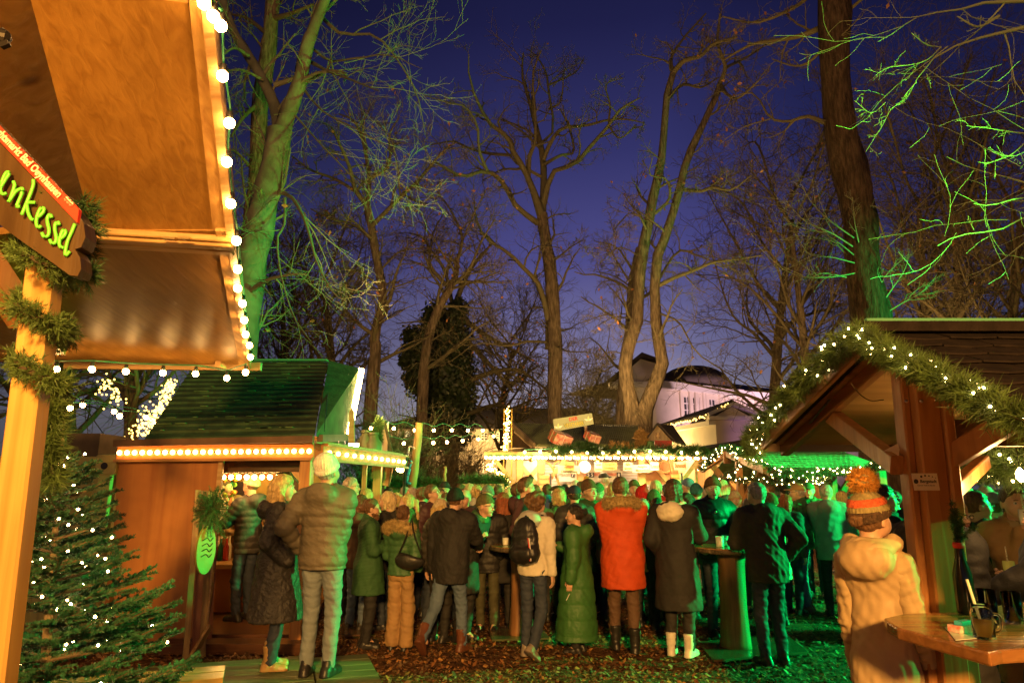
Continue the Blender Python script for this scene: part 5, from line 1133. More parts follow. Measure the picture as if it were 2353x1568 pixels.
# ------------------------------------------------------------------ C. vegetable stall
def zc2(x, y): return (1600 * .672 + x * .257, 1350 * .672 + y * .257)
def stall_c():
    Y = 16.5; root = empty('vegetable_stall', at(1380, 1120, Y) * [1, 1, 0], 'brilliantly lit pine stall with metal roof and hand-lettered signs', 'stall')
    PN = wood('lit_pine', (.62, .42, .2), (.48, .3, .13), 'X', 1, .55); ze = zof(1052, Y); A_ = lambda x, y, Y_=Y: at(*zc2(x, y), Y_)
    # metal roof
    e0, e1, r0, r1 = A_(588, 462, Y + .6), A_(1545, 462, Y + .6), A_(392, 268, Y + 2.6), A_(1520, 285, Y + 2.6)
    mb = MB(); N_ = 30; ribs = 5
    e0b = A_(575, 462, Y + .6)
    rows = 5
    MT = M('green_metal_roof', (.20, .23, .10), .6, .2, 3, .1)
    for i in range(rows):
        f0, f1 = i / rows, (i + 1) / rows
        mb.prism([e0 + (r0 - e0) * f0, e1 + (r1 - e1) * f0, e1 + (r1 - e1) * f1 - [0, 0, .03], e0 + (r0 - e0) * f1 - [0, 0, .03]], (0, 0, .04))
    mb.build('metal_roof', MT, root)
    mb = MB()
    for k in range(60):
        f = k / 59; mb.beam(e0 + (e1 - e0) * f + [0, 0, .05], r0 + (r1 - r0) * f + [0, 0, .05], .035, .03)
    mb.build('roof_rib', MT, root)
    # gable left with verge boards
    GB = wood('grey_carved_board', (.42, .32, .2), (.3, .22, .12), 'Z', 1, .6)
    mb = MB(); mb.prism([A_(392, 268, Y + 2.4), A_(585, 440, Y + .6), A_(585, 470, Y + .6), A_(372, 470, Y + 2.4)], (0, .05, 0)); mb.build('gable', M('dark_gable', (.16, .1, .05), .7, .3), root)
    mb = MB(); mb.beam(A_(386, 262, Y + 2.3), A_(592, 452, Y + .5), .05, .14, up=(0, -.3, 1)); mb.beam(A_(386, 262, Y + 2.3), A_(372, 480, Y + 2.3), .05, .07, up=(0, -1, 0)); mb.build('verge_board', GB, root)
    mb = MB(); 
    for k in range(11): c = A_(420 + k * 15, 330 + k * 13, Y + 2.0 - .13 * k); mb.lathe(c, [(.04, 0), (.04, .03)], 8, (0, -1, 0))
    mb.build('scalloped_trim', GB, root)
    # front canopy
    c0, c1 = A_(130, 545, Y - 1.8), A_(2190, 578, Y - 1.8); 
    c0 = at(1112, 1043, Y - 1.8); c1 = at(1628, 1044, Y - 1.8); 
    mb = MB(); mb.prism([c0, c1, at(1560, 1033, Y + .6), at(1205, 1033, Y + .6)], (0, 0, .05)); mb.build('front_canopy', M('canopy_board', (.30, .22, .10), .7, .3), root)
    mb = MB(); mb.beam(c0, c1, .06, .10); mb.build('canopy_fascia', PN, root)
    mb = MB(); mb.prism([c0 + [.1, .1, -.03], c1 + [0, .1, -.03], at(1590, 1044, Y + .4), at(1190, 1044, Y + .4)], (0, 0, .02)); mb.build('canopy_soffit', PN, root)
    # dormer right
    d = [A_(1590, 405, Y + .3), A_(1690, 265, Y + .3), A_(1830, 405, Y + .3)]
    mb = MB(); mb.prism(d, (0, .1, 0)); mb.build('dormer_gable', GB, root)
    mb = MB(); mb.beam(A_(1575, 415, Y + .2), A_(1692, 252, Y + .2), .16, .03, up=(0, 0, 1)); mb.beam(A_(1692, 252, Y + .2), A_(1845, 418, Y + .2), .16, .03); mb.build('dormer_roof', ROOFD, root)
    mb = MB(); mb.prism([A_(1700, 270, Y + .5), A_(1830, 285, Y + 1.2), A_(1950, 455, Y + .8), A_(1850, 425, Y + .4)], (0, 0, .05)); mb.build('dormer_roof', ROOFD, root)
    mb = MB(); mb.prism([A_(1668, 405, Y + .28), A_(1822, 405, Y + .28), A_(1822, 485, Y + .28), A_(1668, 485, Y + .28)], (0, .4, 0)); mb.build('red_box', M('red_glitter', (.35, .03, .02), .5, .4, 40), root)
    w = MB(); w.box(A_(1697, 362, Y + .26), (.12, .03, .16)); wo_ = w.build('dormer_window', M('dim_pane', (.25, .16, .08), .3, 0, bump=0), root); w = MB(); w.beam(A_(1680, 362, Y + .22), A_(1714, 362, Y + .22), .02, .02); w.beam(A_(1697, 335, Y + .215), A_(1697, 388, Y + .215), .02, .02); w.build('window_frame', PN, wo_)
    # posts and braces, walls
    for x in (460, 650, 1000, 1545, 1835):
        p = A_(x, 600, Y - 1.2 if x != 1000 else Y - 1.2); mb = MB(); mb.beam([p[0], Y - 1.2, 0], [p[0], Y - 1.2, ze + .05], .16, .16, up=(0, -1, 0), ch=.015); mb.build('post', PN, root)
        if x in (460, 1835, 650):
            for s in (-1, 1): mb = MB(); mb.beam([p[0] + s * .09, Y - 1.21, ze - .62], [p[0] + s * .55, Y - 1.21, ze - .08], .09, .09); mb.build('brace', PN, root)
    # curved brackets with circle
    for x in (820, 1760):
        c = A_(x, 640, Y - 1.15); mb = MB(); th = np.linspace(0, 2 * math.pi, 24); P = np.stack([c[0] + .13 * np.cos(th), np.full(24, c[1]), c[2] + .13 * np.sin(th)], 1); mb.tube(P, .025, 6, False); mb.build('ring_bracket', PN, root, smooth=True)
        mb = MB(); mb.tube(spline([c + [-.45, 0, .2], c + [-.2, 0, .03], c + [-.05, 0, -.3], c + [0, 0, -.5]][::-1], 12), .03, 6); mb.build('curved_brace', PN, root)
    # back wall: grey roller shutter + menu board
    SH_ = M('roller_shutter', (.42, .42, .42), .4, .1, 3, 0, metal=.4)
    x0, x1 = A_(480, 600, Y + .8)[0], A_(1860, 600, Y + .8)[0]; mb = MB()
    z = .9
    while z < ze: mb.box([(x0 + x1) / 2, Y + .8, z + .035], (x1 - x0, .03, .055)); z += .07
    mb.build('roller_shutter', SH_, root)
    mb = MB(); mb.box([(x0 + x1) / 2, Y + .86, ze / 2], (x1 - x0 + .1, .04, ze)); mb.build('back_wall', PN, root)
    mb = MB(); mb.box([(x0 + x1) / 2, Y - 1.0, .55], (x1 - x0 + .4, .5, 1.1)); mb.build('counter', PN, root)
    for x in (x0 - .02, x1 + .02): mb = MB(); mb.box([x, Y - .1, ze / 2], (.05, 1.7, ze)); mb.build('side_wall', PN, root)
    # windows with curtain / red lit side
    mb = MB(); mb.prism([A_(490, 590, Y - 1.18), A_(632, 575, Y - 1.18), A_(632, 860, Y - 1.18), A_(490, 760, Y - 1.18)], (0, .02, 0)); mb.build('clear_curtain', M('pvc_curtain', (.75, .68, .72), .25, .15, 4, .3, bscale=6), root)
    mb = MB(); mb.prism([A_(1560, 590, Y - 1.1), A_(1830, 590, Y - 1.1), A_(1830, 800, Y - 1.1), A_(1560, 800, Y - 1.1)], (0, .02, 0)); mb.build('side_panel', M('orange_panel', (.6, .3, .16), .6, .2, 6), root)
    # menu board
    mbn, N = board('long grey menu board on the shutter at the back of the vegetable stall', A_(1085, 695, Y + .6), (1, 0, 0), (0, 0, 1), A_(1355, 700, Y + .6)[0] - A_(812, 700, Y + .6)[0], A_(800, 620, Y + .6)[2] - A_(800, 775, Y + .6)[2], .03, M('menu_grey', (.5, .48, .42), .6, .1), 'menu_board', 'menu board')
    DK = M('sign_black', (.04, .04, .05), .5, 0, bump=0); RD = M('sign_red_letters', (.65, .08, .04), .5, 0, bump=0); OR = M('sign_orange_letters', (.45, .12, .02), .5, 0, bump=0)
    for x, s in ((935, '7'), (1075, '5'), (1108, '5'), (1347, '8')):
        c = A_(x, 712, Y + .57); mb = MB(); mb.box(c, (.10, .012, .12)); pb = mb.build('price_tile', DK, mbn); text(s, .11, M('white_letters', (.8, .8, .8), .5, 0, bump=0), pb, c + [0, -.012, 0], (1, 0, 0), (0, -1, 0))
    for x, y in ((868, 710), (1010, 710), (1160, 705), (1270, 705)):
        for k, s in enumerate(('Gebackene', 'Gemuese')): text(s, .07, RD, mbn, A_(x, y + k * 13 - 6, Y + .575), (1, 0, 0), (0, -1, 0), name='menu_text')
    # bulbs under canopy: bright row
    ls = empty('light_row', c0, 'continuous row of glaring bulbs under the canopy edge of the vegetable stall', 'string light')
    B1 = M('stall_bulb_glow', (1, .8, .5), .3, 0, bump=0, emit=(1, .62, .26), estr=55)
    pts = [np.array(c0) + (np.array(c1) - c0) * (k + .5) / 56 + [0, -.06 + .14 * (k % 2), -.07] for k in range(56)]; mb = MB(); mb.tube([pts[0] + [0, 0, .05], pts[-1] + [0, 0, .05]], .01, 4); mb.build('cable', CABLE, ls); bulbs(ls, pts, .028, B1)
    ls2 = empty('light_row', c0, 'sparse golden bulbs along the upper canopy garland of the vegetable stall', 'string light')
    pts = [at(1205 + k * 36, 1038 - 2 * math.sin(k), Y - 1.95) for k in range(12)]; mb = MB(); mb.tube([p + [0, .03, .05] for p in pts], .01, 4); mb.build('cable', CABLE, ls2); bulbs(ls2, pts, .027, BULB)
    garland('fir garland along the canopy edge of the vegetable stall', [c0 + [1.4, -.08, .06], c0 + [2.2, -.1, .14], c0 * .5 + c1 * .5 + [0, -.1, .08], c1 + [-.8, -.1, .1], c1 + [-.1, -.08, .05]], .10, 1500, .09, 21, mat=NEEDLE, w=.006)
    garland('clump of dry leaves spilling over the canopy by the dormer', [A_(1270, 478, Y - .3), A_(1400, 470, Y - .2), A_(1520, 470, Y), A_(1560, 400, Y + .2), A_(1540, 355, Y + .3)], .13, 500, .09, 22, mat=M('dry_leaves', (.35, .2, .06), .7, .4, 8, 0), w=.012)
    for i, x in enumerate((560, 1160, 1475, 1853)):
        r = empty('glass_ball', A_(x, 575, Y - 1.9), 'golden ball hanging from the canopy garland, %s' % ['leftmost of four', 'above the pale round lamp', 'above the cauliflower sign', 'rightmost of four'][i], 'bauble', 'golden balls on the stall canopy'); mb = MB(); mb.sphere(A_(x, 575, Y - 1.9), .05, 12, 8); mb.build('ball', M('gold_ball', (.5, .3, .06), .25, 0, bump=0, metal=.8), r, smooth=True)
    # interior lights
    lamp('stall_ceiling_light', 'AREA', ((x0 + x1) / 2 - 1.5, Y - .2, ze - .06), (1, .70, .36), 120, 1.6, ((x0 + x1) / 2 - 1.5, Y - .2, 0))
    lamp('stall_ceiling_light', 'AREA', ((x0 + x1) / 2 + 1.8, Y - .2, ze - .06), (1, .70, .36), 120, 1.6, ((x0 + x1) / 2 + 1.8, Y - .2, 0))
    for fx in (.25, .5, .75):
        q = c0 + (c1 - c0) * fx; lamp('canopy_bulb_glow', 'POINT', (q[0], q[1] - .12, q[2] - .16), (1, .62, .26), 50, .05)
    # hanging signs
    WS = M('white_sign', (.55, .52, .44), .6, .05, 3); YS = M('pale_yellow_sign', (.5, .38, .16), .6, .08, 3); OS = M('orange_kraft_sign', (.62, .36, .1), .6, .1, 3)
    def hs(x0, y0, x1, y1, mat, lines, label, lm=OR, Yq=Y - 1.5, sz=None):
        c = A_((x0 + x1) / 2, (y0 + y1) / 2, Yq); w = A_(x1, y0, Yq)[0] - A_(x0, y0, Yq)[0]; h = A_(x0, y0, Yq)[2] - A_(x0, y1, Yq)[2]
        r, N = board(label, c, (1, 0, .02 * RS.randn()), (0, 0, 1), w, h, .015, mat, 'hanging_sign', 'sign', 'signs hanging under the stall canopy')
        for k, s in enumerate(lines):
            text(s, (sz or h / len(lines) * .75), lm, r, c + [0, -.012, h * (.5 - (k + .5) / len(lines))], (1, 0, 0), (0, -1, 0), sx=min(1, w / (len(s) * .55 * (sz or h / len(lines) * .75))), bold=True)
        mb = MB()
        for s in (-.4, .4): mb.tube([c + [s * w, 0, h / 2], [c[0] + s * w, Yq, ze + .02]], .006, 3)
        mb.build('cord', BLACKP, r)
    GL = M('grey_green_letters', (.07, .10, .05), .5, 0, bump=0)
    hs(802, 628, 1000, 700, WS, ['Ausgabe', 'Champignons'], 'white sign reading Ausgabe Champignons', GL)
    hs(868, 597, 947, 670, OS, ['Champignons'], 'small orange kraft sign hanging before the mushroom sign', RD, Y - 1.56)
    hs(1130, 600, 1198, 680, WS, ['Schafs', 'kaese'], 'plain white sign beside the pale round lamp', OR, Y - 1.52)
    hs(1200, 600, 1330, 668, YS, ['Ausgabe', 'Schafskäse'], 'cream sign reading Ausgabe Schafskäse', OR)
    hs(1388, 600, 1466, 672, WS, ['Alle', 'Saucen'], 'small white sign left of the cauliflower sign', OR)
    hs(1468, 620, 1648, 690, WS, ['Ausgabe', 'Blumenkohl'], 'white sign reading Ausgabe Blumenkohl', GL)
    hs(1628, 600, 1702, 672, WS, ['Blumenkohl'], 'cream sign partly behind the cauliflower sign at its right', OR, Y - 1.58)
    hs(1838, 592, 1952, 668, WS, ['Blumenkohl'], 'rightmost white sign under the canopy, beyond the post', OR)
    mb = MB(); c = A_(1042, 640, Y - 1.4); mb.sphere(c, .135, 16, 12); mb.build('round_lamp', M('paper_lamp', (.8, .7, .6), .6, 0, bump=0, emit=(1, .8, .6), estr=1.5), None, 'pale round paper lamp hanging among the stall signs', 'lamp', smooth=True)
    # tall price lists on the posts
    for x, x1_, y, lab in ((637, 722, 715, 'wooden price list on the left post of the vegetable stall'), (1818, 1893, 700, 'wooden price list on the right post of the vegetable stall')):
        h0 = A_(x, y, Y - 1.32); c = (h0 + A_(x1_, 940, Y - 1.32)) / 2; r, N = board(lab, c, (1, 0, 0), (0, 0, 1), A_(x1_, y, Y - 1.32)[0] - h0[0], h0[2] - A_(x, 940, Y - 1.32)[2], .03, YS, 'price_list', 'sign')
        for k in range(6): text('Gemuese', .07, RD, r, c + [0, -.02, .3 - k * .11], (1, 0, 0), (0, -1, 0), name='menu_text')
        mb = MB(); mb.beam(c + [.14, -.02, .3], c + [.14, -.02, -.25], .04, .01, up=(0, -1, 0)); mb.build('price_strip', DK, r)
    # roof sign
    s0, s1, s2, s3 = A_(758, 215, Y - .2), A_(1105, 160, Y - .2), A_(1124, 258, Y - .2), A_(773, 325, Y - .2)
    r = empty('roof_sign', s3, 'tilted roof sign reading DER VEGETARIER with two leaf emblems', 'sign'); mb = MB(); mb.prism([s0, s1, s2, s3], (0, .04, 0)); mb.build('board', M('sage_sign', (.36, .40, .22), .6, .06, 3), r)
    Xd = norm(s1 - s0); cc = (s0 + s1 + s2 + s3) / 4
    text('DER', .115, M('sign_crimson', (.62, .04, .03), .5, 0, bump=0), r, cc + Xd * .0 + [0, -.006, .068], Xd, (0, -1, 0), bold=True)
    text('VEGETARIER', .145, M('sign_outline', (.03, .06, .01), .5, 0, bump=0), r, cc + Xd * .02 + [0, -.004, -.065], Xd, (0, -1, 0), sx=.60, bold=True, ext=.0005)
    text('VEGETARIER', .135, M('sign_lemon', (.80, .66, .03), .5, 0, bump=0), r, cc + Xd * .02 + [0, -.009, -.065], Xd, (0, -1, 0), sx=.62)
    for sx, yy in ((-1, -.05), (1, .01)):
        for k, (a, col) in enumerate(((25, (.8, .8, .7)), (90, (.75, .75, .3)), (150, (.8, .8, .7)))):
            o_ = cc + Xd * sx * .365 + [0, -.01 - .004 * k, yy - .04]; d = Xd * math.cos(math.radians(a)) + np.cross(Xd, [0, -1, 0]) * -math.sin(math.radians(a)) * -1; d = Xd * math.cos(math.radians(a)) + np.array([0, 0, 1]) * math.sin(math.radians(a)); q = np.cross(d, [0, 1, 0])
            mb = MB(); mb.prism([o_, o_ + d * .045 + q * .026, o_ + d * .085 + q * .015, o_ + d * .12, o_ + d * .085 - q * .015, o_ + d * .045 - q * .026], (0, .005, 0)); mb.build('leaf_emblem', M('leaf_paint_%d' % k, col, .5, 0, bump=0), r)
    mb = MB(); mb.beam(A_(1050, 275, Y - .1), A_(1060, 330, Y + .1), .07, .07); mb.beam(A_(800, 315, Y - .1), A_(820, 350, Y + .2), .07, .07); mb.build('strut', GB, r)
    # gift parcels on the roof
    PT = M('red_wrapping', (.42, .05, .04), .35, .6, 12, 0, col2=(.08, .16, .05)); CR = M('cream_wrapping', (.62, .45, .3), .4, .5, 9, 0, col2=(.5, .1, .06))
    for x, y, w, h, l, a in ((825, 385, .50, .27, 'large patterned gift parcel with string on the stall roof', -.25), (1108, 372, .32, .20, 'smaller tilted gift parcel right of the large one', -.18)):
        c = A_(x, y, Y - .3 + (.2 if x > 1000 else 0)); R = np.array(Matrix.Rotation(-a, 3, 'Y') @ Matrix.Rotation(.5, 3, 'Z') @ Matrix.Rotation(.35, 3, 'X')); r = empty('gift_parcel', c, l, 'gift parcel')
        mb = MB(); mb.box(c, (w, .3, h), R); mb.build('box', PT, r, bevel=.02); mb = MB(); mb.box(c + R @ np.array([0, -.153, -.0]), (w * .92, .01, h * .92), R); mb.build('wrapping', CR, r)
        mb = MB(); mb.box(c, (w * 1.01, .015, h * 1.015), R); mb.box(c, (.015, .32, h * 1.02), R); mb.build('string', M('cord_white', (.7, .65, .5), .7, 0, bump=0), r)
    mb = MB(); mb.lathe(A_(1632, 480, Y + .0), [(.08, 0), (.10, .06), (.085, .15), (.10, .18)], 12); mb.build('plant_tub', M('green_tub', (.08, .16, .04), .6, .3), None, 'green tub on the canopy beside the dormer', 'tub', smooth=True)
    mb = MB(); mb.box(A_(1183, 492, Y - 1.6), (.2, .1, .12)); mb.build('floodlight_box', BLACKP, None, 'small black floodlight box on the canopy centre', 'floodlight box')
    lamp('canopy_floodlight', 'SPOT', tuple(A_(1183, 462, Y - 1.75)), (1, .72, .36), 80, .08, tuple(A_(1050, 330, Y + 1.4)), 140, .6)
stall_c()
# ------------------------------------------------------------------ neighbouring gingerbread stall, dark roof behind
def far_roofs():
    Y = 19; r = empty('dark_tent_roof_stall', at(1700, 1120, Y) * [1, 1, 0], 'stall with broad dark pyramid roof edged in golden bulbs', 'stall')
    ap, l, rr_ = at(1745, 1003, Y + 1), at(1600, 1040, Y), at(1925, 1040, Y)
    mb = MB(); mb.prism([l, ap, rr_, at(1745, 1042, Y - 2.5)], (0, 0, .05)); mb.add([l, ap, at(1560, 1032, Y + 4)], [[0, 1, 2]]); mb.build('roof', ROOFD, r)
    mb = MB(); mb.prism([[l[0], Y + .3, 0], [rr_[0], Y + .3, 0], [rr_[0], Y + .3, l[2] - .05], [l[0], Y + .3, l[2] - .05]], (0, .1, 0)); mb.build('back_wall', wood('orange_lit_boards', (.6, .32, .1), (.45, .22, .06), 'Z', 1, .5), r)
    mb = MB(); mb.beam(at(1600, 1056, Y - 1), at(1700, 1060, Y - 1), .08, .2); mb.build('beam', PINE, r)
    ls = empty('light_row', ap, 'row of golden bulbs rising and falling along the dark pyramid roof', 'string light')
    pts = [at(*(np.array([1752, 1032]) * (1 - t) + np.array([1805, 1014]) * t), Y - 2.6) for t in np.linspace(0, 1, 9)] + [at(*(np.array([1850, 1017]) * (1 - t) + np.array([1893, 1030]) * t), Y - 2.6) for t in np.linspace(0, 1, 6)]
    mb = MB(); mb.tube([p + [0, 0, .05] for p in pts], .012, 4); mb.build('cable', CABLE, ls); bulbs(ls, pts, .035, BULB)
    lamp('gingerbread_stall_light', 'POINT', tuple(at(1690, 1085, Y - .8)), (1, .62, .25), 160, .15)
far_roofs()
# ------------------------------------------------------------------ D. small green-roof pavilion
def shingled(E0, E1, R0, R1, rows, cols, mat, root, th=.02, name='shingle_roof'):
    mb = MB(); up = np.array([0, 0, 1.])
    for i in range(rows):
        f0, f1 = i / rows, (i + 1.25) / rows
        for j in range(cols + 1):
            g0 = (j - (i % 2) * .5) / cols; g1 = g0 + .97 / cols; g0 = max(g0, 0); g1 = min(g1, 1)
            if g1 - g0 < .1 / cols: continue
            a = lambda g, f: (E0 + (R0 - E0) * f) * (1 - g) + (E1 + (R1 - E1) * f) * g
            lift = RS.rand() * .008
            gm = (g0 + g1) / 2; dn = .18 / rows
            mb.prism([a(g0, f0) + up * (th + lift), a(gm, f0 - dn) + up * (th + lift * 1.4), a(g1, f0) + up * (th + lift), a(g1, min(f1, 1)) + up * .0, a(g0, min(f1, 1)) + up * .0], (0, 0, .008))
    mb.prism([E0 - up * .02, E1 - up * .02, R1 - up * .02, R0 - up * .02], (0, 0, .012))
    return mb.build(name, mat, root)
GS = M('green_wood_shingle', (.20, .30, .16), .75, .35, 9, .5, bscale=30)
def pav_d():
    Y = 11.6; root = empty('small_pavilion', at(1780, 1120, 12) * [1, 1, 0], 'small open pavilion with scalloped shingle roof glowing green', 'pavilion')
    E0, E1 = at(1868 - 4, 1111 + 0, Y), at(1994, 1093, Y); E0 = at(1850, 1109, Y)
    E0 = at(1862, 1113, Y) if False else at(1858, 1109, Y)
    # visible slope: eave (left low) (1866,1113) .. (2190?)  ridge (1725,1036)..(2098,1049)->full coordinates
    z = lambda x, y: (1579 + .2142 * x, 1008 + .2142 * y)
    E0 = at(*z(895, 318), Y); E1 = at(*z(1880, 322), Y); R0 = at(*z(470, 122), Y + 1.9); R1 = at(*z(1650, 135), Y + 1.9)
    shingled(E0, E1, R0, R1, 9, 20, GS, root)
    mb = MB(); E1b = at(*z(1975, 258), Y + .4); mb.prism([E1, R1, E1b], (0, 0, .02)); mb.build('hip_edge', GS, root)
    mb = MB(); mb.beam(R0 + [0, -.02, .04], R1 + [0, -.02, .04], .12, .06); mb.build('ridge_cap', M('green_ridge', (.15, .32, .16), .5, .1), root)
    mb = MB(); mb.beam(R0 + [-.1, 0, .05], R0 + [-.1, 0, -.25], .13, .1, up=(0, -1, 0)); mb.build('ridge_end', TIM, root)
    back = R0 + [0, 1.7, -.55]; mb = MB(); mb.prism([R0, R1, R1 + [0, 1.7, -.55], back], (0, 0, .02)); mb.build('rear_roof', GS, root)
    ze = E0[2]
    # gable end rafters left
    L_ = at(*z(150, 330), Y + 2.6)
    for a, b in ((R0 + [-.1, 0, -.05], E0 + [-.1, 0, -.02]), (R0 + [-.1, 0, -.05], L_)):
        mb = MB(); mb.beam(a, b, .08, .12); mb.build('rafter', TIM, root)
    # posts + braces
    for i, (x, yy) in enumerate(((560, Y + 1.3), (1560, Y + 1.2), (950, Y + 2.2))):
        p = at(*z(x, 450), yy); mb = MB(); mb.beam([p[0], yy, 0], [p[0], yy, ze + .25], .11, .11, up=(0, -1, 0), ch=.01); mb.build('post', TIM, root)
        for s in (-1, 1): mb = MB(); mb.beam([p[0] + s * .05, yy - .02, 1.45 if i < 2 else 1.55], [p[0] + s * (.48 if i < 2 else .3), yy - .02, ze + .08 if i < 2 else ze], .09, .10); mb.build('brace', TIM, root)
    mb = MB(); mb.beam([E0[0], Y + .15, ze - .06], [E1[0], Y + .15, ze - .06], .08, .10); mb.build('eaves_beam', TIMX, root)
    garland('lit fir garland along the front eaves of the small green-roofed pavilion', [E0 + [0, -.05, -.03], E0 * .7 + E1 * .3 + [0, -.05, -.08], E0 * .35 + E1 * .65 + [0, -.05, -.05], E1 + [.1, -.05, -.02]], .085, 1100, .05, 31, 46, .009, w=.004)
    garland('second lit garland looped lower across the small pavilion', [E0 + [-.6, .9, -.16], E0 * .7 + E1 * .3 + [0, .3, -.20], E0 * .3 + E1 * .7 + [0, .3, -.2]], .07, 600, .05, 32, 30, .009, w=.004)
    garland('lit fir garland climbing the left gable of the small pavilion', [L_ + [-.05, -.1, .0], (L_ + R0) / 2 + [-.1, -.1, .06], R0 + [-.12, -.1, .02], (R0 + E0) / 2 + [-.12, -.05, .08], E0 + [-.05, -.05, .0]], .09, 1000, .05, 33, 50, .009, w=.004)
    c = at(*z(560, 330), Y + 1.1); garland('fairy-light swag hanging in the gable of the small pavilion', [c + [-.1, 0, .3], c + [-.02, 0, .05], c + [-.25, 0, -.1], c + [.15, 0, -.18], c + [.35, 0, .1]], .05, 120, .04, 34, 18, .009, w=.004)
    # bench table beneath
    t = empty('picnic_table', at(1900, 1300, 12.2) * [1, 1, 0], 'low wooden picnic table leg frame under the small pavilion', 'table')
    cx = at(1905, 1290, 12.0)[0]; mb = MB(); mb.beam([cx - .9, 12.2, .76], [cx + .9, 12.2, .76], .7, .05); mb.build('table_top', TIMX, t)
    for s in (-.6, .6):
        mb = MB(); mb.beam([cx + s - .3, 12.1, 0], [cx + s + .1, 12.1, .74], .1, .08); mb.beam([cx + s + .3, 12.18, 0], [cx + s - .1, 12.18, .74], .1, .08); mb.build('trestle', TIM, t)
    # left shallow garland roof continuing right: neighbour roof garland by the big trunk
    g = [at(2000, 1075, 10), at(2035, 1055, 9.6), at(2080, 1058, 9.2), at(2130, 1078, 9.0)]
    r2 = empty('shed_roof', g[0] * [1, 1, 0], 'dark low shed roof edge in front of the massive trunk', 'roof'); mb = MB(); mb.prism([at(1995, 1080, 10), at(2050, 1040, 11), at(2140, 1052, 10), at(2140, 1080, 9)], (0, 0, .04)); mb.build('roof', ROOFD, r2)
    mb = MB(); mb.beam([g[0][0] + .3, 10.3, 0], [g[0][0] + .3, 10.3, 1.95], .1, .1, up=(0, -1, 0)); mb.build('post', TIM, r2)
    garland('lit garland on the dark shed roof before the massive trunk', g, .08, 700, .05, 35, 22, .009, w=.004)
pav_d()
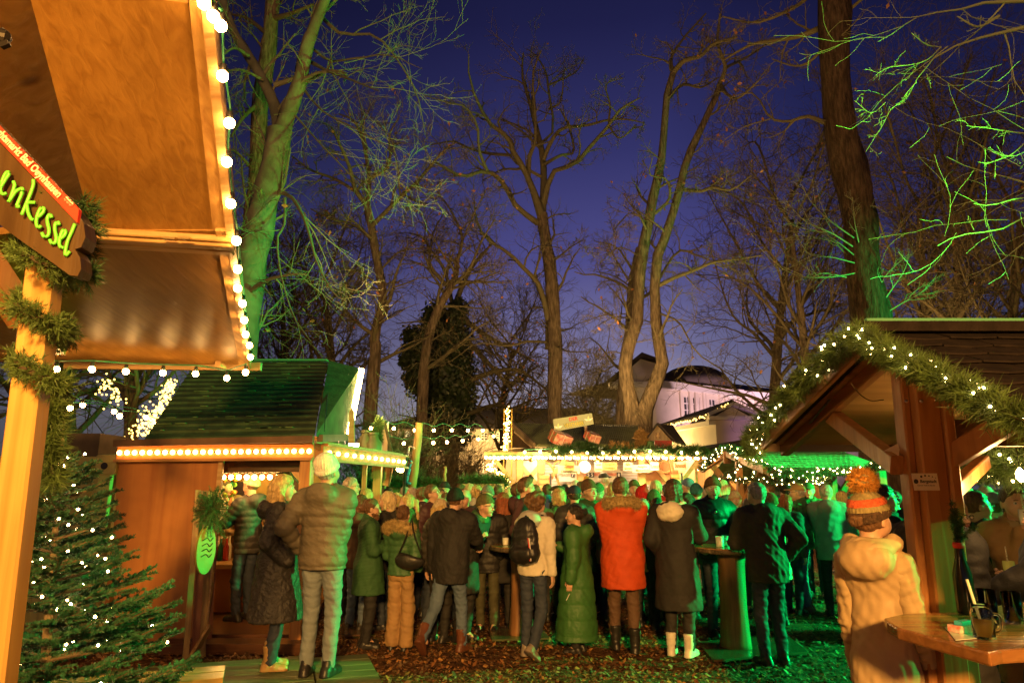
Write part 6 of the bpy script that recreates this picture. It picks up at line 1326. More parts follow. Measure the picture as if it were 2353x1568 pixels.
# ------------------------------------------------------------------ E. foreground pavilion at right
XG = 1.748
def pav_e():
    root = empty('garland_pavilion', (1.95, 3.3, 0), 'large foreground timber pavilion at right with garland-edged shingle roof', 'pavilion')
    AP = np.array([XG, 3.3, zof(0, 1) * 0 + at(1985, 768, 3.3)[2]])
    back = atx(1748, 1012, XG); front = atx(2352, 948, XG); front2 = AP + (front - AP) * 1.75
    Lx = np.array([3.2, 0, 0]); SHG = M('dark_wet_shingle', (.018, .012, .009), .85, .4, 12, .6, bscale=30, spec=.15)
    rdir = np.array([1, .0, 0.]); rr = at(2352, 792, 3.3 + .0); 
    R1 = AP + Lx
    soff = wood('pavilion_soffit', (.50, .30, .11), (.36, .2, .07), 'X', .5, .5)
    mb = MB(); mb.prism([AP + [.10, 0, -.03], R1 + [0, 0, -.03], back + Lx + [0, 0, -.03], back + [.10, 0, -.03]], (0, 0, .015)); mb.build('soffit', soff, root, label='knotty pine soffit of the rear roof slope')
    mb = MB(); mb.prism([AP + [.10, 0, -.03], front2 + [.1, 0, -.03], front2 + Lx + [0, 0, -.03], R1 + [0, 0, -.03]], (0, 0, .015)); mb.build('soffit', soff, root)
    shingled(front2, front2 + Lx, AP, AP + Lx, 14, 14, SHG, root, .012)
    shingled(back, back + Lx, AP, AP + Lx, 9, 14, SHG, root, .012)
    mb = MB(); mb.beam(AP + [-.02, 0, .03], R1 + [0, 0, .03], .12, .05); mb.build('ridge_cap', SHG, root)
    mb = MB(); mb.beam(AP + [.0, -.02, .065], R1 + [0, -.02, .065], .03, .02); mb.build('ridge_strip', M('green_edge_metal', (.1, .3, .15), .4, 0, bump=0), root)
    # barge boards at the gable
    for a, b, nm in ((AP, back, 1), (AP, front2, 2)):
        mb = MB(); mb.beam(a + [.0, 0, -.035], b + [.0, 0, -.035], .035, .075, ch=.006); mb.build('barge_board', TIMY, root, bevel=0)
        mb = MB(); mb.beam(a + [.16, 0, -.07], b + [.16, 0, -.07], .06, .075, ch=.008); mb.build('rafter', TIMY, root)
    # eave board far side
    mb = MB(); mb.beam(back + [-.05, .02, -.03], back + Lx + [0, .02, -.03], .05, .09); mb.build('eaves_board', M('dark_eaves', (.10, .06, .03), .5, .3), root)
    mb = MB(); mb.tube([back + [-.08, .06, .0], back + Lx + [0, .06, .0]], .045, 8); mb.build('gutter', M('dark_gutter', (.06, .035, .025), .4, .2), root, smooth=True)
    # post: three boards
    X0 = 1.93; Yq = 3.3; zt = at(2085, 850, Yq)[2]
    PM = wood('pavilion_post', (.50, .23, .075), (.34, .14, .04), 'Z', .9, .38)
    DX = -.045
    base = np.array([at(2168, 1568, Yq)[0], Yq, 0]); base = np.array([at(2187, 1568, Yq)[0] - .005, Yq, 0.]); topc = at(2118, 850, Yq)
    px = lambda z: at(0, 0, 1)[0] * 0 + base[0] + (topc[0] - base[0]) * (z / topc[2])
    for dx, dy, w, d, z0, z1 in ((-.025, 0, .115, .13, 0, topc[2]), (-.10, .03, .04, .09, .0, topc[2]), (.055, -.012, .05, .15, 1.52, topc[2] + .02), (.075, .05, .09, .10, 0, topc[2])):
        mb = MB(); mb.beam([px(z0) + dx, Yq + dy, z0], [px(z1) + dx, Yq + dy, z1], w, d, up=(0, -1, 0), ch=.008); mb.build('post', PM, root)
    mb = MB(); mb.beam([px(.5) - .045, Yq - .085, 0], [px(.5) - .045, Yq - .085, .72], .06, .03, up=(0, -1, 0), ch=.01); mb.build('cover_strip', PM, root)
    # braces
    bl0, bl1 = at(2060, 1068, Yq + .03), atx(1905, 950, XG + .19)
    mb = MB(); mb.beam(bl0, bl1, .06, .095, up=(0, 0, 1), ch=.006); mb.build('brace', PM, root)
    br0, br1 = at(2172, 1058, Yq - .03), atx(2420, 905, XG + .55)
    mb = MB(); mb.beam(br0, br1, .06, .10, up=(0, 0, 1), ch=.006); mb.build('brace', PM, root)
    mb = MB(); mb.beam(at(2165, 1150, Yq + .06), at(2260, 1060, Yq + .6), .06, .075, ch=.006); mb.build('brace', PM, root)
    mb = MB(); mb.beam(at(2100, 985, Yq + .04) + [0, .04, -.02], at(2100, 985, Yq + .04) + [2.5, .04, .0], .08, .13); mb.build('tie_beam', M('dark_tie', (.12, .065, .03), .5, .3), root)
    # bolts
    mb = MB(); 
    for u in (2082, 2116): mb.lathe(at(u, 921, Yq - .068), [(.009, 0), (.008, .004), (.003, .006)], 10, (0, -1, 0))
    mb.build('bolt', M('zinc', (.6, .6, .6), .35, 0, bump=0, metal=1), root)
    # sticker
    c = at(2126, 1106, Yq - .069); r, N = board('small white maker sticker with a row of dots on the pavilion post', c, (1, 0, 0), (-.06, 0, 1), .118, .078, .002, M('sticker_white', (.75, .68, .55), .4, 0, bump=0), 'sticker', 'sticker')
    DK = M('sign_black', (.04, .04, .05), .5, 0, bump=0)
    text('Bergstadt', .020, DK, r, c + [.012, -.0015, .002], (1, 0, 0), (0, -1, 0), bold=True, ext=.0003); text('Garten Holz & Bauen', .0095, DK, r, c + [0, -.0015, -.016], (1, 0, 0), (0, -1, 0), ext=.0003)
    for k, (dx, dz, ra) in enumerate(((-.018, .024, .0055), (.0, .028, .0045), (.018, .027, .0037), (.034, .023, .0028), (.048, .018, .002), (-.045, .002, .011))):
        mb = MB(); mb.lathe(c + [dx, -.0012, dz], [(ra, 0), (ra, .0006)], 10, (0, -1, 0)); mb.build('dot', DK, r)
    # white note on brace
    mb = MB(); mb.prism([at(2030, 1035, Yq - .06), at(2062, 1018, Yq - .07), at(2066, 1032, Yq - .07), at(2064, 1046, Yq - .07), at(2048, 1036, Yq - .07)], (0, .003, 0)); mb.build('paper_note', M('paper', (.7, .6, .45), .8, 0, bump=0), None, 'curled scrap of pale paper pinned on the left brace', 'paper')
    # garland with lights: back rake and front rake
    g1 = [back + [-.05, .0, -.10], back + [-.05, 0, .02], (back * .66 + AP * .34) + [-.05, 0, .04], (back * .33 + AP * .67) + [-.05, 0, .03], AP + [-.05, 0, .0]]
    g2 = [AP + [-.05, 0, .0], AP * .75 + front * .25 + [-.06, 0, -.0], AP * .5 + front * .5 + [-.06, 0, .0], AP * .25 + front * .75 + [-.06, 0, .0], front + [-.06, 0, -.0], front2]
    garland('thick lit pine garland on the far rake of the pavilion gable', g1, .070, 2400, .050, 41, 44, .0062, mat=NEEDLEL, w=.0016)
    garland('thick lit pine garland on the near rake running out of frame at right', g2, .056, 3000, .046, 42, 44, .0052, mat=NEEDLEL, w=.0014)
    # hanging loop wire + bulbs
    mb = MB(); mb.tube(spline([at(1955, 880, 3.3), at(1975, 905, 3.3), at(2000, 920, 3.3), at(2030, 918, 3.3)], 12), .0025, 4); mb.build('loose_wire', M('brown_wire', (.06, .04, .02), .8, 0, bump=0), root)
    # metal cable/strap hook at left eave
    mb = MB(); mb.tube(spline([at(1905, 918, 3.9), at(1870, 960, 4.2), at(1850, 985, 4.5), at(1845, 1005, 4.7), at(1825, 1012, 4.75)], 14), .008, 5); mb.build('strap', BLACKP, root, smooth=True)
    # garland on the far beam inside at right
    gg = [at(2165, 1075, 4.4), at(2230, 1052, 4.2), at(2300, 1070, 4.0), at(2400, 1062, 3.9)]
    garland('lit garland hanging under the pavilion behind the post', gg, .12, 1500, .07, 43, 34, .0075, mat=NEEDLEL, w=.002)
    garland('smaller garland with tiny lights deeper in the pavilion', [at(2180, 1085, 6), at(2260, 1092, 6), at(2400, 1098, 6)], .06, 500, .06, 44, 26, .007, mat=NEEDLE, w=.003)
    # bar table at the post
    t = empty('bar_table', (2.2, 3.3, 0), 'reddish varnished bar table around the pavilion post with glasses on it', 'table')
    TT = wood('table_top_varnish', (.34, .15, .05), (.22, .09, .03), 'X', 1, .18)
    zt_ = 1.12
    poly = [gp(2030, 1418, zt_), gp(2075, 1408, zt_), gp(2170, 1405, zt_), gp(2420, 1372, zt_), gp(2500, 1480, zt_), gp(2300, 1492, zt_), gp(2272, 1498, zt_), gp(2060, 1440, zt_), gp(2036, 1426, zt_)]
    mb = MB(); mb.prism(poly, (0, 0, -.045)); mb.build('table_top', TT, t, bevel=.008)
    mb = MB(); mb.beam([2.05, 2.8, 0], [2.05, 2.8, 1.07], .12, .12, up=(0, -1, 0)); mb.build('leg', PM, t)
    mb = MB(); mb.beam([1.9, 3.2, .3], [3.4, 3.1, .3], .1, .08); mb.build('foot_rail', TIMX, t)
    return root
pav_e()
ZT = 1.12
GLS = bpy.data.materials.new('clear_glass'); GLS.use_nodes = True; _b = GLS.node_tree.nodes['Principled BSDF']; _b.inputs['Transmission Weight'].default_value = 1; _b.inputs['Roughness'].default_value = .04; _b.inputs['IOR'].default_value = 1.3; _b.inputs['Base Color'].default_value = (.95, .98, .95, 1)
def tableware():
    c = gp(2262, 1465, ZT + .003)
    r = empty('mason_jar', c, 'jar glass with handle and yellow drink at the near table edge', 'glass')
    mb = MB(); mb.lathe(c, [(.030, 0), (.036, .006), (.037, .085), (.031, .10), (.031, .118), (.029, .118), (.029, .10), (.034, .085), (.033, .010), (.005, .008)], 20); mb.build('glass', GLS, r, smooth=True)
    mb = MB(); mb.lathe(c + [0, 0, .0095], [(.031, 0), (.0325, .04), (.0325, .055)], 18); mb.build('drink', M('lemon_drink', (.75, .55, .12), .1, 0, bump=0, trans=.6), r, smooth=True)
    mb = MB(); mb.tube(spline([c + [.03, 0, .085], c + [.065, 0, .075], c + [.062, 0, .03], c + [.03, 0, .022]], 12), .005, 6); mb.build('handle', GLS, r, smooth=True)
    mb = MB(); mb.tube([c + [.0, 0, .02], c + [-.03, .01, .2]], .005, 8); mb.build('straw', M('pale_straw', (.6, .7, .5), .5, 0, bump=0), r)
    c2 = gp(2275, 1440, ZT + .003); r = empty('drinking_glass', c2, 'tall clear glass standing behind the jar glass', 'glass'); mb = MB(); mb.lathe(c2, [(.026, 0), (.030, .005), (.034, .14), (.0325, .14), (.028, .012), (.003, .010)], 20); mb.build('glass', GLS, r, smooth=True)
    c3 = gp(2330, 1430, ZT + .003); r = empty('drinking_glass', c3, 'clear glass with golden reflections near the right picture edge', 'glass'); mb = MB(); mb.lathe(c3, [(.028, 0), (.032, .005), (.035, .12), (.0335, .12), (.03, .012), (.003, .010)], 20); mb.build('glass', GLS, r, smooth=True)
    mb = MB(); mb.lathe(c3 + [0, 0, .012], [(.029, 0), (.031, .05)], 16); mb.build('drink', M('gold_drink', (.8, .4, .08), .1, 0, bump=0, trans=.5), r, smooth=True)
    a = gp(2212, 1450, ZT + .004); r = empty('cigarette_box', a, 'red and white packet with a teal box on top, lying by the post', 'packet')
    R = np.array(Matrix.Rotation(.25, 3, 'Z')); mb = MB(); mb.box(a + [0, 0, .0125], (.085, .055, .024), R); mb.build('box', M('red_white_card', (.7, .12, .08), .4, .5, 40, 0, col2=(.8, .7, .6)), r, bevel=.002)
    r2 = empty('teal_box', a + [0, 0, .025], 'small teal box lying on the red packet', 'packet'); mb = MB(); mb.box(a + [.005, 0, .033], (.07, .03, .015), np.array(Matrix.Rotation(.5, 3, 'Z'))); mb.build('box', M('teal_card', (.05, .35, .4), .4, 0, bump=0), r2, bevel=.002)
    mb = MB(); mb.prism([gp(2170, 1440, ZT + .002), gp(2260, 1432, ZT + .002), gp(2290, 1462, ZT + .002), gp(2195, 1470, ZT + .002)], (0, 0, .002)); mb.build('paper_sheet', M('laminated_paper', (.6, .62, .5), .3, .1), None, 'laminated sheet lying under the packet and jar', 'paper')
    # vase bottle with fir sprig
    c = gp(2222, 1408, ZT + .003); r = empty('bottle_vase', c, 'dark bottle holding a fir sprig beside the post', 'vase'); mb = MB(); mb.lathe(c, [(.035, 0), (.038, .01), (.038, .16), (.02, .23), (.016, .30), (.019, .31)], 16); mb.build('bottle', M('dark_bottle', (.015, .02, .015), .15, 0, bump=0), r, smooth=True)
    mb = MB(); mb.lathe(c + [0, 0, .27], [(.021, 0), (.024, .012), (.021, .024)], 12); mb.build('ribbon', M('red_ribbon', (.6, .04, .03), .5, 0, bump=0), r, smooth=True)
    t = c + [0, 0, .30]; allN = MB()
    for d, l in (((-.03, 0, 1), .17), ((.06, -.02, .8), .13), ((-.08, .02, .8), .11), ((.12, 0, .35), .12), ((.1, -.04, .1), .1), ((.02, 0, 1), .14)):
        q = garland_mesh(spline([t, t + norm(d) * l * .5, t + norm(d) * l], 8), .006, 60, .018, int(l * 1000) + len(allN.V), .0011)
        allN.V += q.V
        for k_, vv in q.Fc.items(): allN.Fc.setdefault(k_, []).extend([x + allN.n for x in vv])
        allN.n += q.n
    allN.build('fir_sprig', NEEDLE, r)
tableware()
lc = at(2344, 1092, 3.55); _r = empty('lantern', lc, 'small warm lantern ornament hanging at the right edge of the pavilion', 'lantern')
mb = MB(); mb.lathe(lc, [(.006, -.03), (.02, -.015), (.022, .01), (.012, .03), (.004, .04)], 10); mb.build('lamp', BULB, _r, smooth=True); mb = MB(); mb.tube([lc + [0, 0, .04], lc + [0, 0, .45]], .002, 4); mb.build('cord', BLACKP, _r)
lamp('lantern_light', 'POINT', tuple(lc + [.0, -.0, -.06]), (1, .58, .2), 15, .03)

# ------------------------------------------------------------------ log tables, platform, bench, slabs
def log_table(label, u, vb, rt, rl, h, seed, slab=None):
    rng = np.random.RandomState(seed); b = gp(u, vb); r = empty('log_table', b, label, 'table', 'standing tables made of tree trunks')
    mb = MB(); n = 14; th = np.linspace(0, 2 * math.pi, 21)[:-1]
    P = [(rl * (1.12 - .22 * math.sin(min(1, z / .5) * 1.57) + .05 * (z > h - .2)), z) for z in np.linspace(0, h - .05, n)]
    mb.lathe(b, P, 18); V = np.concatenate(mb.V); V[:, :2] = b[:2] + (V[:, :2] - b[:2]) * (1 + .05 * np.sin(np.arctan2(V[:, 1] - b[1], V[:, 0] - b[0]) * 5 + V[:, 2] * 2))[:, None]; mb.V = [V]
    mb.build('trunk', wood('peeled_trunk', (.34, .17, .07), (.2, .09, .035), 'Z', 1, .5), r, smooth=True)
    top = MB(); R_ = rt * (1 + .05 * np.sin(th * 3 + seed) + .03 * rng.rand(20)); c = b + [0, 0, h]
    top.prism([c + [R_[i] * math.cos(th[i]), R_[i] * math.sin(th[i]), -.055] for i in range(20)], (0, 0, .055)); top.build('table_top', wood('slab_top', (.42, .24, .1), (.26, .13, .05), 'X', 1, .22), r, bevel=.006)
    rim = MB(); rim.tube([c + [R_[i % 20] * 1.005 * math.cos(th[i % 20]), R_[i % 20] * 1.005 * math.sin(th[i % 20]), -.03] for i in range(21)], .022, 6, False); rim.build('bark_rim', BARK, r, smooth=True)
    return c
LT1 = log_table('round log table between the black-clad couple and the backpack wearer', 1197, 1462, .36, .13, 1.0, 1)
LT2 = log_table('round log table with mugs between the white-hooded woman and grey-haired man', 1692, 1492, .40, .15, 1.04, 2)
WET = M('wet_concrete', (.10, .06, .035), .18, .3, 6, .15)
for u0, v0, u1, v1, u2, v2, u3, v3, lab in ((1118, 1442, 1240, 1438, 1262, 1468, 1130, 1472, 'wet slab under the first log table'), (1600, 1478, 1800, 1455, 1856, 1500, 1640, 1520, 'wet slab under the second log table'), (800, 1400, 835, 1398, 832, 1460, 775, 1462, 'wet plank beside the hut')):
    mb = MB(); mb.prism([gp(u0, v0, .015), gp(u1, v1, .015), gp(u2, v2, .015), gp(u3, v3, .015)], (0, 0, .02)); mb.build('paving_slab', WET, None, lab, 'slab', 'wet ground slabs')
def mug(label, c, mat, r=.04, h=.10, group=None, name='mug'):
    o = empty(name, c, label, 'mug' if name == 'mug' else 'cup', group); mb = MB(); mb.lathe(c, [(r * .85, 0), (r * .9, .004), (r, h), (r * .92, h), (r * .8, .01), (.002, .008)], 16); mb.build('body', mat, o, smooth=True)
    if name == 'mug': mb = MB(); mb.tube(spline([np.array(c) + [r * .95, 0, h * .8], np.array(c) + [r * 1.6, 0, h * .7], np.array(c) + [r * 1.6, 0, h * .3], np.array(c) + [r * .9, 0, h * .2]], 10), .006, 6); mb.build('handle', mat, o, smooth=True)
    return o
WM = M('white_ceramic', (.75, .72, .62), .25, .05, 9, 0); CUPW = M('paper_cup', (.75, .6, .42), .5, 0, bump=0)
o = mug('white printed cup standing on the first log table', LT1 + [.30, -.12, .002], CUPW, .036, .10, name='paper_cup'); mb = MB(); mb.lathe(LT1 + [.30, -.158, .055], [(.016, 0), (.016, .002)], 12, (0, -1, 0)); mb.build('logo_disc', M('maroon', (.2, .03, .03), .5, 0, bump=0), o)
mug('pale mug gripped by the white-hooded woman at the second log table', LT2 + [-.13, -.08, .002], WM, .045, .105)
mug('clear-handled mug beside the pale one on the second log table', LT2 + [-.02, .08, .002], WM, .042, .10)
mug('glass ashtray bowl at the right of the second log table', LT2 + [.16, -.02, .002], WM, .045, .04, name='bowl')
mug('small pale cup on the first log table near the leaning woman', LT1 + [-.18, .02, .002], WM, .036, .08, name='cup')

def platform():
    r = empty('deck_platform', gp(560, 1560, 0), 'low green-lit boarded platform the couple in front stands on', 'platform')
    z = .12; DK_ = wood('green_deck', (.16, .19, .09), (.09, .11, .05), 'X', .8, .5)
    A0 = gp(40, 1556, z); A1 = gp(694, 1508, z); B1 = gp(806, 1562, z); A15 = gp(792, 1493, z)
    D = norm((A1 - A0) * [1, 1, 0]); N = norm([D[1], -D[0], 0])
    for i in range(8):
        a = A0 + N * (.18 * i + .02); b = A1 + N * (.18 * i + .02) + D * (.02 + .05 * (i > 0))
        mb = MB(); mb.beam(a + [0, 0, -.02 - .002 * (i % 2)], b + [0, 0, -.02 - .002 * (i % 2)], .172, .04, ch=.004); mb.build('deck_board', DK_, r)
    D2 = norm((B1 - A15) * [1, 1, 0])
    for i in range(6):
        a = A1 + N * (.02 + .2 * i) + D * .02; L_ = .62
        mb = MB(); mb.beam(a + N * .09 + D * .07 + [0, 0, -.025], a + N * .09 + D * (.07 + .5) + [0, 0, -.025], .19, .035, ch=.004); mb.build('deck_board', DK_, r)
    mb = MB(); mb.beam(A0 + N * .1 + [0, 0, -.08], A1 + N * .1 + [0, 0, -.08], .1, .08); mb.build('joist', DK_, r)
    # bench in front
    bz = .62; r2 = empty('bench', gp(250, 1560, bz) * [1, 1, 0], 'varnished plank bench at the very bottom left', 'bench')
    a, b = gp(250, 1562, bz), gp(516, 1540, bz); D3 = norm(b - a); N3 = norm(np.cross(D3, [0, 0, 1]))
    mb = MB(); mb.beam(a - D3 * .8 + N3 * .0, b + N3 * .0, .14, .035, ch=.004); mb.beam(a - D3 * .8 + N3 * .15, b + N3 * .15, .14, .035, ch=.004); mb.build('seat', wood('bench_varnish', (.52, .27, .08), (.38, .18, .05), 'X', 1, .25), r2)
    mb = MB(); mb.beam(b - D3 * .15 + N3 * .07 + [0, 0, -.02], b * [1, 1, 0] - D3 * .15 + N3 * .07, .06, .06); mb.build('leg', TIM, r2)
platform()
# ------------------------------------------------------------------ people: signed-distance modelling + surface nets
class SD:
    def __init__(s, lo, hi, h):
        s.lo = np.array(lo, float); s.h = h; n = np.ceil((np.array(hi) - s.lo) / h).astype(int) + 1
        s.n = n; s.D = np.full(n, .5); s.ax = [s.lo[i] + h * np.arange(n[i]) for i in range(3)]
    def win(s, lo, hi):
        a = np.clip(np.floor((lo - s.lo) / s.h).astype(int), 0, s.n - 1); b = np.clip(np.ceil((hi - s.lo) / s.h).astype(int) + 1, 1, s.n)
        return tuple(slice(i, j) for i, j in zip(a, b)), [s.ax[i][a[i]:b[i]] for i in range(3)]
    def comb(s, w, d, k, mode):
        c = s.D[w]
        if mode == 'sub': d = -d; hh = np.maximum(k - np.abs(c - d), 0) / k; s.D[w] = np.maximum(c, d) + hh * hh * k * .25
        else: hh = np.maximum(k - np.abs(c - d), 0) / k; s.D[w] = np.minimum(c, d) - hh * hh * k * .25
    def cone(s, a, b, ra, rb, k=.03, sy=1.0, sx=1.0, bands=None, mode='add'):
        a = np.asarray(a, float); b = np.asarray(b, float); R = max(ra, rb) + k + 2 * s.h + .012
        w, (X, Y, Z) = s.win(np.minimum(a, b) - R, np.maximum(a, b) + R)
        if 0 in [len(q) for q in (X, Y, Z)]: return s
        X = X[:, None, None]; Y = Y[None, :, None]; Z = Z[None, None, :]
        ab = b - a; L2 = max(ab @ ab, 1e-9); t = np.clip(((X - a[0]) * ab[0] + (Y - a[1]) * ab[1] + (Z - a[2]) * ab[2]) / L2, 0, 1)
        dx = (X - a[0] - ab[0] * t) * sx; dy = (Y - a[1] - ab[1] * t) * sy; dz = Z - a[2] - ab[2] * t
        r = ra + (rb - ra) * t
        if bands: r = r + bands[0] * (np.abs(np.sin(np.pi * (t * math.sqrt(L2) + bands[2]) / bands[1])) ** .6 - .6)
        s.comb(w, np.sqrt(dx * dx + dy * dy + dz * dz) - r, k, mode); return s
    def ell(s, c, r, k=.02, mode='add', R=None, noise=None):
        c = np.asarray(c, float); r = np.asarray(r, float); m = r.max() + k + 2 * s.h + .02
        w, (X, Y, Z) = s.win(c - m, c + m)
        if 0 in [len(q) for q in (X, Y, Z)]: return s
        x = X[:, None, None] - c[0]; y = Y[None, :, None] - c[1]; z = Z[None, None, :] - c[2]
        if R is not None: x, y, z = [R[0][i] * x + R[1][i] * y + R[2][i] * z for i in range(3)]
        k0 = np.sqrt((x / r[0]) ** 2 + (y / r[1]) ** 2 + (z / r[2]) ** 2) + 1e-9; k1 = np.sqrt((x / r[0] ** 2) ** 2 + (y / r[1] ** 2) ** 2 + (z / r[2] ** 2) ** 2) + 1e-9
        d = k0 * (k0 - 1) / k1
        if noise: d = d + noise[0] * np.sin(x * noise[1] + 1.3 * np.sin(z * noise[1] * .8)) * np.sin(y * noise[1] + 2) * np.sin(z * noise[1] * 1.1 + 1)
        s.comb(w, d, k, mode); return s
    def cut(s, p, n, k=.008):
        """keep the side where n.(x-p) < 0"""
        n = norm(n); d = (s.ax[0][:, None, None] - p[0]) * n[0] + (s.ax[1][None, :, None] - p[1]) * n[1] + (s.ax[2][None, None, :] - p[2]) * n[2]
        hh = np.maximum(k - np.abs(s.D - d), 0) / k; s.D = np.maximum(s.D, d) + hh * hh * k * .25; return s
    def mesh(s):
        D = s.D; D[0] = D[-1] = .1; D[:, 0] = D[:, -1] = .1; D[:, :, 0] = D[:, :, -1] = .1
        S = D < 0; c = np.zeros(tuple(np.array(D.shape) - 1), np.int8)
        off = [(i, j, k) for i in (0, 1) for j in (0, 1) for k in (0, 1)]
        sl = lambda o, A: A[o[0]:A.shape[0] - 1 + o[0], o[1]:A.shape[1] - 1 + o[1], o[2]:A.shape[2] - 1 + o[2]]
        for o in off: c += sl(o, S)
        act = (c > 0) & (c < 8); idx = np.full(act.shape, -1, np.int64); I, J, K = np.nonzero(act); n = len(I)
        if n == 0: return np.zeros((3, 3)), np.array([[0, 1, 2, 2]])
        idx[I, J, K] = np.arange(n); vals = [D[I + o[0], J + o[1], K + o[2]] for o in off]
        P = np.zeros((n, 3)); W = np.zeros(n)
        for a in range(8):
            for b in range(a + 1, 8):
                oa, ob = np.array(off[a]), np.array(off[b])
                if np.abs(oa - ob).sum() != 1: continue
                va, vb = vals[a], vals[b]; cr = (va < 0) != (vb < 0); t = np.where(cr, va / np.where(cr, va - vb, 1), 0)
                P += cr[:, None] * (oa + t[:, None] * (ob - oa)); W += cr
        V = s.lo + s.h * (np.stack([I, J, K], 1) + P / W[:, None]); Q = []
        for ax in range(3):
            A = np.take(S, range(0, S.shape[ax] - 1), ax); B = np.take(S, range(1, S.shape[ax]), ax); e = A != B
            i, j, k = np.nonzero(e); o1, o2 = [(1, 2), (2, 0), (0, 1)][ax]; q = np.stack([i, j, k], 1)
            ok = (q[:, o1] > 0) & (q[:, o2] > 0) & (q[:, o1] < D.shape[o1] - 1) & (q[:, o2] < D.shape[o2] - 1); q = q[ok]
            f = A[q[:, 0], q[:, 1], q[:, 2]]; d1 = np.zeros(3, int); d1[o1] = 1; d2 = np.zeros(3, int); d2[o2] = 1
            g = lambda p: idx[p[:, 0], p[:, 1], p[:, 2]]
            q4 = np.stack([g(q - d1 - d2), g(q - d2), g(q), g(q - d1)], 1); q4[~f] = q4[~f][:, ::-1]; Q.append(q4)
        Q = np.concatenate(Q); Q = Q[(Q >= 0).all(1)]
        # one smoothing pass
        return V, Q
def smooth_mesh(V, Q, it=1, f=.5):
    for _ in range(it):
        A = np.zeros_like(V); C = np.zeros(len(V))
        for a, b in ((0, 1), (1, 2), (2, 3), (3, 0)):
            np.add.at(A, Q[:, a], V[Q[:, b]]); np.add.at(A, Q[:, b], V[Q[:, a]]); np.add.at(C, Q[:, a], 1); np.add.at(C, Q[:, b], 1)
        V = V * (1 - f) + f * A / np.maximum(C, 1)[:, None]
    return V
def wrinkle(V, Q, amp, fr, seed):
    rng = np.random.RandomState(seed); N = np.zeros_like(V); e1 = V[Q[:, 1]] - V[Q[:, 0]]; e2 = V[Q[:, 3]] - V[Q[:, 0]]; fn = np.cross(e1, e2)
    for a in range(4): np.add.at(N, Q[:, a], fn)
    N /= np.linalg.norm(N, axis=1, keepdims=True) + 1e-12; d = np.zeros(len(V))
    for o in range(5):
        w = rng.normal(size=3) * fr * (1 + o * .55) * [1, 1, .8]; w2 = rng.normal(size=3) * fr * .6
        d += np.sin(V @ w + rng.rand() * 6 + 1.6 * np.sin(V @ w2)) / (1 + o * .5)
    return V + N * (amp * d)[:, None]

def rotx(a): c, s = math.cos(a), math.sin(a); return np.array([[1, 0, 0], [0, c, -s], [0, s, c]])
def roty(a): c, s = math.cos(a), math.sin(a); return np.array([[c, 0, s], [0, 1, 0], [-s, 0, c]])
def rotz(a): c, s = math.cos(a), math.sin(a); return np.array([[c, -s, 0], [s, c, 0], [0, 0, 1]])
def ik(S, T, a, b, pole):
    d = T - S; L_ = np.linalg.norm(d)
    if L_ > (a + b) * .995: T = S + d / L_ * (a + b) * .995; d = T - S; L_ = np.linalg.norm(d)
    L_ = max(L_, abs(a - b) + .02); x = (a * a - b * b + L_ * L_) / (2 * L_); hgt = math.sqrt(max(a * a - x * x, 0)); dn = d / np.linalg.norm(d)
    p = np.asarray(pole, float); p = p - dn * (p @ dn); p = norm(p); return S + dn * x + p * hgt, T

SKIN = M('skin', (.56, .33, .22), .5, .12, 18, .12, bscale=60, dist=.002)
LIPS = M('lips', (.42, .15, .11), .45, 0, bump=0)
EYEW = M('eye_white', (.75, .72, .68), .25, 0, bump=0); IRIS = M('iris', (.05, .03, .02), .15, 0, bump=0)
def hair_mat(n, c): return M('hair_' + n, c, .5, .45, 18, .9, bscale=42, stretch=(3, 3, .5), dist=.012, spec=.35)
HAIR = {k: hair_mat(k, v) for k, v in dict(blonde=(.52, .36, .15), lightblonde=(.62, .48, .26), brown=(.13, .065, .03), darkbrown=(.06, .032, .018), black=(.025, .018, .014), grey=(.34, .30, .26), white=(.6, .56, .5), red=(.28, .08, .03), curly=(.15, .08, .035)).items()}
def cloth(n, c, rough=.75, bump=.5, scale=7): return M('cloth_' + n, c, rough, .14, scale, bump, bscale=scale * 2.2, dist=.02, spec=.35)
CL = {k: cloth(k, v) for k, v in dict(black=(.022, .020, .019), navy=(.02, .025, .05), charcoal=(.05, .048, .046), olive=(.075, .07, .035), darkolive=(.045, .042, .028), green=(.05, .13, .05), forest=(.035, .10, .035), brown=(.11, .06, .035), tan=(.36, .25, .13), beige=(.50, .38, .23), cream=(.62, .55, .42), white=(.68, .66, .60), grey=(.22, .21, .20), lightgrey=(.42, .41, .38), orange=(.52, .065, .012), red=(.50, .03, .025), plum=(.075, .03, .035), blue=(.06, .11, .25), teal=(.03, .14, .15), denim=(.10, .14, .20), lightdenim=(.17, .20, .21), darkdenim=(.035, .045, .07), camel=(.34, .2, .08), yellow=(.6, .5, .2), bronze=(.10, .08, .05)).items()}
SHINY = {k: M('puffer_' + k, v, .56, .12, 8, .45, bscale=20, dist=.02, spec=.4) for k, v in dict(black=(.022, .02, .02), bronze=(.13, .11, .075), green=(.05, .13, .05), forest=(.04, .13, .03), charcoal=(.045, .04, .035), beige=(.50, .34, .16), plum=(.07, .03, .035), cream=(.6, .5, .32)).items()}
QUILT = M('quilted_black', (.035, .032, .03), .5, .1, 8, .8, bscale=26, dist=.03, spec=.45)
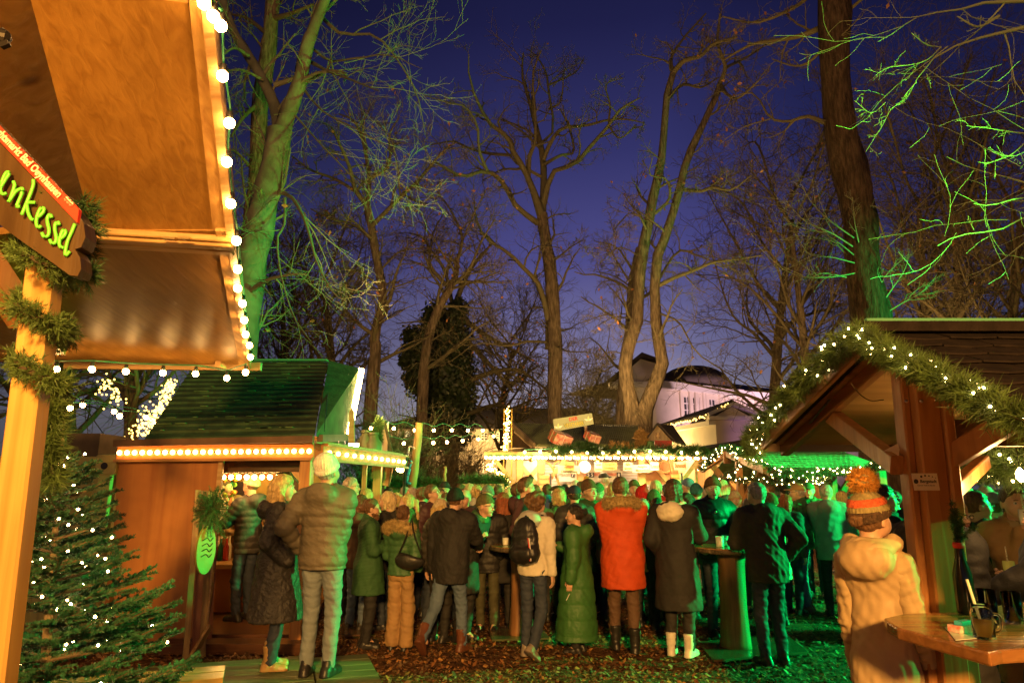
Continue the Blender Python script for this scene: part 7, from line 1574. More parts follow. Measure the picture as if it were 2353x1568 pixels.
KNIT = {k: M('knit_' + k, v, .9, .3, 60, .8, bscale=60, stretch=(1, 1, .4), dist=.008, spec=.1) for k, v in dict(black=(.02, .02, .018), white=(.72, .68, .58), grey=(.2, .19, .17), beige=(.5, .4, .26), red=(.5, .03, .03), blue=(.12, .18, .32), teal=(.03, .13, .14), green=(.06, .14, .06), brown=(.12, .07, .04), olive=(.12, .11, .05), orange=(.58, .27, .055), mottled=(.28, .22, .10)).items()}
FUR = {k: M('fur_' + k, v, .9, .4, 30, .6, bscale=80, dist=.01, spec=.1) for k, v in dict(tan=(.42, .30, .13), brown=(.22, .13, .06)).items()}
LEATH = {k: M('leather_' + k, v, .4, .2, 10, .2, bscale=40) for k, v in dict(black=(.02, .018, .016), brown=(.14, .05, .025), tan=(.45, .27, .10), white=(.65, .6, .5), grey=(.25, .2, .16)).items()}

def head_mesh(h, jaw=1.0, fem=0, lod=0):
    s = SD((-.115, -.14, -.235), (.115, .15, .16), h)
    s.ell((0, -.012, .035), (.077, .096, .095), .01)
    s.cone((0, .022, -.015), (0, .048, -.082), .066, .036 * jaw, .03)
    s.cone((-.03, .045, -.028), (.03, .045, -.028), .040, .040, .03)
    s.cone((0, .088, .012), (0, .108, -.026), .008, .0125, .014); s.cone((-.010, .097, -.030), (.010, .097, -.030), .008, .008, .010)
    s.cone((-.032, .080, .030), (.032, .080, .030), .010, .010, .02)
    for x in (-.032, .032): s.ell((x, .103, .012), (.019, .017, .013), .012, 'sub')
    s.cone((-.019, .090, -.056), (.019, .090, -.056), .0075, .0075, .012); s.cone((0, .077, -.090), (0, .077, -.090), .016 * jaw, .016, .02)
    for x in (-1, 1): s.cone((x * .077, -.012, .016), (x * .079, -.016, -.020), .013, .009, .010, sy=.62)
    s.cone((0, -.022, -.06), (0, -.045, -.22), .054 - fem * .006, .058 - fem * .006, .03)
    V, Q = s.mesh(); V = smooth_mesh(V, Q, 1, .4)
    c = V[Q].mean(1); mi = ((np.abs(c[:, 0]) < .023) & (c[:, 1] > .086) & (c[:, 2] > -.065) & (c[:, 2] < -.048)).astype(int)
    return V, Q, mi
def hair_mesh(style, h, seed=0):
    big = style in ('long', 'wavy', 'curly', 'bob', 'hood')
    s = SD((-.19, -.24, -.42 if style in ('long', 'wavy', 'pony') else -.22), (.19, .15, .20), h)
    t = {'short': .010, 'buzz': .005, 'thin': .004, 'bob': .018, 'long': .018, 'wavy': .028, 'curly': .030, 'pony': .010, 'bun': .010, 'quiff': .012}.get(style, .012)
    s.ell((0, -.014, .038), (.078 + t, .097 + t, .096 + t), .01, noise=(.006, 60) if style in ('curly', 'wavy') else (.0025, 45))
    if style == 'quiff': s.ell((0, .04, .115), (.055, .055, .035), .03)
    if style == 'curly':
        rng = np.random.RandomState(seed)
        for _ in range(46):
            d = rng.normal(size=3); d[2] = abs(d[2]) * .9 + .05; d[1] -= .35; d = norm(d); s.ell(np.array([0, -.014, .035]) + d * [.100, .118, .118], np.full(3, .022 + .012 * rng.rand()), .012)
    # face opening
    n = np.array([0, .80, -.60]); cst = {'bob': .022, 'long': .022, 'wavy': .03, 'curly': .028}.get(style, .008)
    s.cut(np.array([0, 0, 0]) + n * cst, n, .02)
    if style in ('bob',):
        for x in (-1, 1): s.cone((x * .074, -.01, .02), (x * .070, .01, -.085), .026, .022, .02, sy=.7)
        s.cone((0, -.07, .0), (0, -.07, -.095), .062, .052, .04, sy=1.1)
    if style in ('long', 'wavy'):
        w = .012 if style == 'wavy' else 0
        for x in (-1, 1): s.cone((x * (.074 + w), -.012, .02), (x * (.078 + w * 2), -.0, -.22), .028 + w, .024 + w, .03, bands=(.010, .06, seed) if w else None)
        for x in (-.05, 0, .05): s.cone((x, -.075, .02), (x * 1.4, -.115 - w, -.33 if style == 'long' else -.26), .058, .036 + w * 2, .04, bands=(.012, .07, abs(x) * 9) if w else None)
    if style == 'pony': s.ell((0, -.125, .045), (.025, .025, .025), .02); s.cone((0, -.135, .04), (0, -.16, -.19), .032, .018, .03)
    if style == 'bun': s.ell((0, -.122, .012), (.042, .038, .042), .015, noise=(.004, 90))
    if style == 'thin': s.cut((0, 0, .085), (0, .1, 1), .02)
    V, Q = s.mesh(); V = smooth_mesh(V, Q, 1, .4)
    return wrinkle(V, Q, .0022 if style != 'curly' else .003, 60, seed), Q
_CA = {}
def cached(key, fn):
    if key not in _CA: _CA[key] = fn()
    return _CA[key]
def mesh_from(V, Q, name, mi=None): return make_mesh(name, V, [Q], True, mi)
def hat_mesh(kind, h):
    s = SD((-.19, -.23, -.12), (.19, .24, .29), h)
    if kind in ('beanie', 'slouch', 'pom', 'ribbed'):
        top = .13 if kind != 'slouch' else .15
        s.ell((0, -.018, .045), (.094, .114, .118 if kind != 'slouch' else .14), .01, noise=(.0015, 60))
        if kind == 'slouch': s.ell((0, -.07, .11), (.07, .075, .06), .05)
        n = np.array([0, .30, -1.0]); s.cut((0, .0, .028), n, .006)
        # folded rim
        t = SD((-.19, -.23, -.12), (.19, .24, .29), h); t.ell((0, -.018, .045), (.101, .121, .118), .01); t.cut((0, .0, .026), n, .006); t.cut((0, 0, .068), -n, .006); s.D = np.minimum(s.D, t.D)
        if kind == 'pom': s.ell((0, -.035, .205), (.058, .058, .055), .01, noise=(.008, 95))
        V, Q = s.mesh(); a = np.arctan2(V[:, 0], V[:, 1] + .018); rr = V[:, :2] - [0, -.018]; k = 1 + .018 * np.sin(a * (34 if kind != 'beanie' else 60)) * (V[:, 2] < .15); V[:, :2] = [0, -.018] + rr * k[:, None]
        return V, Q
    if kind in ('cap', 'flatcap', 'snapback'):
        s.ell((0, -.016, .048), (.090, .108, .098 if kind != 'flatcap' else .075), .01); 
        if kind == 'flatcap': s.ell((0, .01, .075), (.098, .125, .045), .03)
        s.cut((0, 0, .045), (0, .05, -1), .006)
        b = SD((-.19, -.23, -.12), (.19, .24, .29), h); b.ell((0, .10, .05), (.075, .085, .012), .01); b.cut((0, .06, 0), (0, -1, 0), .004); hh = np.maximum(.01 - np.abs(s.D - b.D), 0) / .01; s.D = np.minimum(s.D, b.D) - hh * hh * .0025
        return s.mesh()
    if kind == 'fedora':
        s.ell((0, -.015, .07), (.088, .105, .095), .01); s.cut((0, 0, .055), (0, 0, -1), .006); s.ell((0, -.01, .055), (.155, .175, .010), .012); return s.mesh()
    if kind == 'pointed':
        s.ell((0, -.018, .04), (.100, .118, .115), .01); s.cone((0, -.03, .10), (0, -.13, .19), .07, .02, .05); s.cut((0, 0, -.06), (0, .9, -.5), .01); s.cut((0, .06, 0), (0, 1, -.2), .01); return s.mesh()
    if kind == 'headband':
        s.ell((0, -.016, .04), (.093, .112, .11), .01); s.cut((0, 0, .02), (0, .2, -1), .005); s.cut((0, 0, .075), (0, -.2, 1), .005); return s.mesh()

def hand_mesh(curl=.5, side=1, h=.0042, spread=1.0):
    """wrist at origin, fingers along +Z, palm faces +Y, thumb towards side*X"""
    s = SD((-.075, -.05, -.03), (.075, .10, .21), h)
    for x in (-.026, -.009, .009, .026): s.cone((x * .75, 0, .005), (x, 0, .078), .0155, .0125, .012, sy=1.15)
    ln = {-.026: (.028, .020, .016), -.009: (.036, .025, .018), .009: (.038, .027, .019), .026: (.034, .024, .018)}
    for x in (-.026, -.009, .009, .026):
        l = ln[x] if side > 0 else ln[-x] if -x in ln else ln[x]
        l = ln[x * side] if (x * side) in ln else ln[x]
        p = np.array([x, 0, .082]); a = curl * .9; dx = x * 1.6 * spread * (1 - curl * .6)
        for k in range(3):
            d = np.array([dx, math.sin(a), math.cos(a)]); q = p + norm(d) * l[k]; s.cone(p, q, .0092 - k * .0008, .0088 - k * .0009, .004); p = q; a += curl * 1.15
    p0 = np.array([side * .022, .004, .018]); p1 = p0 + norm([side * .8, .35, .65]) * .042; p2 = p1 + norm([side * (.35 - curl * .4), .45, .8]) * .030; p3 = p2 + norm([-side * curl * .4, .5, .8]) * .024
    s.cone(p0, p1, .015, .012, .010); s.cone(p1, p2, .0108, .0098, .005); s.cone(p2, p3, .0098, .0082, .004)
    s.cone((0, 0, -.03), (0, 0, .02), .024, .022, .015, sy=1.25)
    V, Q = s.mesh(); return smooth_mesh(V, Q, 1, .3), Q

DOWN = ('down', .3); 
def person(label, pos, rz, h=1.75, lean=0, build=1.0, head=(0, 0), L='down', R='down', coat='jacket', ccol=None, hem=.82, puff=0, spacing=.075, thick=.0, flare=.0, hood=None, hoodm=None,
           hair='short', hairm='brown', hat=None, hatm=None, glasses=False, beard=False, legs=None, shoe=None, shoem=None, step=(.0, .0), kick=None, skirt=False, detail=1, scarf=None, group=None, key=None, collar=True, fem=0, walk=0, squash=1.0, sleevem=None, wr_amp=1.0):
    """pos = ground point; rz: 0 faces away from camera, 180 faces camera, 90 faces left, -90 faces right"""
    sc = h / 1.75; vh = .0098 if detail else .022; hh = .0055 if detail else .011
    rt = empty('person', pos, label, 'person', group, math.radians(rz)); rt.scale = (1, 1, 1)
    B = build; lm = -math.radians(lean); RL = rotx(lm); piv = np.array([0, 0, .95])
    T = lambda p: (piv + RL @ (np.array(p, float) - piv)) * sc if p[2] > .95 else np.array(p, float) * sc
    hipw = .085
    ccol = ccol or CL['black']; legs = legs or CL['darkdenim']
    sh = {-1: T((-.185 * B, -.01, 1.43)), 1: T((.185 * B, -.01, 1.43))}
    presets = {'down': (.24, .02, .80), 'pocket': (.20, .10, .98), 'fold': (-.03, .22, 1.20), 'cup': (.07, .26, 1.22), 'mouth': (.05, .17, 1.44), 'reach': (.12, .48, 1.12), 'table': (.14, .40, 1.14), 'back': (.16, -.10, .95), 'hip': (.24, .05, 1.0), 'gesture': (.20, .30, 1.25), 'bag': (.12, .20, 1.02)}
    wr = {}; el = {}
    for sd, a in ((-1, L), (1, R)):
        t = presets[a] if isinstance(a, str) else a
        tgt = np.array([sd * t[0], t[1], t[2]]) * sc; pole = np.array([sd * .1, -1, -.1]) if not isinstance(a, str) else np.array([sd * .2, -1, 0]) if a == 'down' else (np.array([sd * .3, -1, -.2]) if a in ('pocket', 'bag') else np.array([sd * .45, -.6, -.6]))
        el[sd], wr[sd] = ik(sh[sd], tgt, .29 * sc, .265 * sc, pole)
    # legs
    an = {}; kn = {}; toe = {}
    for sd in (-1, 1):
        st = step[0] if sd < 0 else step[1]; fx = sd * (hipw + .01 + .02 * (B - 1)); A = np.array([fx, st, .085]) * sc
        if kick and kick[0] == sd: A = np.array([fx, kick[1], kick[2]]) * sc
        kn[sd], an[sd] = ik(np.array([sd * hipw, 0, .92]) * sc, A, .428 * sc, .412 * sc, (sd * .1, 1, 0)); toe[sd] = 0
    # ---- coat
    TH = .022 + thick; bd = (.019 * puff, spacing, 0) if puff else None
    def coat_m():
        zl = min(hem, .9) * sc; s = SD((-.42 * sc - .1, -.42, zl - .06), (.42 * sc + .1, .62, 1.66 * sc), vh)
        lo_ = np.minimum(wr[-1], wr[1]); lo_ = np.minimum(lo_, np.minimum(el[-1], el[1])); s = SD((min(-.36, lo_[0] - .12, sh[-1][0] - .14, el[-1][0] - .12), min(-.34, el[1][1] - .12, el[-1][1] - .12, T((0, -.28, 1.5))[1]), min(zl - .08, lo_[2] - .06)), (max(.36, wr[1][0] + .12, wr[-1][0] + .12, sh[1][0] + .14, el[1][0] + .12), max(.34, wr[1][1] + .1, wr[-1][1] + .1, T((0, .26, 1.4))[1]), 1.62 * sc), vh)
        hr = (.152 * B + TH + (.024 if hem < .7 else 0)) * sc; sq = 1.30 * squash
        zsk = hem * sc
        s.cone((0, 0, .95 * sc), (0, .015 if hem < .7 else 0, zsk - .02), hr, hr + flare * max(0, .95 - hem), .05, sy=(1.22 if hem > .7 else 1.06) * squash, bands=(bd[0], bd[1], 0) if bd else None)
        s.cone((0, 0, .95 * sc), T((0, .0, 1.12)), hr * .98, (.138 * B + TH) * sc, .06, sy=sq, bands=(bd[0], bd[1], 0) if bd else None)
        s.cone(T((0, 0, 1.12)), T((0, .0, 1.335)), (.140 * B + TH) * sc, (.168 * B + TH) * sc, .06, sy=sq, bands=(bd[0], bd[1], .02) if bd else None)
        s.cone(T((-.115 * B, -.008, 1.42)), T((.115 * B, -.008, 1.42)), (.070 + TH * .7) * sc, (.070 + TH * .7) * sc, .09)
        for sd in (-1, 1) if not sleevem else ():
            s.cone(sh[sd], el[sd], (.060 + TH * .9) * sc, (.052 + TH * .8) * sc, .045, bands=(bd[0] * .8, bd[1], 0) if bd else (.004, .06, 0))
            s.cone(el[sd], wr[sd] - norm(wr[sd] - el[sd]) * .005, (.052 + TH * .8) * sc, (.037 + TH * .7) * sc, .025, bands=(bd[0] * .7, bd[1], .03) if bd else (.004, .05, 0))
        if collar: s.cone(T((0, -.02, 1.45)), T((0, -.015, 1.525)), (.072 + TH * .5) * sc, (.070 + TH * .4) * sc, .03, sy=1.0); s.cone(T((0, .01, 1.50)), T((0, .03, 1.66)), .060 * sc, .075 * sc, .012, mode='sub')
        if hood:
            s.ell(T((0, -.125, 1.455)), (.135 * sc, .085, .105 * sc), .035); s.ell(T((0, -.06, 1.56)), (.085, .075, .08), .03, 'sub')
        s.cut((0, 0, zsk), (0, 0, -1), .015)
        V, Q = s.mesh(); V = smooth_mesh(V, Q, 1, .35); return wrinkle(V, Q, (.0022 if puff else .0032) * wr_amp, 24 if wr_amp >= 1 else 40, int(abs(hash_(label)) % 999)), Q
    mk = (lambda f, k: cached((key, k), f)) if key else (lambda f, k: f())
    def add(name, fn, mats, k, parent=rt):
        me = mk(lambda: mesh_from(*fn(), name=name) if not isinstance(fn, bpy.types.Mesh) else fn, k)
        o = bpy.data.objects.new(name, me); COL.objects.link(o); o.parent = parent
        if len(me.materials) == 0:
            for m_ in mats: me.materials.append(m_)
        for i, m_ in enumerate(mats): o.material_slots[i].link = 'OBJECT'; o.material_slots[i].material = m_
        return o
    RH = RL @ rotz(-math.radians(head[0])) @ rotx(-math.radians(head[1])) if False else RL @ rotz(math.radians(head[0])) @ rotx(math.radians(-head[1]))
    if lean > 12: RH = rotx(lm * .6) @ rotz(math.radians(head[0])) @ rotx(math.radians(-head[1]))
    HC = T((0, .018, 1.635)); hs = sc * 1.0
    def HX(V): return V * hs @ RH.T + HC
    def body_m():
        s = SD((-.42, -.35, 0), (.42, .62, 1.60 * sc), .02 if detail else .03); lo_ = np.minimum(wr[-1], wr[1])
        s.cone((0, 0, .95 * sc), T((0, 0, 1.12)), .105 * sc * B, .105 * sc * B, .05, sy=1.3); s.cone(T((0, 0, 1.12)), T((0, 0, 1.36)), .12 * sc * B, .14 * sc * B, .05, sy=1.35)
        s.cone(T((0, -.012, 1.40)), T((0, -.012, 1.53)), .06 * sc, .052 * sc, .04)
        for sd in (-1, 1):
            s.cone(sh[sd] - [sd * .03, 0, 0.02], el[sd], .050 * sc, .042 * sc, .04); s.cone(el[sd], wr[sd], .042 * sc, .026 * sc, .02)
            s.cone((sd * hipw * sc, 0, .90 * sc), kn[sd], .060 * sc, .044 * sc, .04); s.cone(kn[sd], an[sd], .042 * sc, .032 * sc, .02); s.cone(an[sd], an[sd] + [0, .10 * sc, -.05 * sc], .034, .026, .02)
        V, Q = s.mesh()
        Vh, Qh, mh = cached(('head', hh, round(B, 1), fem), lambda: head_mesh(hh, .9 if fem else 1.05, fem)); Vh = HX(Vh)
        VV, QQ, MI = [V, Vh], [Q, Qh + len(V)], [np.zeros(len(Q)), mh]
        if detail:
            for sd in (-1, 1):
                a = L if sd < 0 else R
                if a == 'pocket': continue
                cu = {'down': .35, 'cup': .75, 'mouth': .75, 'fold': .5, 'gesture': .35, 'bag': .9}.get(a if isinstance(a, str) else '', .55)
                Vd, Qd = cached(('hand', sd, cu), lambda: hand_mesh(cu, -sd)); f = norm(wr[sd] - el[sd])
                if a == 'down' or a == 'hip': pn = np.array([-sd, 0, 0])
                elif a in ('cup', 'mouth'): pn = np.array([-sd * 1., .3, 0])
                else: pn = np.array([-sd * .3, 0, -1])
                pn = norm(pn - f * (pn @ f)); xx = np.cross(pn, f); Rm = np.stack([xx, pn, f], 1)
                VV.append((Vd * sc) @ Rm.T + wr[sd]); QQ.append(Qd + sum(len(v) for v in VV[:-1])); MI.append(np.zeros(len(Qd)))
        return np.concatenate(VV), np.concatenate(QQ), np.concatenate(MI).astype(int)
    def bm_():
        V, Q, mi = body_m(); return V, Q, 'body', mi
    me = mk(lambda: make_mesh('body', *(lambda r: (r[0], [r[1]], True, r[2]))(body_m())), 'body')
    b = bpy.data.objects.new('body', me); COL.objects.link(b); b.parent = rt
    if len(me.materials) == 0: me.materials.append(SKIN); me.materials.append(LIPS)
    add('coat', coat_m, [ccol], 'coat')
    if sleevem:
        def slv(sd):
            def f():
                lo_ = np.minimum(np.minimum(sh[sd], el[sd]), wr[sd]) - .11; hi_ = np.maximum(np.maximum(sh[sd], el[sd]), wr[sd]) + .11; s = SD(lo_, hi_, vh * .9)
                s.cone(sh[sd], el[sd], .068 * sc, .056 * sc, .03, bands=(.003, .045, 0)); s.cone(el[sd], wr[sd], .056 * sc, .042 * sc, .02, bands=(.004, .04, 0)); V, Q = s.mesh(); V = smooth_mesh(V, Q, 1, .35); return wrinkle(V, Q, .003, 40, 8), Q
            return f
        for sd in (-1, 1): add('sleeve', slv(sd), [sleevem], 'slv%d' % sd)
    # trousers
    def leg_m():
        s = SD((-.28, -.42, .02), (.28, .42, 1.02 * sc), vh); rk = .060 * B
        s.cone((-.05, 0, .93 * sc), (.05, 0, .93 * sc), .125 * B * sc, .125 * B * sc, .03, sy=1.15)
        for sd in (-1, 1):
            s.cone((sd * hipw * sc, 0, .90 * sc), kn[sd], .084 * B * sc, (.066 + skirt * .02) * sc, .025); s.cone(kn[sd], an[sd] + (an[sd] - kn[sd]) * -.04, (.066 + skirt * .02) * sc, (.056 + skirt * .035) * sc, .015, bands=(.0016, .035, 0))
            s.cut(an[sd] * [0, 0, 1] + [0, 0, -.03] if not kick else (0, 0, .04), (0, 0, -1), .01) if sd > 0 else None
        V, Q = s.mesh(); V = smooth_mesh(V, Q, 1, .35); return wrinkle(V, Q, .0030, 30, 5), Q
    add('trousers', leg_m, [legs], 'legs')
    def shoe_m(sd):
        def f():
            s = SD((-.09, -.13, -.10), (.09, .24, .30), .010 if detail else .018); boot = shoe == 'boot'
            s.cone((0, -.045, -.045), (0, .05, -.045), .042, .044, .02, sy=1); s.cone((0, .05, -.048), (0, .145, -.055), .043, .034, .02); s.cone((0, -.02, -.03), (0, -.01, .04), .046, .044 if not boot else .050, .02)
            if boot: s.cone((0, -.01, .03), (0, -.015, .14), .050, .058, .02, bands=(.003, .03, 0)); s.cut((0, 0, .16), (0, 0, 1), .008)
            else: s.cut((0, 0, .045), (0, 0, 1), .008)
            s.cone((0, -.05, -.075), (0, .14, -.075), .046, .042, .008, bands=(.0015, .02, 0)); s.cut((0, 0, -.085), (0, 0, -1), .004)
            V, Q = s.mesh(); V = V * sc * (1.0 if not fem else .92)
            rr = rotz(-sd * .15)
            if kick and kick[0] == sd: rr = rr @ rotx(-kick[3])
            return V @ rr.T + an[sd], Q
        return f
    for sd in (-1, 1): add('shoe', shoe_m(sd), [shoem or LEATH['black']], 'shoe%d' % sd)
    # hair / hat
    if hair and hair != 'bald':
        def f():
            V, Q = cached(('hair', hair, hh), lambda: hair_mesh(hair, hh * 1.1, 3))
            if hat and hat != 'headband': 
                pass
            return HX(V), Q
        if hat and hat not in ('headband',):
            def f():
                V, Q = cached(('hairh', hair, hh), lambda: hair_mesh(hair if hair not in ('curly', 'quiff') else 'short', hh * 1.1, 3)); V = V.copy(); m_ = V[:, 2] > .03; d = V - [0, -.014, .035]; V[m_] = (np.array([0, -.014, .035]) + d[m_] * .90); return HX(V), Q
        add('hair', f, [HAIR[hairm]], ('hair', hair, bool(hat)))
    if hat:
        def f(): V, Q = cached(('hat', hat, hh), lambda: hat_mesh(hat, hh * 1.1)); return HX(V), Q
        add('hat', f, [hatm or KNIT['black']], ('hat', hat))
    if detail or abs(rz) > 80:
        def f(c, r):
            def g():
                mb = MB(); mb.sphere(c, r, 8, 6); return HX(np.concatenate(mb.V)), mb
            V, mb = g(); return make_mesh('eye', V, [np.concatenate(v) for v in mb.Fc.values()], True)
        if detail:
            for x in (-.031, .031):
                e = bpy.data.objects.new('eye', f((x, .0805, .012), .0125)); COL.objects.link(e); e.parent = b; e.data.materials.append(EYEW)
                i = bpy.data.objects.new('iris', f((x, .0885, .012), .0062)); COL.objects.link(i); i.parent = b; i.data.materials.append(IRIS)
                br = MB(); br.tube(np.array([[x - .016, .094, .033], [x, .099, .036], [x + .015, .095, .033]]), .0028, 5); br.V = [HX(np.concatenate(br.V))]
                bo = bpy.data.objects.new('eyebrow', make_mesh('eyebrow', br.V[0], [np.concatenate(v) for v in br.Fc.values()], True)); COL.objects.link(bo); bo.parent = b; bo.data.materials.append(HAIR[hairm])
    if glasses:
        mb = MB(); th = np.linspace(0, 2 * math.pi, 15)
        for x in (-.032, .032): mb.tube(np.stack([x + .022 * np.cos(th), np.full(15, .113), .010 + .018 * np.sin(th)], 1), .0018 if detail else .0025, 5, False)
        mb.tube(np.array([[-.010, .113, .012], [0, .117, .015], [.010, .113, .012]]), .0018, 5)
        for x in (-1, 1): mb.tube(np.array([[x * .054, .112, .014], [x * .078, .06, .016], [x * .080, -.01, .016]]), .0018, 5)
        V = HX(np.concatenate(mb.V)); o = bpy.data.objects.new('glasses', make_mesh('glasses', V, [np.concatenate(v) for v in mb.Fc.values()], True)); COL.objects.link(o); o.parent = rt; o.data.materials.append(BLACKP)
    if beard:
        def f():
            s = SD((-.12, -.05, -.16), (.12, .15, .02), hh); s.cone((0, .03, -.05), (0, .052, -.098), .072, .045, .02); s.cut((0, 0, -.035), (0, -.35, 1), .02); s.ell((0, .12, -.052), (.024, .03, .008), .006, 'sub'); V, Q = s.mesh(); return HX(wrinkle(V, Q, .003, 70, 1)), Q
        add('beard', f, [HAIR[hairm]], 'beard')
    if scarf:
        def f():
            s = SD((-.2, -.2, 1.36 * sc), (.2, .32, 1.62 * sc), .010 if detail else .02); th = np.linspace(0, 2 * math.pi, 13)
            for i in range(12):
                a_ = T((.075 * math.cos(th[i]), .075 * math.sin(th[i]) + .0, 1.49 - .02 * math.sin(th[i]))); b_ = T((.075 * math.cos(th[i + 1]), .075 * math.sin(th[i + 1]) + .0, 1.49 - .02 * math.sin(th[i + 1]))); s.cone(a_, b_, .034 + .006 * (i % 3), .036, .02)
            s.cone(T((.03, .09, 1.46)), T((.05, .14, 1.38)), .035, .03, .02); V, Q = s.mesh(); return wrinkle(V, Q, .003, 50, 2), Q
        add('scarf', f, [scarf], 'scarf')
    if hood and hoodm is not None and hood is not True:
        if hood == 'fur':   # fur ring round the hood edge
            def f():
                s = SD((-.30, -.36, 1.28 * sc), (.30, .2, 1.75 * sc), .012 if detail else .02); th = np.linspace(-.62, math.pi + .62, 15); P = [T((.150 * math.cos(t), -.105 - .095 * math.sin(t) * (1 if math.sin(t) > 0 else .8), 1.50 - .015 * math.cos(2 * t))) for t in th]
                for i in range(14): s.cone(P[i], P[i + 1], .045, .045, .02, bands=(.006, .03, i))
                V, Q = s.mesh(); return wrinkle(V, Q, .005, 60, 4), Q
            fo = add('fur_trim', f, [hoodm], 'fur')
            if detail:
                rng = np.random.RandomState(3); me_ = fo.data; n = len(me_.vertices); co = np.empty(n * 3); me_.vertices.foreach_get('co', co); co = co.reshape(-1, 3); no = np.empty(n * 3); me_.vertices.foreach_get('normal', no); no = no.reshape(-1, 3)
                k = rng.randint(0, n, 5200); c = co[k]; d = no[k] + rng.normal(0, .45, (5200, 3)); d[:, 2] -= .2; d /= np.linalg.norm(d, axis=1, keepdims=True); s_ = np.cross(d, rng.normal(size=d.shape)); s_ /= np.linalg.norm(s_, axis=1, keepdims=True)
                V = np.stack([c - s_ * .0016, c + s_ * .0016, c + d * (.018 + .022 * rng.rand(5200, 1))], 1).reshape(-1, 3); o = bpy.data.objects.new('fur', make_mesh('fur', V, [np.arange(len(V)).reshape(-1, 3)])); COL.objects.link(o); o.parent = fo; o.data.materials.append(hoodm)
        elif hood == 'panel':   # contrasting hood lying on the back
            def f():
                s = SD((-.25, -.34, 1.26 * sc), (.25, .16, 1.66 * sc), .010); s.ell(T((0, -.13 + .035 * (wr_amp < 1), 1.445 + .045 * (wr_amp < 1))), ((.145 - .02 * (wr_amp < 1)) * sc, .10, (.115 - .03 * (wr_amp < 1)) * sc), .03); s.cone(T((-.09, -.02, 1.50 + .02 * (wr_amp < 1))), T((.09, -.02, 1.50 + .02 * (wr_amp < 1))), .055, .055, .04); s.ell(T((0, -.035, 1.58 + .03 * (wr_amp < 1))), (.085, .085, .085), .03, 'sub'); V, Q = s.mesh(); V = smooth_mesh(V, Q, 1, .35); return wrinkle(V, Q, .004, 30, 4), Q
            add('hood', f, [hoodm], 'hoodp')
    info = dict(root=rt, wr=wr, el=el, HC=HC, RH=RH, T=T, sc=sc)
    return info
def hash_(s): 
    h = 7
    for c in s: h = (h * 31 + ord(c)) % 1000003
    return h
def world_pt(info, p):
    rt = info['root']; return np.array(rt.location) + rotz(rt.rotation_euler[2]) @ np.asarray(p)
def held_cup(info, side, label, mat, r=.036, h=.10, name='paper_cup', off=(0, .035, .03), straw=False):
    f = norm(info['wr'][side] - info['el'][side]); p = info['wr'][side] + f * .07 + np.array(off) + [0, 0, -.04]; c = world_pt(info, p)
    o = mug(label, c, mat, r, h, name=name)
    if straw: mb = MB(); mb.tube([c + [0, 0, .02], c + [0, .01, h + .09]], .004, 6); mb.build('straw', M('striped_straw', (.7, .6, .4), .5, .5, 200, 0, col2=(.3, .15, .1)), o)
    return o
def ground_from(u, vf): p = gp(u, vf); return np.array([p[0], p[1], 0])
def by_head(u, vt, Y, h=None):
    """position from the head top pixel at depth Y; returns pos and height (feet on ground)"""
    t = at(u, vt, Y); return np.array([t[0], Y, 0]), t[2]
# ------------------------------------------------------------------ the people, front to back
def P(label, u, vt, Y, rz, **k):
    pos, h = by_head(u, vt, Y); z0 = k.pop('z0', 0); hat = k.get('hat'); ext = {'pom': .10, 'slouch': .035, 'beanie': .02, 'ribbed': .02, 'pointed': .08}.get(hat, .012) + (.02 if k.get('hair') in ('curly',) else 0)
    ln = k.get('lean', 0); hh = h - z0 - ext
    if ln: hh = hh / (.955 * math.cos(math.radians(ln)) * .46 + .54) if ln > 6 else hh
    pos[2] = z0
    if ln > 6:
        d = .68 * math.sin(math.radians(ln)); pos[:2] -= rotz(math.radians(rz))[:2, :2] @ np.array([0, d])
    k['h'] = min(max(k.pop('fh', hh), 1.45), 1.98)
    return person(label, pos, rz, **k)
# couple on the platform
P('blonde long-haired woman in long black quilted coat and tan boots on the platform', 650, 1095, 6.35, -74, z0=.12, ccol=QUILT, hem=.44, flare=.14, thick=.012, hair='wavy', hairm='blonde', L='pocket', R='pocket', hood=True, legs=CL['darkdenim'], shoe='boot', shoem=LEATH['tan'], fem=1, head=(-12, -6), build=.95)
P('tall man in pale beanie, bronze quilted jacket and washed jeans seen from behind', 755, 1046, 6.15, -8, z0=.12, ccol=SHINY['bronze'], puff=1.2, spacing=.085, hem=.84, hair='short', hairm='grey', hat='slouch', hatm=KNIT['white'], L='hip', R='fold', hood=True, legs=CL['lightdenim'], shoem=LEATH['black'], head=(-14, -10), build=1.08, thick=.008)
# at the hut
P('customer in dark puffer jacket and beanie at the hut counter, back turned', 575, 1158, 8.6, 62, z0=.12, ccol=SHINY['charcoal'], puff=1, hem=.80, hair='short', hat='ribbed', hatm=KNIT['beige'], L='table', R='hip', hood=True, legs=CL['darkdenim'], fh=1.66)
P('vendor in tan hoodie and hat bending over the hut counter', 540, 1150, 9.9, 110, z0=.12, ccol=CL['tan'], hem=.9, lean=24, hair='short', hairm='brown', hat='fedora', hatm=CL['camel'], L='table', R='table')
P('vendor in white apron half hidden by the wreath', 508, 1215, 9.6, -90, z0=.12, ccol=CL['cream'], hem=.6, hair='short', hairm='brown', L='table', R='reach', fh=1.7, lean=20)
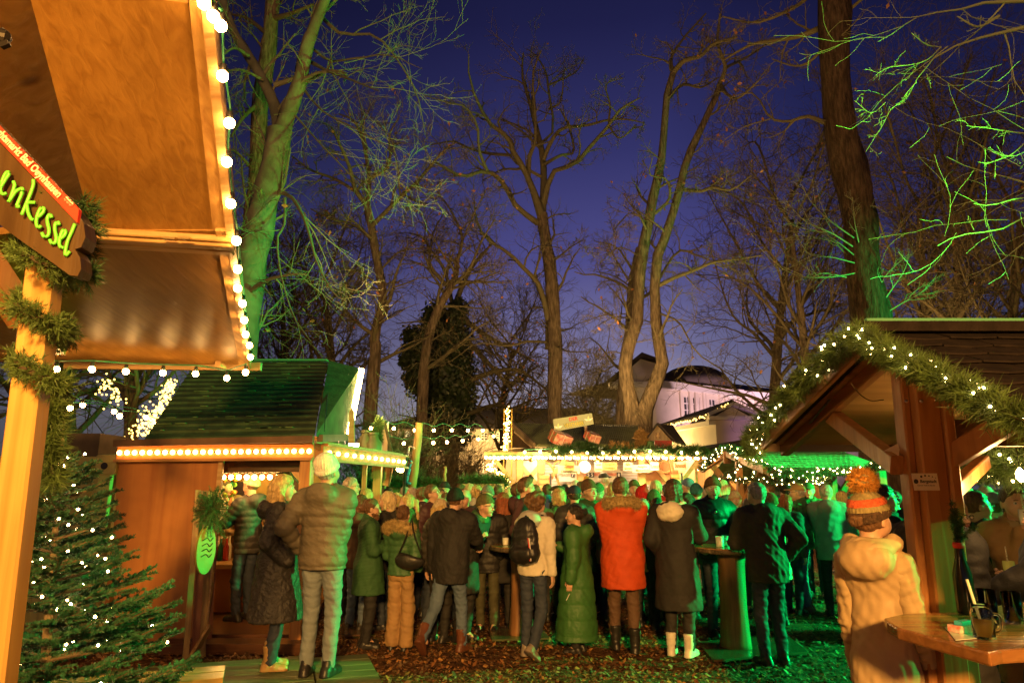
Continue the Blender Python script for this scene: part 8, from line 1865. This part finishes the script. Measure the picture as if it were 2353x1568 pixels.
# left middle
P('man with hair bun, beard and glasses in long dark overcoat holding a snack', 852, 1146, 7.75, -74, ccol=CL['forest'], hem=.62, flare=.05, hair='bun', hairm='brown', glasses=True, beard=True, L='cup', R='cup', legs=CL['black'])
P('blonde bob-haired woman in black coat facing left near the awning post', 893, 1131, 8.7, 80, ccol=CL['black'], hem=.75, hair='bob', hairm='lightblonde', L='fold', R='pocket', fem=1, hood=True)
P('woman with bun, fur-trimmed hood and wide tan trousers, back turned', 926, 1162, 7.6, -14, ccol=SHINY['green'], puff=1, spacing=.07, hem=.90, hair='bun', hairm='brown', hood='fur', hoodm=FUR['tan'], L='cup', R='pocket', legs=CL['camel'], skirt=True, fem=1, shoem=LEATH['black'], build=.92)
P('blonde ponytailed woman facing left in glossy patched jacket', 938, 1136, 8.5, 84, ccol=SHINY['forest'], puff=1, hem=.82, hair='pony', hairm='blonde', L='fold', R='pocket', fem=1, scarf=CL['forest'])
P('man with glasses in plum puffer jacket looking down to the right', 993, 1113, 8.8, -112, ccol=SHINY['plum'], puff=1, hem=.8, hair='short', hairm='brown', glasses=True, L='down', R='pocket', hood=True, head=(0, -18), thick=.012)
P('woman with long fair hair in cream beanie and dark puffer with sleeve badge', 1013, 1147, 8.0, -35, ccol=SHINY['charcoal'], puff=1, hem=.84, hair='long', hairm='blonde', hat='beanie', hatm=KNIT['beige'], L='down', R='pocket', hood=True, fem=1, legs=CL['black'])
P('broad man in black jacket and ribbed dark beanie stepping to the first log table', 1046, 1131, 7.55, -24, ccol=CL['black'], hem=.74, hair='short', hat='ribbed', hatm=KNIT['black'], lean=7, L='down', R='reach', hood=True, legs=CL['denim'], shoe='boot', shoem=LEATH['brown'], build=1.14, kick=(-1, -.42, .22, .75), step=(0, .12), thick=.012)
P('woman in dark beanie and glasses bending over the first log table', 1117, 1157, 7.9, -118, ccol=CL['black'], hem=.55, lean=26, hair='short', hairm='blonde', hat='beanie', hatm=KNIT['olive'], glasses=True, L='fold', R='cup', scarf=CL['forest'], fem=1, shoe='boot', head=(0, -12), legs=CL['black'], fh=1.62)
P('tall man with glasses and swept hair in dark coat facing right behind the backpack', 1206, 1098, 8.5, -95, ccol=CL['plum'], hem=.8, hair='quiff', hairm='brown', glasses=True, L='pocket', R='pocket', hood=True, thick=.01)
bp = P('curly-haired young person in pale colour-block jacket wearing a black backpack', 1232, 1137, 7.45, -28, ccol=CL['cream'], hem=.86, hair='curly', hairm='curly', lean=8, L='table', R='down', hood='panel', hoodm=CL['lightgrey'], legs=CL['darkdenim'], shoem=LEATH['grey'], head=(-20, -8), kick=(1, -.20, .14, .6), step=(.0, 0), build=.95)
def backpack(info):
    rt = info['root']; o = empty('backpack', world_pt(info, (0, -.22, 1.0)), 'black backpack with a red and white side stripe on the curly-haired person', 'backpack')
    T = info['T']; sc = info['sc']
    s = SD((-.24, -.50, .85), (.24, 0, 1.60), .011); s.ell(T((0, -.235, 1.22)), (.150, .085, .235), .05); s.cone(T((-.08, -.23, 1.08)), T((.08, -.23, 1.08)), .10, .10, .05, sy=1.1); s.cone(T((-.07, -.285, 1.08)), T((.07, -.285, 1.08)), .06, .06, .04)
    V, Q = s.mesh(); V = wrinkle(smooth_mesh(V, Q, 1), Q, .003, 30, 3); R = rotz(rt.rotation_euler[2]); W = V @ R.T + np.array(rt.location) - np.array(o.location)
    link('pack', mesh_from(W, Q, 'pack'), M('backpack_black', (.02, .018, .018), .35, .1, 20, .2), o)
    def wp(p): return np.array(rt.location) + R @ T(p)
    mb = MB()
    for sd in (-1, 1): mb.tube(spline([wp((sd * .085, -.17, 1.38)), wp((sd * .115, -.07, 1.51)), wp((sd * .135, .08, 1.44)), wp((sd * .15, .10, 1.25))], 14), .018, 6)
    mb.tube(spline([wp((-.03, -.22, 1.44)), wp((0, -.25, 1.49)), wp((.03, -.22, 1.44))], 8), .008, 5); mb.build('strap', M('backpack_black', (.02, .018, .018), .35), o, smooth=True)
    for dx, m_ in ((.0, CL['red']), (.012, CL['white'])):
        mb = MB(); mb.tube(spline([wp((.085 + dx, -.338 + dx * .5, 1.24)), wp((.105 + dx, -.325, 1.12)), wp((.110 + dx, -.305, 1.0))], 8), .0055, 5); mb.build('stripe', m_, o)
backpack(bp)
gw = P('short-haired woman in floor-length green puffer coat talking with raised hand', 1322, 1161, 7.5, 68, ccol=SHINY['forest'], hem=.16, flare=.075, puff=.7, spacing=.15, hair='short', hairm='black', L='down', R='gesture', fem=1, hood=True, head=(8, 0), thick=.014, legs=CL['black'])
mb = MB(); c = world_pt(gw, gw['wr'][-1] + [0, .03, -.13]); mb.tube([c + [.02, -.02, 0], c + [-.02, -.05, -.06]], .004, 6); mb.build('cigarette', CL['white'], None, 'thin white cigarette held low by the woman in green', 'cigarette')
op = P('person in bright orange parka with a wide fur-trimmed hood, back turned', 1424, 1097, 7.55, -4, ccol=CL['orange'], hem=.63, flare=.03, hair='short', hairm='brown', hood='fur', hoodm=FUR['tan'], L='fold', R='fold', legs=CL['brown'], thick=.022, build=1.02, shoe='boot', step=(.1, -.05))
P('woman in long black coat with pale hood lying back and chunky white boots', 1545, 1104, 7.35, -32, ccol=CL['black'], hem=.46, flare=.08, puff=.35, spacing=.16, hair='bob', hairm='darkbrown', hood='panel', hoodm=CL['cream'], L='pocket', R='table', legs=CL['black'], shoe='boot', shoem=LEATH['white'], fem=1, scarf=CL['forest'], thick=.012)
P('man in brown knit beanie and black puffer facing the camera at the second log table', 1634, 1098, 8.35, -168, ccol=SHINY['black'], puff=1, spacing=.10, hem=.84, hair='short', hairm='grey', hat='ribbed', hatm=KNIT['brown'], scarf=CL['cream'], L='table', R='hip', legs=CL['darkdenim'], head=(-18, 0), thick=.012, build=1.08)
P('grey-haired man in olive-black anorak leaning on the second log table', 1738, 1118, 7.1, 12, ccol=CL['darkolive'], hem=.78, lean=8, hair='short', hairm='grey', hood=True, L='table', R='hip', legs=CL['darkdenim'], build=1.12, thick=.014, head=(10, 0))
P('woman in long pale yellow coat and knitted hat behind the grey-haired man', 1768, 1134, 8.9, 30, ccol=SHINY['cream'], puff=.7, spacing=.12, hem=.62, flare=.1, hair='short', hairm='blonde', hat='ribbed', hatm=KNIT['olive'], hood=True, L='pocket', R='hip', fem=1, legs=CL['black'])
P('man in green quilted vest, brown cap and jeans facing left', 1832, 1112, 9.9, 62, ccol=SHINY['green'], puff=1, spacing=.1, hem=.86, hair='short', hairm='grey', hat='cap', hatm=CL['camel'], glasses=True, L='pocket', R='pocket', legs=CL['denim'], shoem=LEATH['brown'], build=1.08, sleevem=CL['forest'])
P('grey-haired man in pale green-lit hooded anorak bending forward', 1897, 1113, 9.6, -18, ccol=CL['grey'], hem=.74, lean=6, hair='short', hairm='grey', hood=True, L='fold', R='fold', legs=CL['black'], build=1.08, thick=.014)
P('older man in green cap and glasses with upright collar behind the vest wearer', 1857, 1110, 11.2, 150, ccol=CL['forest'], hem=.8, hair='short', hairm='white', hat='cap', hatm=CL['forest'], glasses=True, scarf=CL['forest'])
# right foreground
pm = P('woman in beige quilted coat and orange pompom hat turned toward the pavilion', 1990, 1118, 3.38, -46, ccol=M('tan_puffer', (.42, .29, .15), .6, .1, 6, .35, bscale=9, dist=.02), hem=.40, flare=.05, puff=.55, spacing=.15, hair='bun', hairm='brown', hat='pom', hatm=KNIT['mottled'], L=(.18, .10, .88), R=(.18, .12, .88), hood='panel', hoodm=M('tan_hood', (.44, .31, .17), .65, .1, 6, .3, bscale=10, dist=.02), fem=1, head=(-16, 0), thick=.0, legs=CL['beige'], wr_amp=.9, squash=1.15, build=.70, fh=1.60, sleevem=M('tan_sleeve', (.40, .28, .14), .75, .1, 9, .3, bscale=20))
def hat_details(info):
    for (za, zb, m_, nm) in ((.085, .125, KNIT['red'], 'red_band'), (.018, .060, KNIT['brown'], 'dark_band')):
        s = SD((-.19, -.23, -.12), (.19, .24, .29), .006); s.ell((0, -.018, .045), (.1035 if za < .05 else .099, .1235 if za < .05 else .118, .124), .01, noise=(.003, 110)); s.cut((0, 0, za), (0, .30 if za < .05 else .15, -1), .006); s.cut((0, 0, zb), (0, -.15, 1), .006); V, Q = s.mesh()
        V = V * info['sc'] @ info['RH'].T + info['HC']; o = link(nm, mesh_from(V, Q, nm), KNIT['orange'] if nm == 'x' else (M('knit_coral', (.72, .13, .05), .9, .3, 60, .8) if za > .05 else M('knit_peat', (.10, .055, .03), .9, .5, 70, .9)), [c for c in info['root'].children if c.name.startswith('hat')][0])
    s = SD((-.1, -.14, .10), (.1, .08, .30), .005); s.ell((0, -.035, .205), (.060, .060, .056), .01, noise=(.009, 120)); V, Q = s.mesh(); V = wrinkle(V, Q, .003, 90, 3) * info['sc'] @ info['RH'].T + info['HC']
    rng = np.random.RandomState(3); k = rng.randint(0, len(V), 2600); cc = V.mean(0); c = V[k]; d = c - cc; d /= np.linalg.norm(d, axis=1, keepdims=True); d += rng.normal(0, .4, d.shape); s_ = np.cross(d, rng.normal(size=d.shape)); s_ /= np.linalg.norm(s_, axis=1, keepdims=True)
    W = np.stack([c - s_ * .0016, c + s_ * .0016, c + d * .018], 1).reshape(-1, 3); n = len(V)
    me = make_mesh('pompom', np.vstack([V, W]), [Q, np.arange(len(W)).reshape(-1, 3) + n]); link('pompom', me, KNIT['orange'], [c for c in info['root'].children if c.name.startswith('hat')][0])
hat_details(pm)
P('big man with glasses in plain black coat standing behind the pavilion post', 2120, 1122, 4.1, -62, ccol=CL['black'], hem=.62, hair='short', hairm='darkbrown', glasses=True, hood=True, L='pocket', R='pocket', build=1.22, thick=.03, legs=CL['darkolive'])
P('dark-haired man with glasses in black coat looking right before the trunk', 2024, 1115, 6.2, -100, ccol=CL['black'], hem=.7, hair='short', hairm='darkbrown', glasses=True, hood=True, L='pocket', R='pocket')
P('man with glasses in black open jacket seated row behind the pavilion, facing right', 2236, 1130, 5.6, -98, ccol=CL['black'], hem=.8, hair='short', hairm='brown', glasses=True, hood=True, L='table', R='pocket', build=1.1)
P('person in beige hooded jacket and grey flat cap facing away to the right', 2282, 1133, 6.1, -60, ccol=CL['tan'], hem=.8, hair='short', hairm='brown', hat='cap', hatm=CL['grey'], hood=True, L='pocket', R='table')
wd = P('dark-haired woman in camel coat drinking through a striped straw at right', 2322, 1118, 4.9, 168, ccol=CL['camel'], hem=.40, flare=.06, hair='pony', hairm='darkbrown', L='pocket', R='mouth', scarf=CL['tan'], fem=1, thick=.008)
held_cup(wd, 1, 'plastic cup with pale drink and striped straw at the dark-haired woman\'s mouth', WM, .034, .10, 'drinking_cup', straw=True)
mb = MB(); q = world_pt(wd, (.20, .12, .93)); mb.box(q, (.22, .09, .13)); mb.build('bag', LEATH['brown'], None, 'small brown shoulder bag on the camel coat', 'handbag', bevel=.03)
P('person in heavy black coat cut off by the right picture edge', 2400, 1140, 3.9, 60, ccol=SHINY['black'], hem=.5, hair='short', hairm='darkbrown', L='reach', R='hip', build=1.15, thick=.02)
ws = P('woman with pale cup and straw glimpsed just right of the post', 2184, 1150, 4.9, -160, ccol=CL['olive'], hem=.8, hair='long', hairm='blonde', glasses=True, R='pocket', L='cup', fem=1)
held_cup(ws, -1, 'clear cup with green-lit lemonade and striped straw right of the post', M('lemon_cup', (.6, .65, .2), .2, 0, bump=0), .034, .10, 'drinking_cup', straw=True)

# bag on the fur-hood woman
def crossbag(info_label, label, u, v, Y, mat):
    c = at(u, v, Y); r = empty('shoulder_bag', c, label, 'handbag'); s = SD(c - .3, c + .3, .012); s.ell(c, (.16, .07, .10), .03); s.cut(c + [0, 0, .05], (.3, 0, 1), .02); V, Q = s.mesh(); o = link('pouch', mesh_from(V - np.array(c), Q, 'pouch'), mat, r)
    mb = MB(); mb.tube(spline([c + [-.13, 0, .04], c + [-.05, -.02, .22], c + [.0, .02, .42]], 10), .008, 4); mb.tube(spline([c + [.12, 0, .04], c + [.04, -.02, .25], c + [.0, .02, .42]], 10), .008, 4); mb.build('strap', mat, r)
crossbag('', 'black shoulder bag at the hip of the wide-trousered woman', 942, 1285, 7.42, LEATH['black'])

# ------------------------------------------------------------------ crowd further back (shared meshes, own materials)
CROWD = [  # u, top v, Y, rz, hair, hairmat, hat, hatmat, coat, glasses, key, label
 (806, 1097, 9.2, -100, 'short', 'grey', None, None, 'forest', 1, 'grey-haired man with glasses right of the quilted-jacket man'),
 (813, 1117, 10.2, 10, 'thin', 'lightblonde', None, None, 'tan', 0, 'fair balding head just below the grey-haired man'),
 (820, 1126, 9.6, 20, 'short', 'black', None, None, 'black', 0, 'black-haired head beside the quilted shoulder'),
 (841, 1124, 9.3, 15, 'bob', 'blonde', None, None, 'olive', 0, 'blonde bob seen from behind left of the awning post'),
 (829, 1138, 8.6, -20, 'long', 'brown', None, None, 'brown', 0, 'long brown hair behind the man with the bun'),
 (892, 1121, 11.5, 170, 'short', 'black', None, None, 'charcoal', 0, 'dark-haired man facing us before the green planter'),
 (911, 1137, 10.3, 30, 'curly', 'blonde', None, None, 'brown', 0, 'curly blond head between the bob and the ponytail'),
 (949, 1120, 9.7, 110, 'short', 'grey', None, None, 'green', 0, 'short grey-haired man looking up to the left'),
 (971, 1119, 9.6, -40, 'short', 'brown', None, None, 'tan', 0, 'brown crop seen from behind left of the plum jacket'),
 (1009, 1121, 10, -150, 'short', 'brown', None, None, 'navy', 0, 'young man with short brown hair right of the plum jacket'),
 (1022, 1107, 11.5, 175, 'short', 'grey', 'fedora', CL['black'], 'green', 1, 'bearded man in a broad black hat before the planter'),
 (1024, 1132, 9.4, -10, 'short', 'brown', None, None, 'charcoal', 0, 'back of a short brown head below the black hat'),
 (1043, 1121, 10.4, 0, 'bald', 'grey', None, None, 'beige', 0, 'bald head from behind right of the black hat'),
 (1068, 1124, 8.9, 165, 'thin', 'grey', None, None, 'plum', 1, 'bald man with glasses facing us right of the ribbed beanie'),
 (1078, 1111, 12.5, 20, 'short', 'lightblonde', None, None, 'camel', 0, 'cropped fair head at the left end of the pale planter'),
 (1094, 1115, 9.8, 25, 'pony', 'blonde', None, None, 'lightgrey', 0, 'blonde ponytail over a pale collar'),
 (1120, 1117, 9.6, 160, 'short', 'grey', 'beanie', KNIT['grey'], 'charcoal', 1, 'person in grey beanie under the star light'),
 (1121, 1138, 8.6, 170, 'short', 'brown', 'snapback', CL['black'], 'black', 0, 'youth in black lettered cap above the bending woman'),
 (1155, 1133, 8.7, 12, 'long', 'red', None, None, 'black', 0, 'woman with long auburn hair in black coat, back turned'),
 (1169, 1121, 11.2, 0, 'bob', 'lightblonde', None, None, 'olive', 0, 'light blonde bob far behind the auburn hair'),
 (1188, 1110, 9.9, -60, 'short', 'brown', None, None, 'navy', 0, 'brown head left of the tall man with swept hair'),
 (1240, 1130, 9.2, 20, 'short', 'darkbrown', None, None, 'brown', 0, 'dark head right behind the swept-hair man'),
 (1283, 1114, 11, 60, 'short', 'grey', 'flatcap', CL['olive'], 'olive', 0, 'man in olive flat cap at the price list'),
 (1284, 1123, 9.4, 60, 'bob', 'blonde', None, None, 'green', 0, 'blonde bob in green-lit padded jacket below the flat cap'),
 (1297, 1113, 12.3, 0, 'short', 'black', None, None, 'black', 0, 'dark round head between flat cap and blue cap'),
 (1320, 1116, 8.9, 8, 'short', 'darkbrown', 'cap', CL['navy'], 'charcoal', 0, 'man in dark blue cap with hooded jacket, back turned'),
 (1353, 1104, 9.4, -150, 'short', 'grey', 'slouch', KNIT['brown'], 'forest', 1, 'bespectacled man in tall ribbed brown beanie'),
 (1374, 1111, 12, 0, 'short', 'grey', 'beanie', KNIT['green'], 'tan', 0, 'pale green cap right of the ribbed beanie'),
 (1321, 1104, 13.8, 0, 'short', 'white', 'beanie', KNIT['white'], 'white', 0, 'white hat glowing in front of the stall shutter'),
 (1334, 1106, 13.4, 0, 'bun', 'brown', None, None, 'tan', 0, 'brown hair bun by the white hat'),
 (1346, 1097, 13.9, 0, 'short', 'brown', 'pom', KNIT['orange'], 'cream', 0, 'small pompom hat before the menu board'),
 (1386, 1086, 14.4, -60, 'short', 'white', 'cap', CL['charcoal'], 'cream', 0, 'man in pale jacket and dark cap standing high at the stall counter'),
 (1456, 1104, 11, 170, 'short', 'brown', 'beanie', KNIT['olive'], 'forest', 0, 'person in olive beanie facing us right of the orange parka'),
 (1474, 1109, 9.6, -30, 'short', 'brown', 'pointed', KNIT['red'], 'forest', 0, 'person in red pointed hood right of the orange parka'),
 (1506, 1105, 11.2, 20, 'bob', 'lightblonde', None, None, 'red', 0, 'fair-haired woman with red collar beyond the pointed hood'),
 (1502, 1126, 9.4, 0, 'short', 'darkbrown', 'beanie', KNIT['green'], 'green', 0, 'green hooded person behind the white-hooded woman'),
 (1509, 1144, 8.6, -15, 'short', 'brown', None, None, 'black', 0, 'fur-collared person hidden beside the white-hooded woman'),
 (1580, 1100, 12.2, 20, 'short', 'grey', 'beanie', KNIT['blue'], 'navy', 0, 'light blue beanie left of the facing man'),
 (1599, 1112, 10.4, 10, 'short', 'brown', 'beanie', KNIT['teal'], 'green', 0, 'teal beanie just left of the facing man'),
 (1577, 1134, 9.4, 100, 'long', 'darkbrown', None, None, 'brown', 0, 'long dark hair between white-hooded woman and facing man'),
 (1660, 1104, 11.4, 10, 'long', 'lightblonde', None, None, 'charcoal', 0, 'long pale hair right behind the facing man'),
 (1687, 1130, 9.9, 175, 'long', 'blonde', 'beanie', KNIT['beige'], 'camel', 0, 'woman in beige beanie facing us at the small pavilion post'),
 (1740, 1109, 12.1, 0, 'short', 'darkbrown', 'cap', CL['black'], 'charcoal', 0, 'dark cap under the small pavilion garland'),
 (1766, 1107, 12.3, 20, 'short', 'brown', None, None, 'black', 0, 'tall dark head under the middle of the small pavilion'),
 (1803, 1137, 9.7, -20, 'long', 'red', None, None, 'plum', 0, 'long red-brown hair left of the quilted vest'),
 (1806, 1116, 11.2, 0, 'short', 'black', 'beanie', KNIT['black'], 'black', 0, 'black beanie between small pavilion posts'),
 (1932, 1128, 10.6, -30, 'short', 'blonde', None, None, 'grey', 0, 'person in pale green padded coat right of the bending man'),
 (1954, 1112, 13, 0, 'short', 'brown', None, None, 'navy', 0, 'brown head under the right end of the green roof'),
 (1982, 1111, 12, 20, 'short', 'darkbrown', None, None, 'olive', 0, 'dark head left of the orange pompom'),
 (1966, 1100, 15.5, 0, 'short', 'black', None, None, 'charcoal', 0, 'far dark head beneath the lit garland'),
 (1992, 1105, 15.5, 0, 'short', 'brown', 'pom', KNIT['beige'], 'plum', 0, 'far pompom hat beneath the shed garland'),
 (1705, 1113, 13, 0, 'curly', 'brown', None, None, 'tan', 0, 'curly head left of the dark cap under the pavilion'),
 (1780, 1118, 13.4, 10, 'bob', 'grey', None, None, 'grey', 0, 'grey bob deep under the small pavilion'),
 (1918, 1110, 14, 0, 'bob', 'brown', None, None, 'black', 0, 'brown bob behind the pale padded coat'),
 (1530, 1112, 13, 0, 'short', 'black', None, None, 'navy', 0, 'dark head behind the white-hooded woman'),
 (1405, 1110, 12.6, 0, 'bob', 'blonde', None, None, 'white', 0, 'fair head left behind the orange parka hair'),
 (1440, 1113, 13.2, 20, 'short', 'grey', None, None, 'tan', 0, 'grey head right behind the orange parka hood'),
 (1256, 1112, 12.2, 0, 'short', 'brown', None, None, 'blue', 0, 'brown head by the left post of the stall'),
 (1230, 1114, 12.8, 0, 'bob', 'red', None, None, 'beige', 0, 'auburn bob behind the swept-hair man'),
 (1144, 1114, 12.4, 0, 'short', 'brown', None, None, 'navy', 0, 'short brown head right of the star foot'),
 (930, 1118, 12.2, 10, 'short', 'grey', None, None, 'charcoal', 0, 'grey head left of the man looking up'),
 (872, 1120, 12.4, 0, 'long', 'brown', None, None, 'camel', 0, 'long brown hair between the two awning posts'),
 (860, 1128, 10.6, 0, 'short', 'darkbrown', 'beanie', KNIT['black'], 'black', 0, 'black beanie behind the man with the bun'),
 (1058, 1113, 12.8, 0, 'short', 'brown', 'beanie', KNIT['brown'], 'olive', 0, 'brown beanie by the yellow stake'),
 (2052, 1128, 9, 0, 'short', 'black', None, None, 'black', 0, 'black-clad head before the massive trunk'),
 (2210, 1120, 8.2, 170, 'curly', 'blonde', None, None, 'green', 0, 'curly green-lit head deep in the right pavilion'),
 (2262, 1118, 9, 170, 'short', 'grey', 'beanie', KNIT['grey'], 'charcoal', 0, 'grey beanie far back in the right pavilion'),
 (2350, 1125, 8, 100, 'bob', 'brown', None, None, 'tan', 0, 'brown bob at the right edge behind the drinking woman'),
 (1394, 1140, 9.2, -10, 'short', 'blonde', None, None, 'tan', 0, 'person in tan coat between green coat and orange parka'),
 (1475, 1150, 8.9, 0, 'short', 'grey', None, None, 'beige', 0, 'beige-coated person right behind the orange parka'),
 (1620, 1118, 11.6, 0, 'short', 'grey', None, None, 'grey', 0, 'grey-coated person hidden behind the facing man'),
]
_var = [('fold', 'down', .8), ('pocket', 'pocket', .75), ('down', 'cup', .6), ('down', 'down', .84)]
for i, (u, vt, Y, rz, hr, hm, hat, hatm, cc, gl, lab) in enumerate(CROWD):
    near = Y < 10
    if abs(rz) < 35 and 'behind' not in lab and 'back' not in lab: rz += (i * 53) % 110 - 55
    a, b_, hm_ = _var[i % 4]; pos, h = by_head(u, vt, Y)
    ext = {'pom': .10, 'slouch': .035, 'beanie': .02, 'pointed': .08, 'fedora': .03}.get(hat, .012)
    hh = h - ext; hh = min(max(hh, 1.5), 1.95)
    if h - ext > 1.95: pos[2] = h - ext - 1.95
    sc_q = round(hh, 2); key = ('c', i % 4, hr, hat, .0)
    lg = [CL['black'], CL['darkdenim'], CL['navy'], CL['charcoal'], CL['denim'], CL['olive']][i % 6]
    shiny = cc in SHINY and i % 2
    info = person(lab, pos, rz, h=hh, hair=hr, hairm=hm, hat=hat, hatm=hatm, ccol=SHINY[cc] if shiny else CL[cc], hem=hm_, L=a, R=b_, legs=lg, glasses=bool(gl), beard='bearded' in lab, hood=True if i % 3 else None, detail=1 if near else 0,
                  thick=.006, head=((i * 37) % 40 - 20, -4) if abs(rz) < 90 else (0, -4), group='visitors standing in the crowd', fem=1 if hr in ('bob', 'long', 'bun', 'pony') else 0, puff=.8 if shiny else 0)
    if 'lettered cap' in lab:
        c = world_pt(info, info['HC'] + np.array([0, .108, .085])); cp = [o for o in info['root'].children if o.name.startswith('hat')][0]
        me = text_mesh('HIL', .045, 'lettering', .002, True); co = np.array([v.co for v in me.vertices]); R = np.array([[-1, 0, 0], [0, 0, 1], [0, 1, 0]], float).T
        W = np.stack([-co[:, 0], .100 + co[:, 2] - co[:, 0] ** 2 * 5 - .0, .092 + co[:, 1]], 1); W = W * info['sc'] @ info['RH'].T + info['HC']
        for v, w in zip(me.vertices, W): v.co = w
        link('lettering', me, CL['white'], cp)
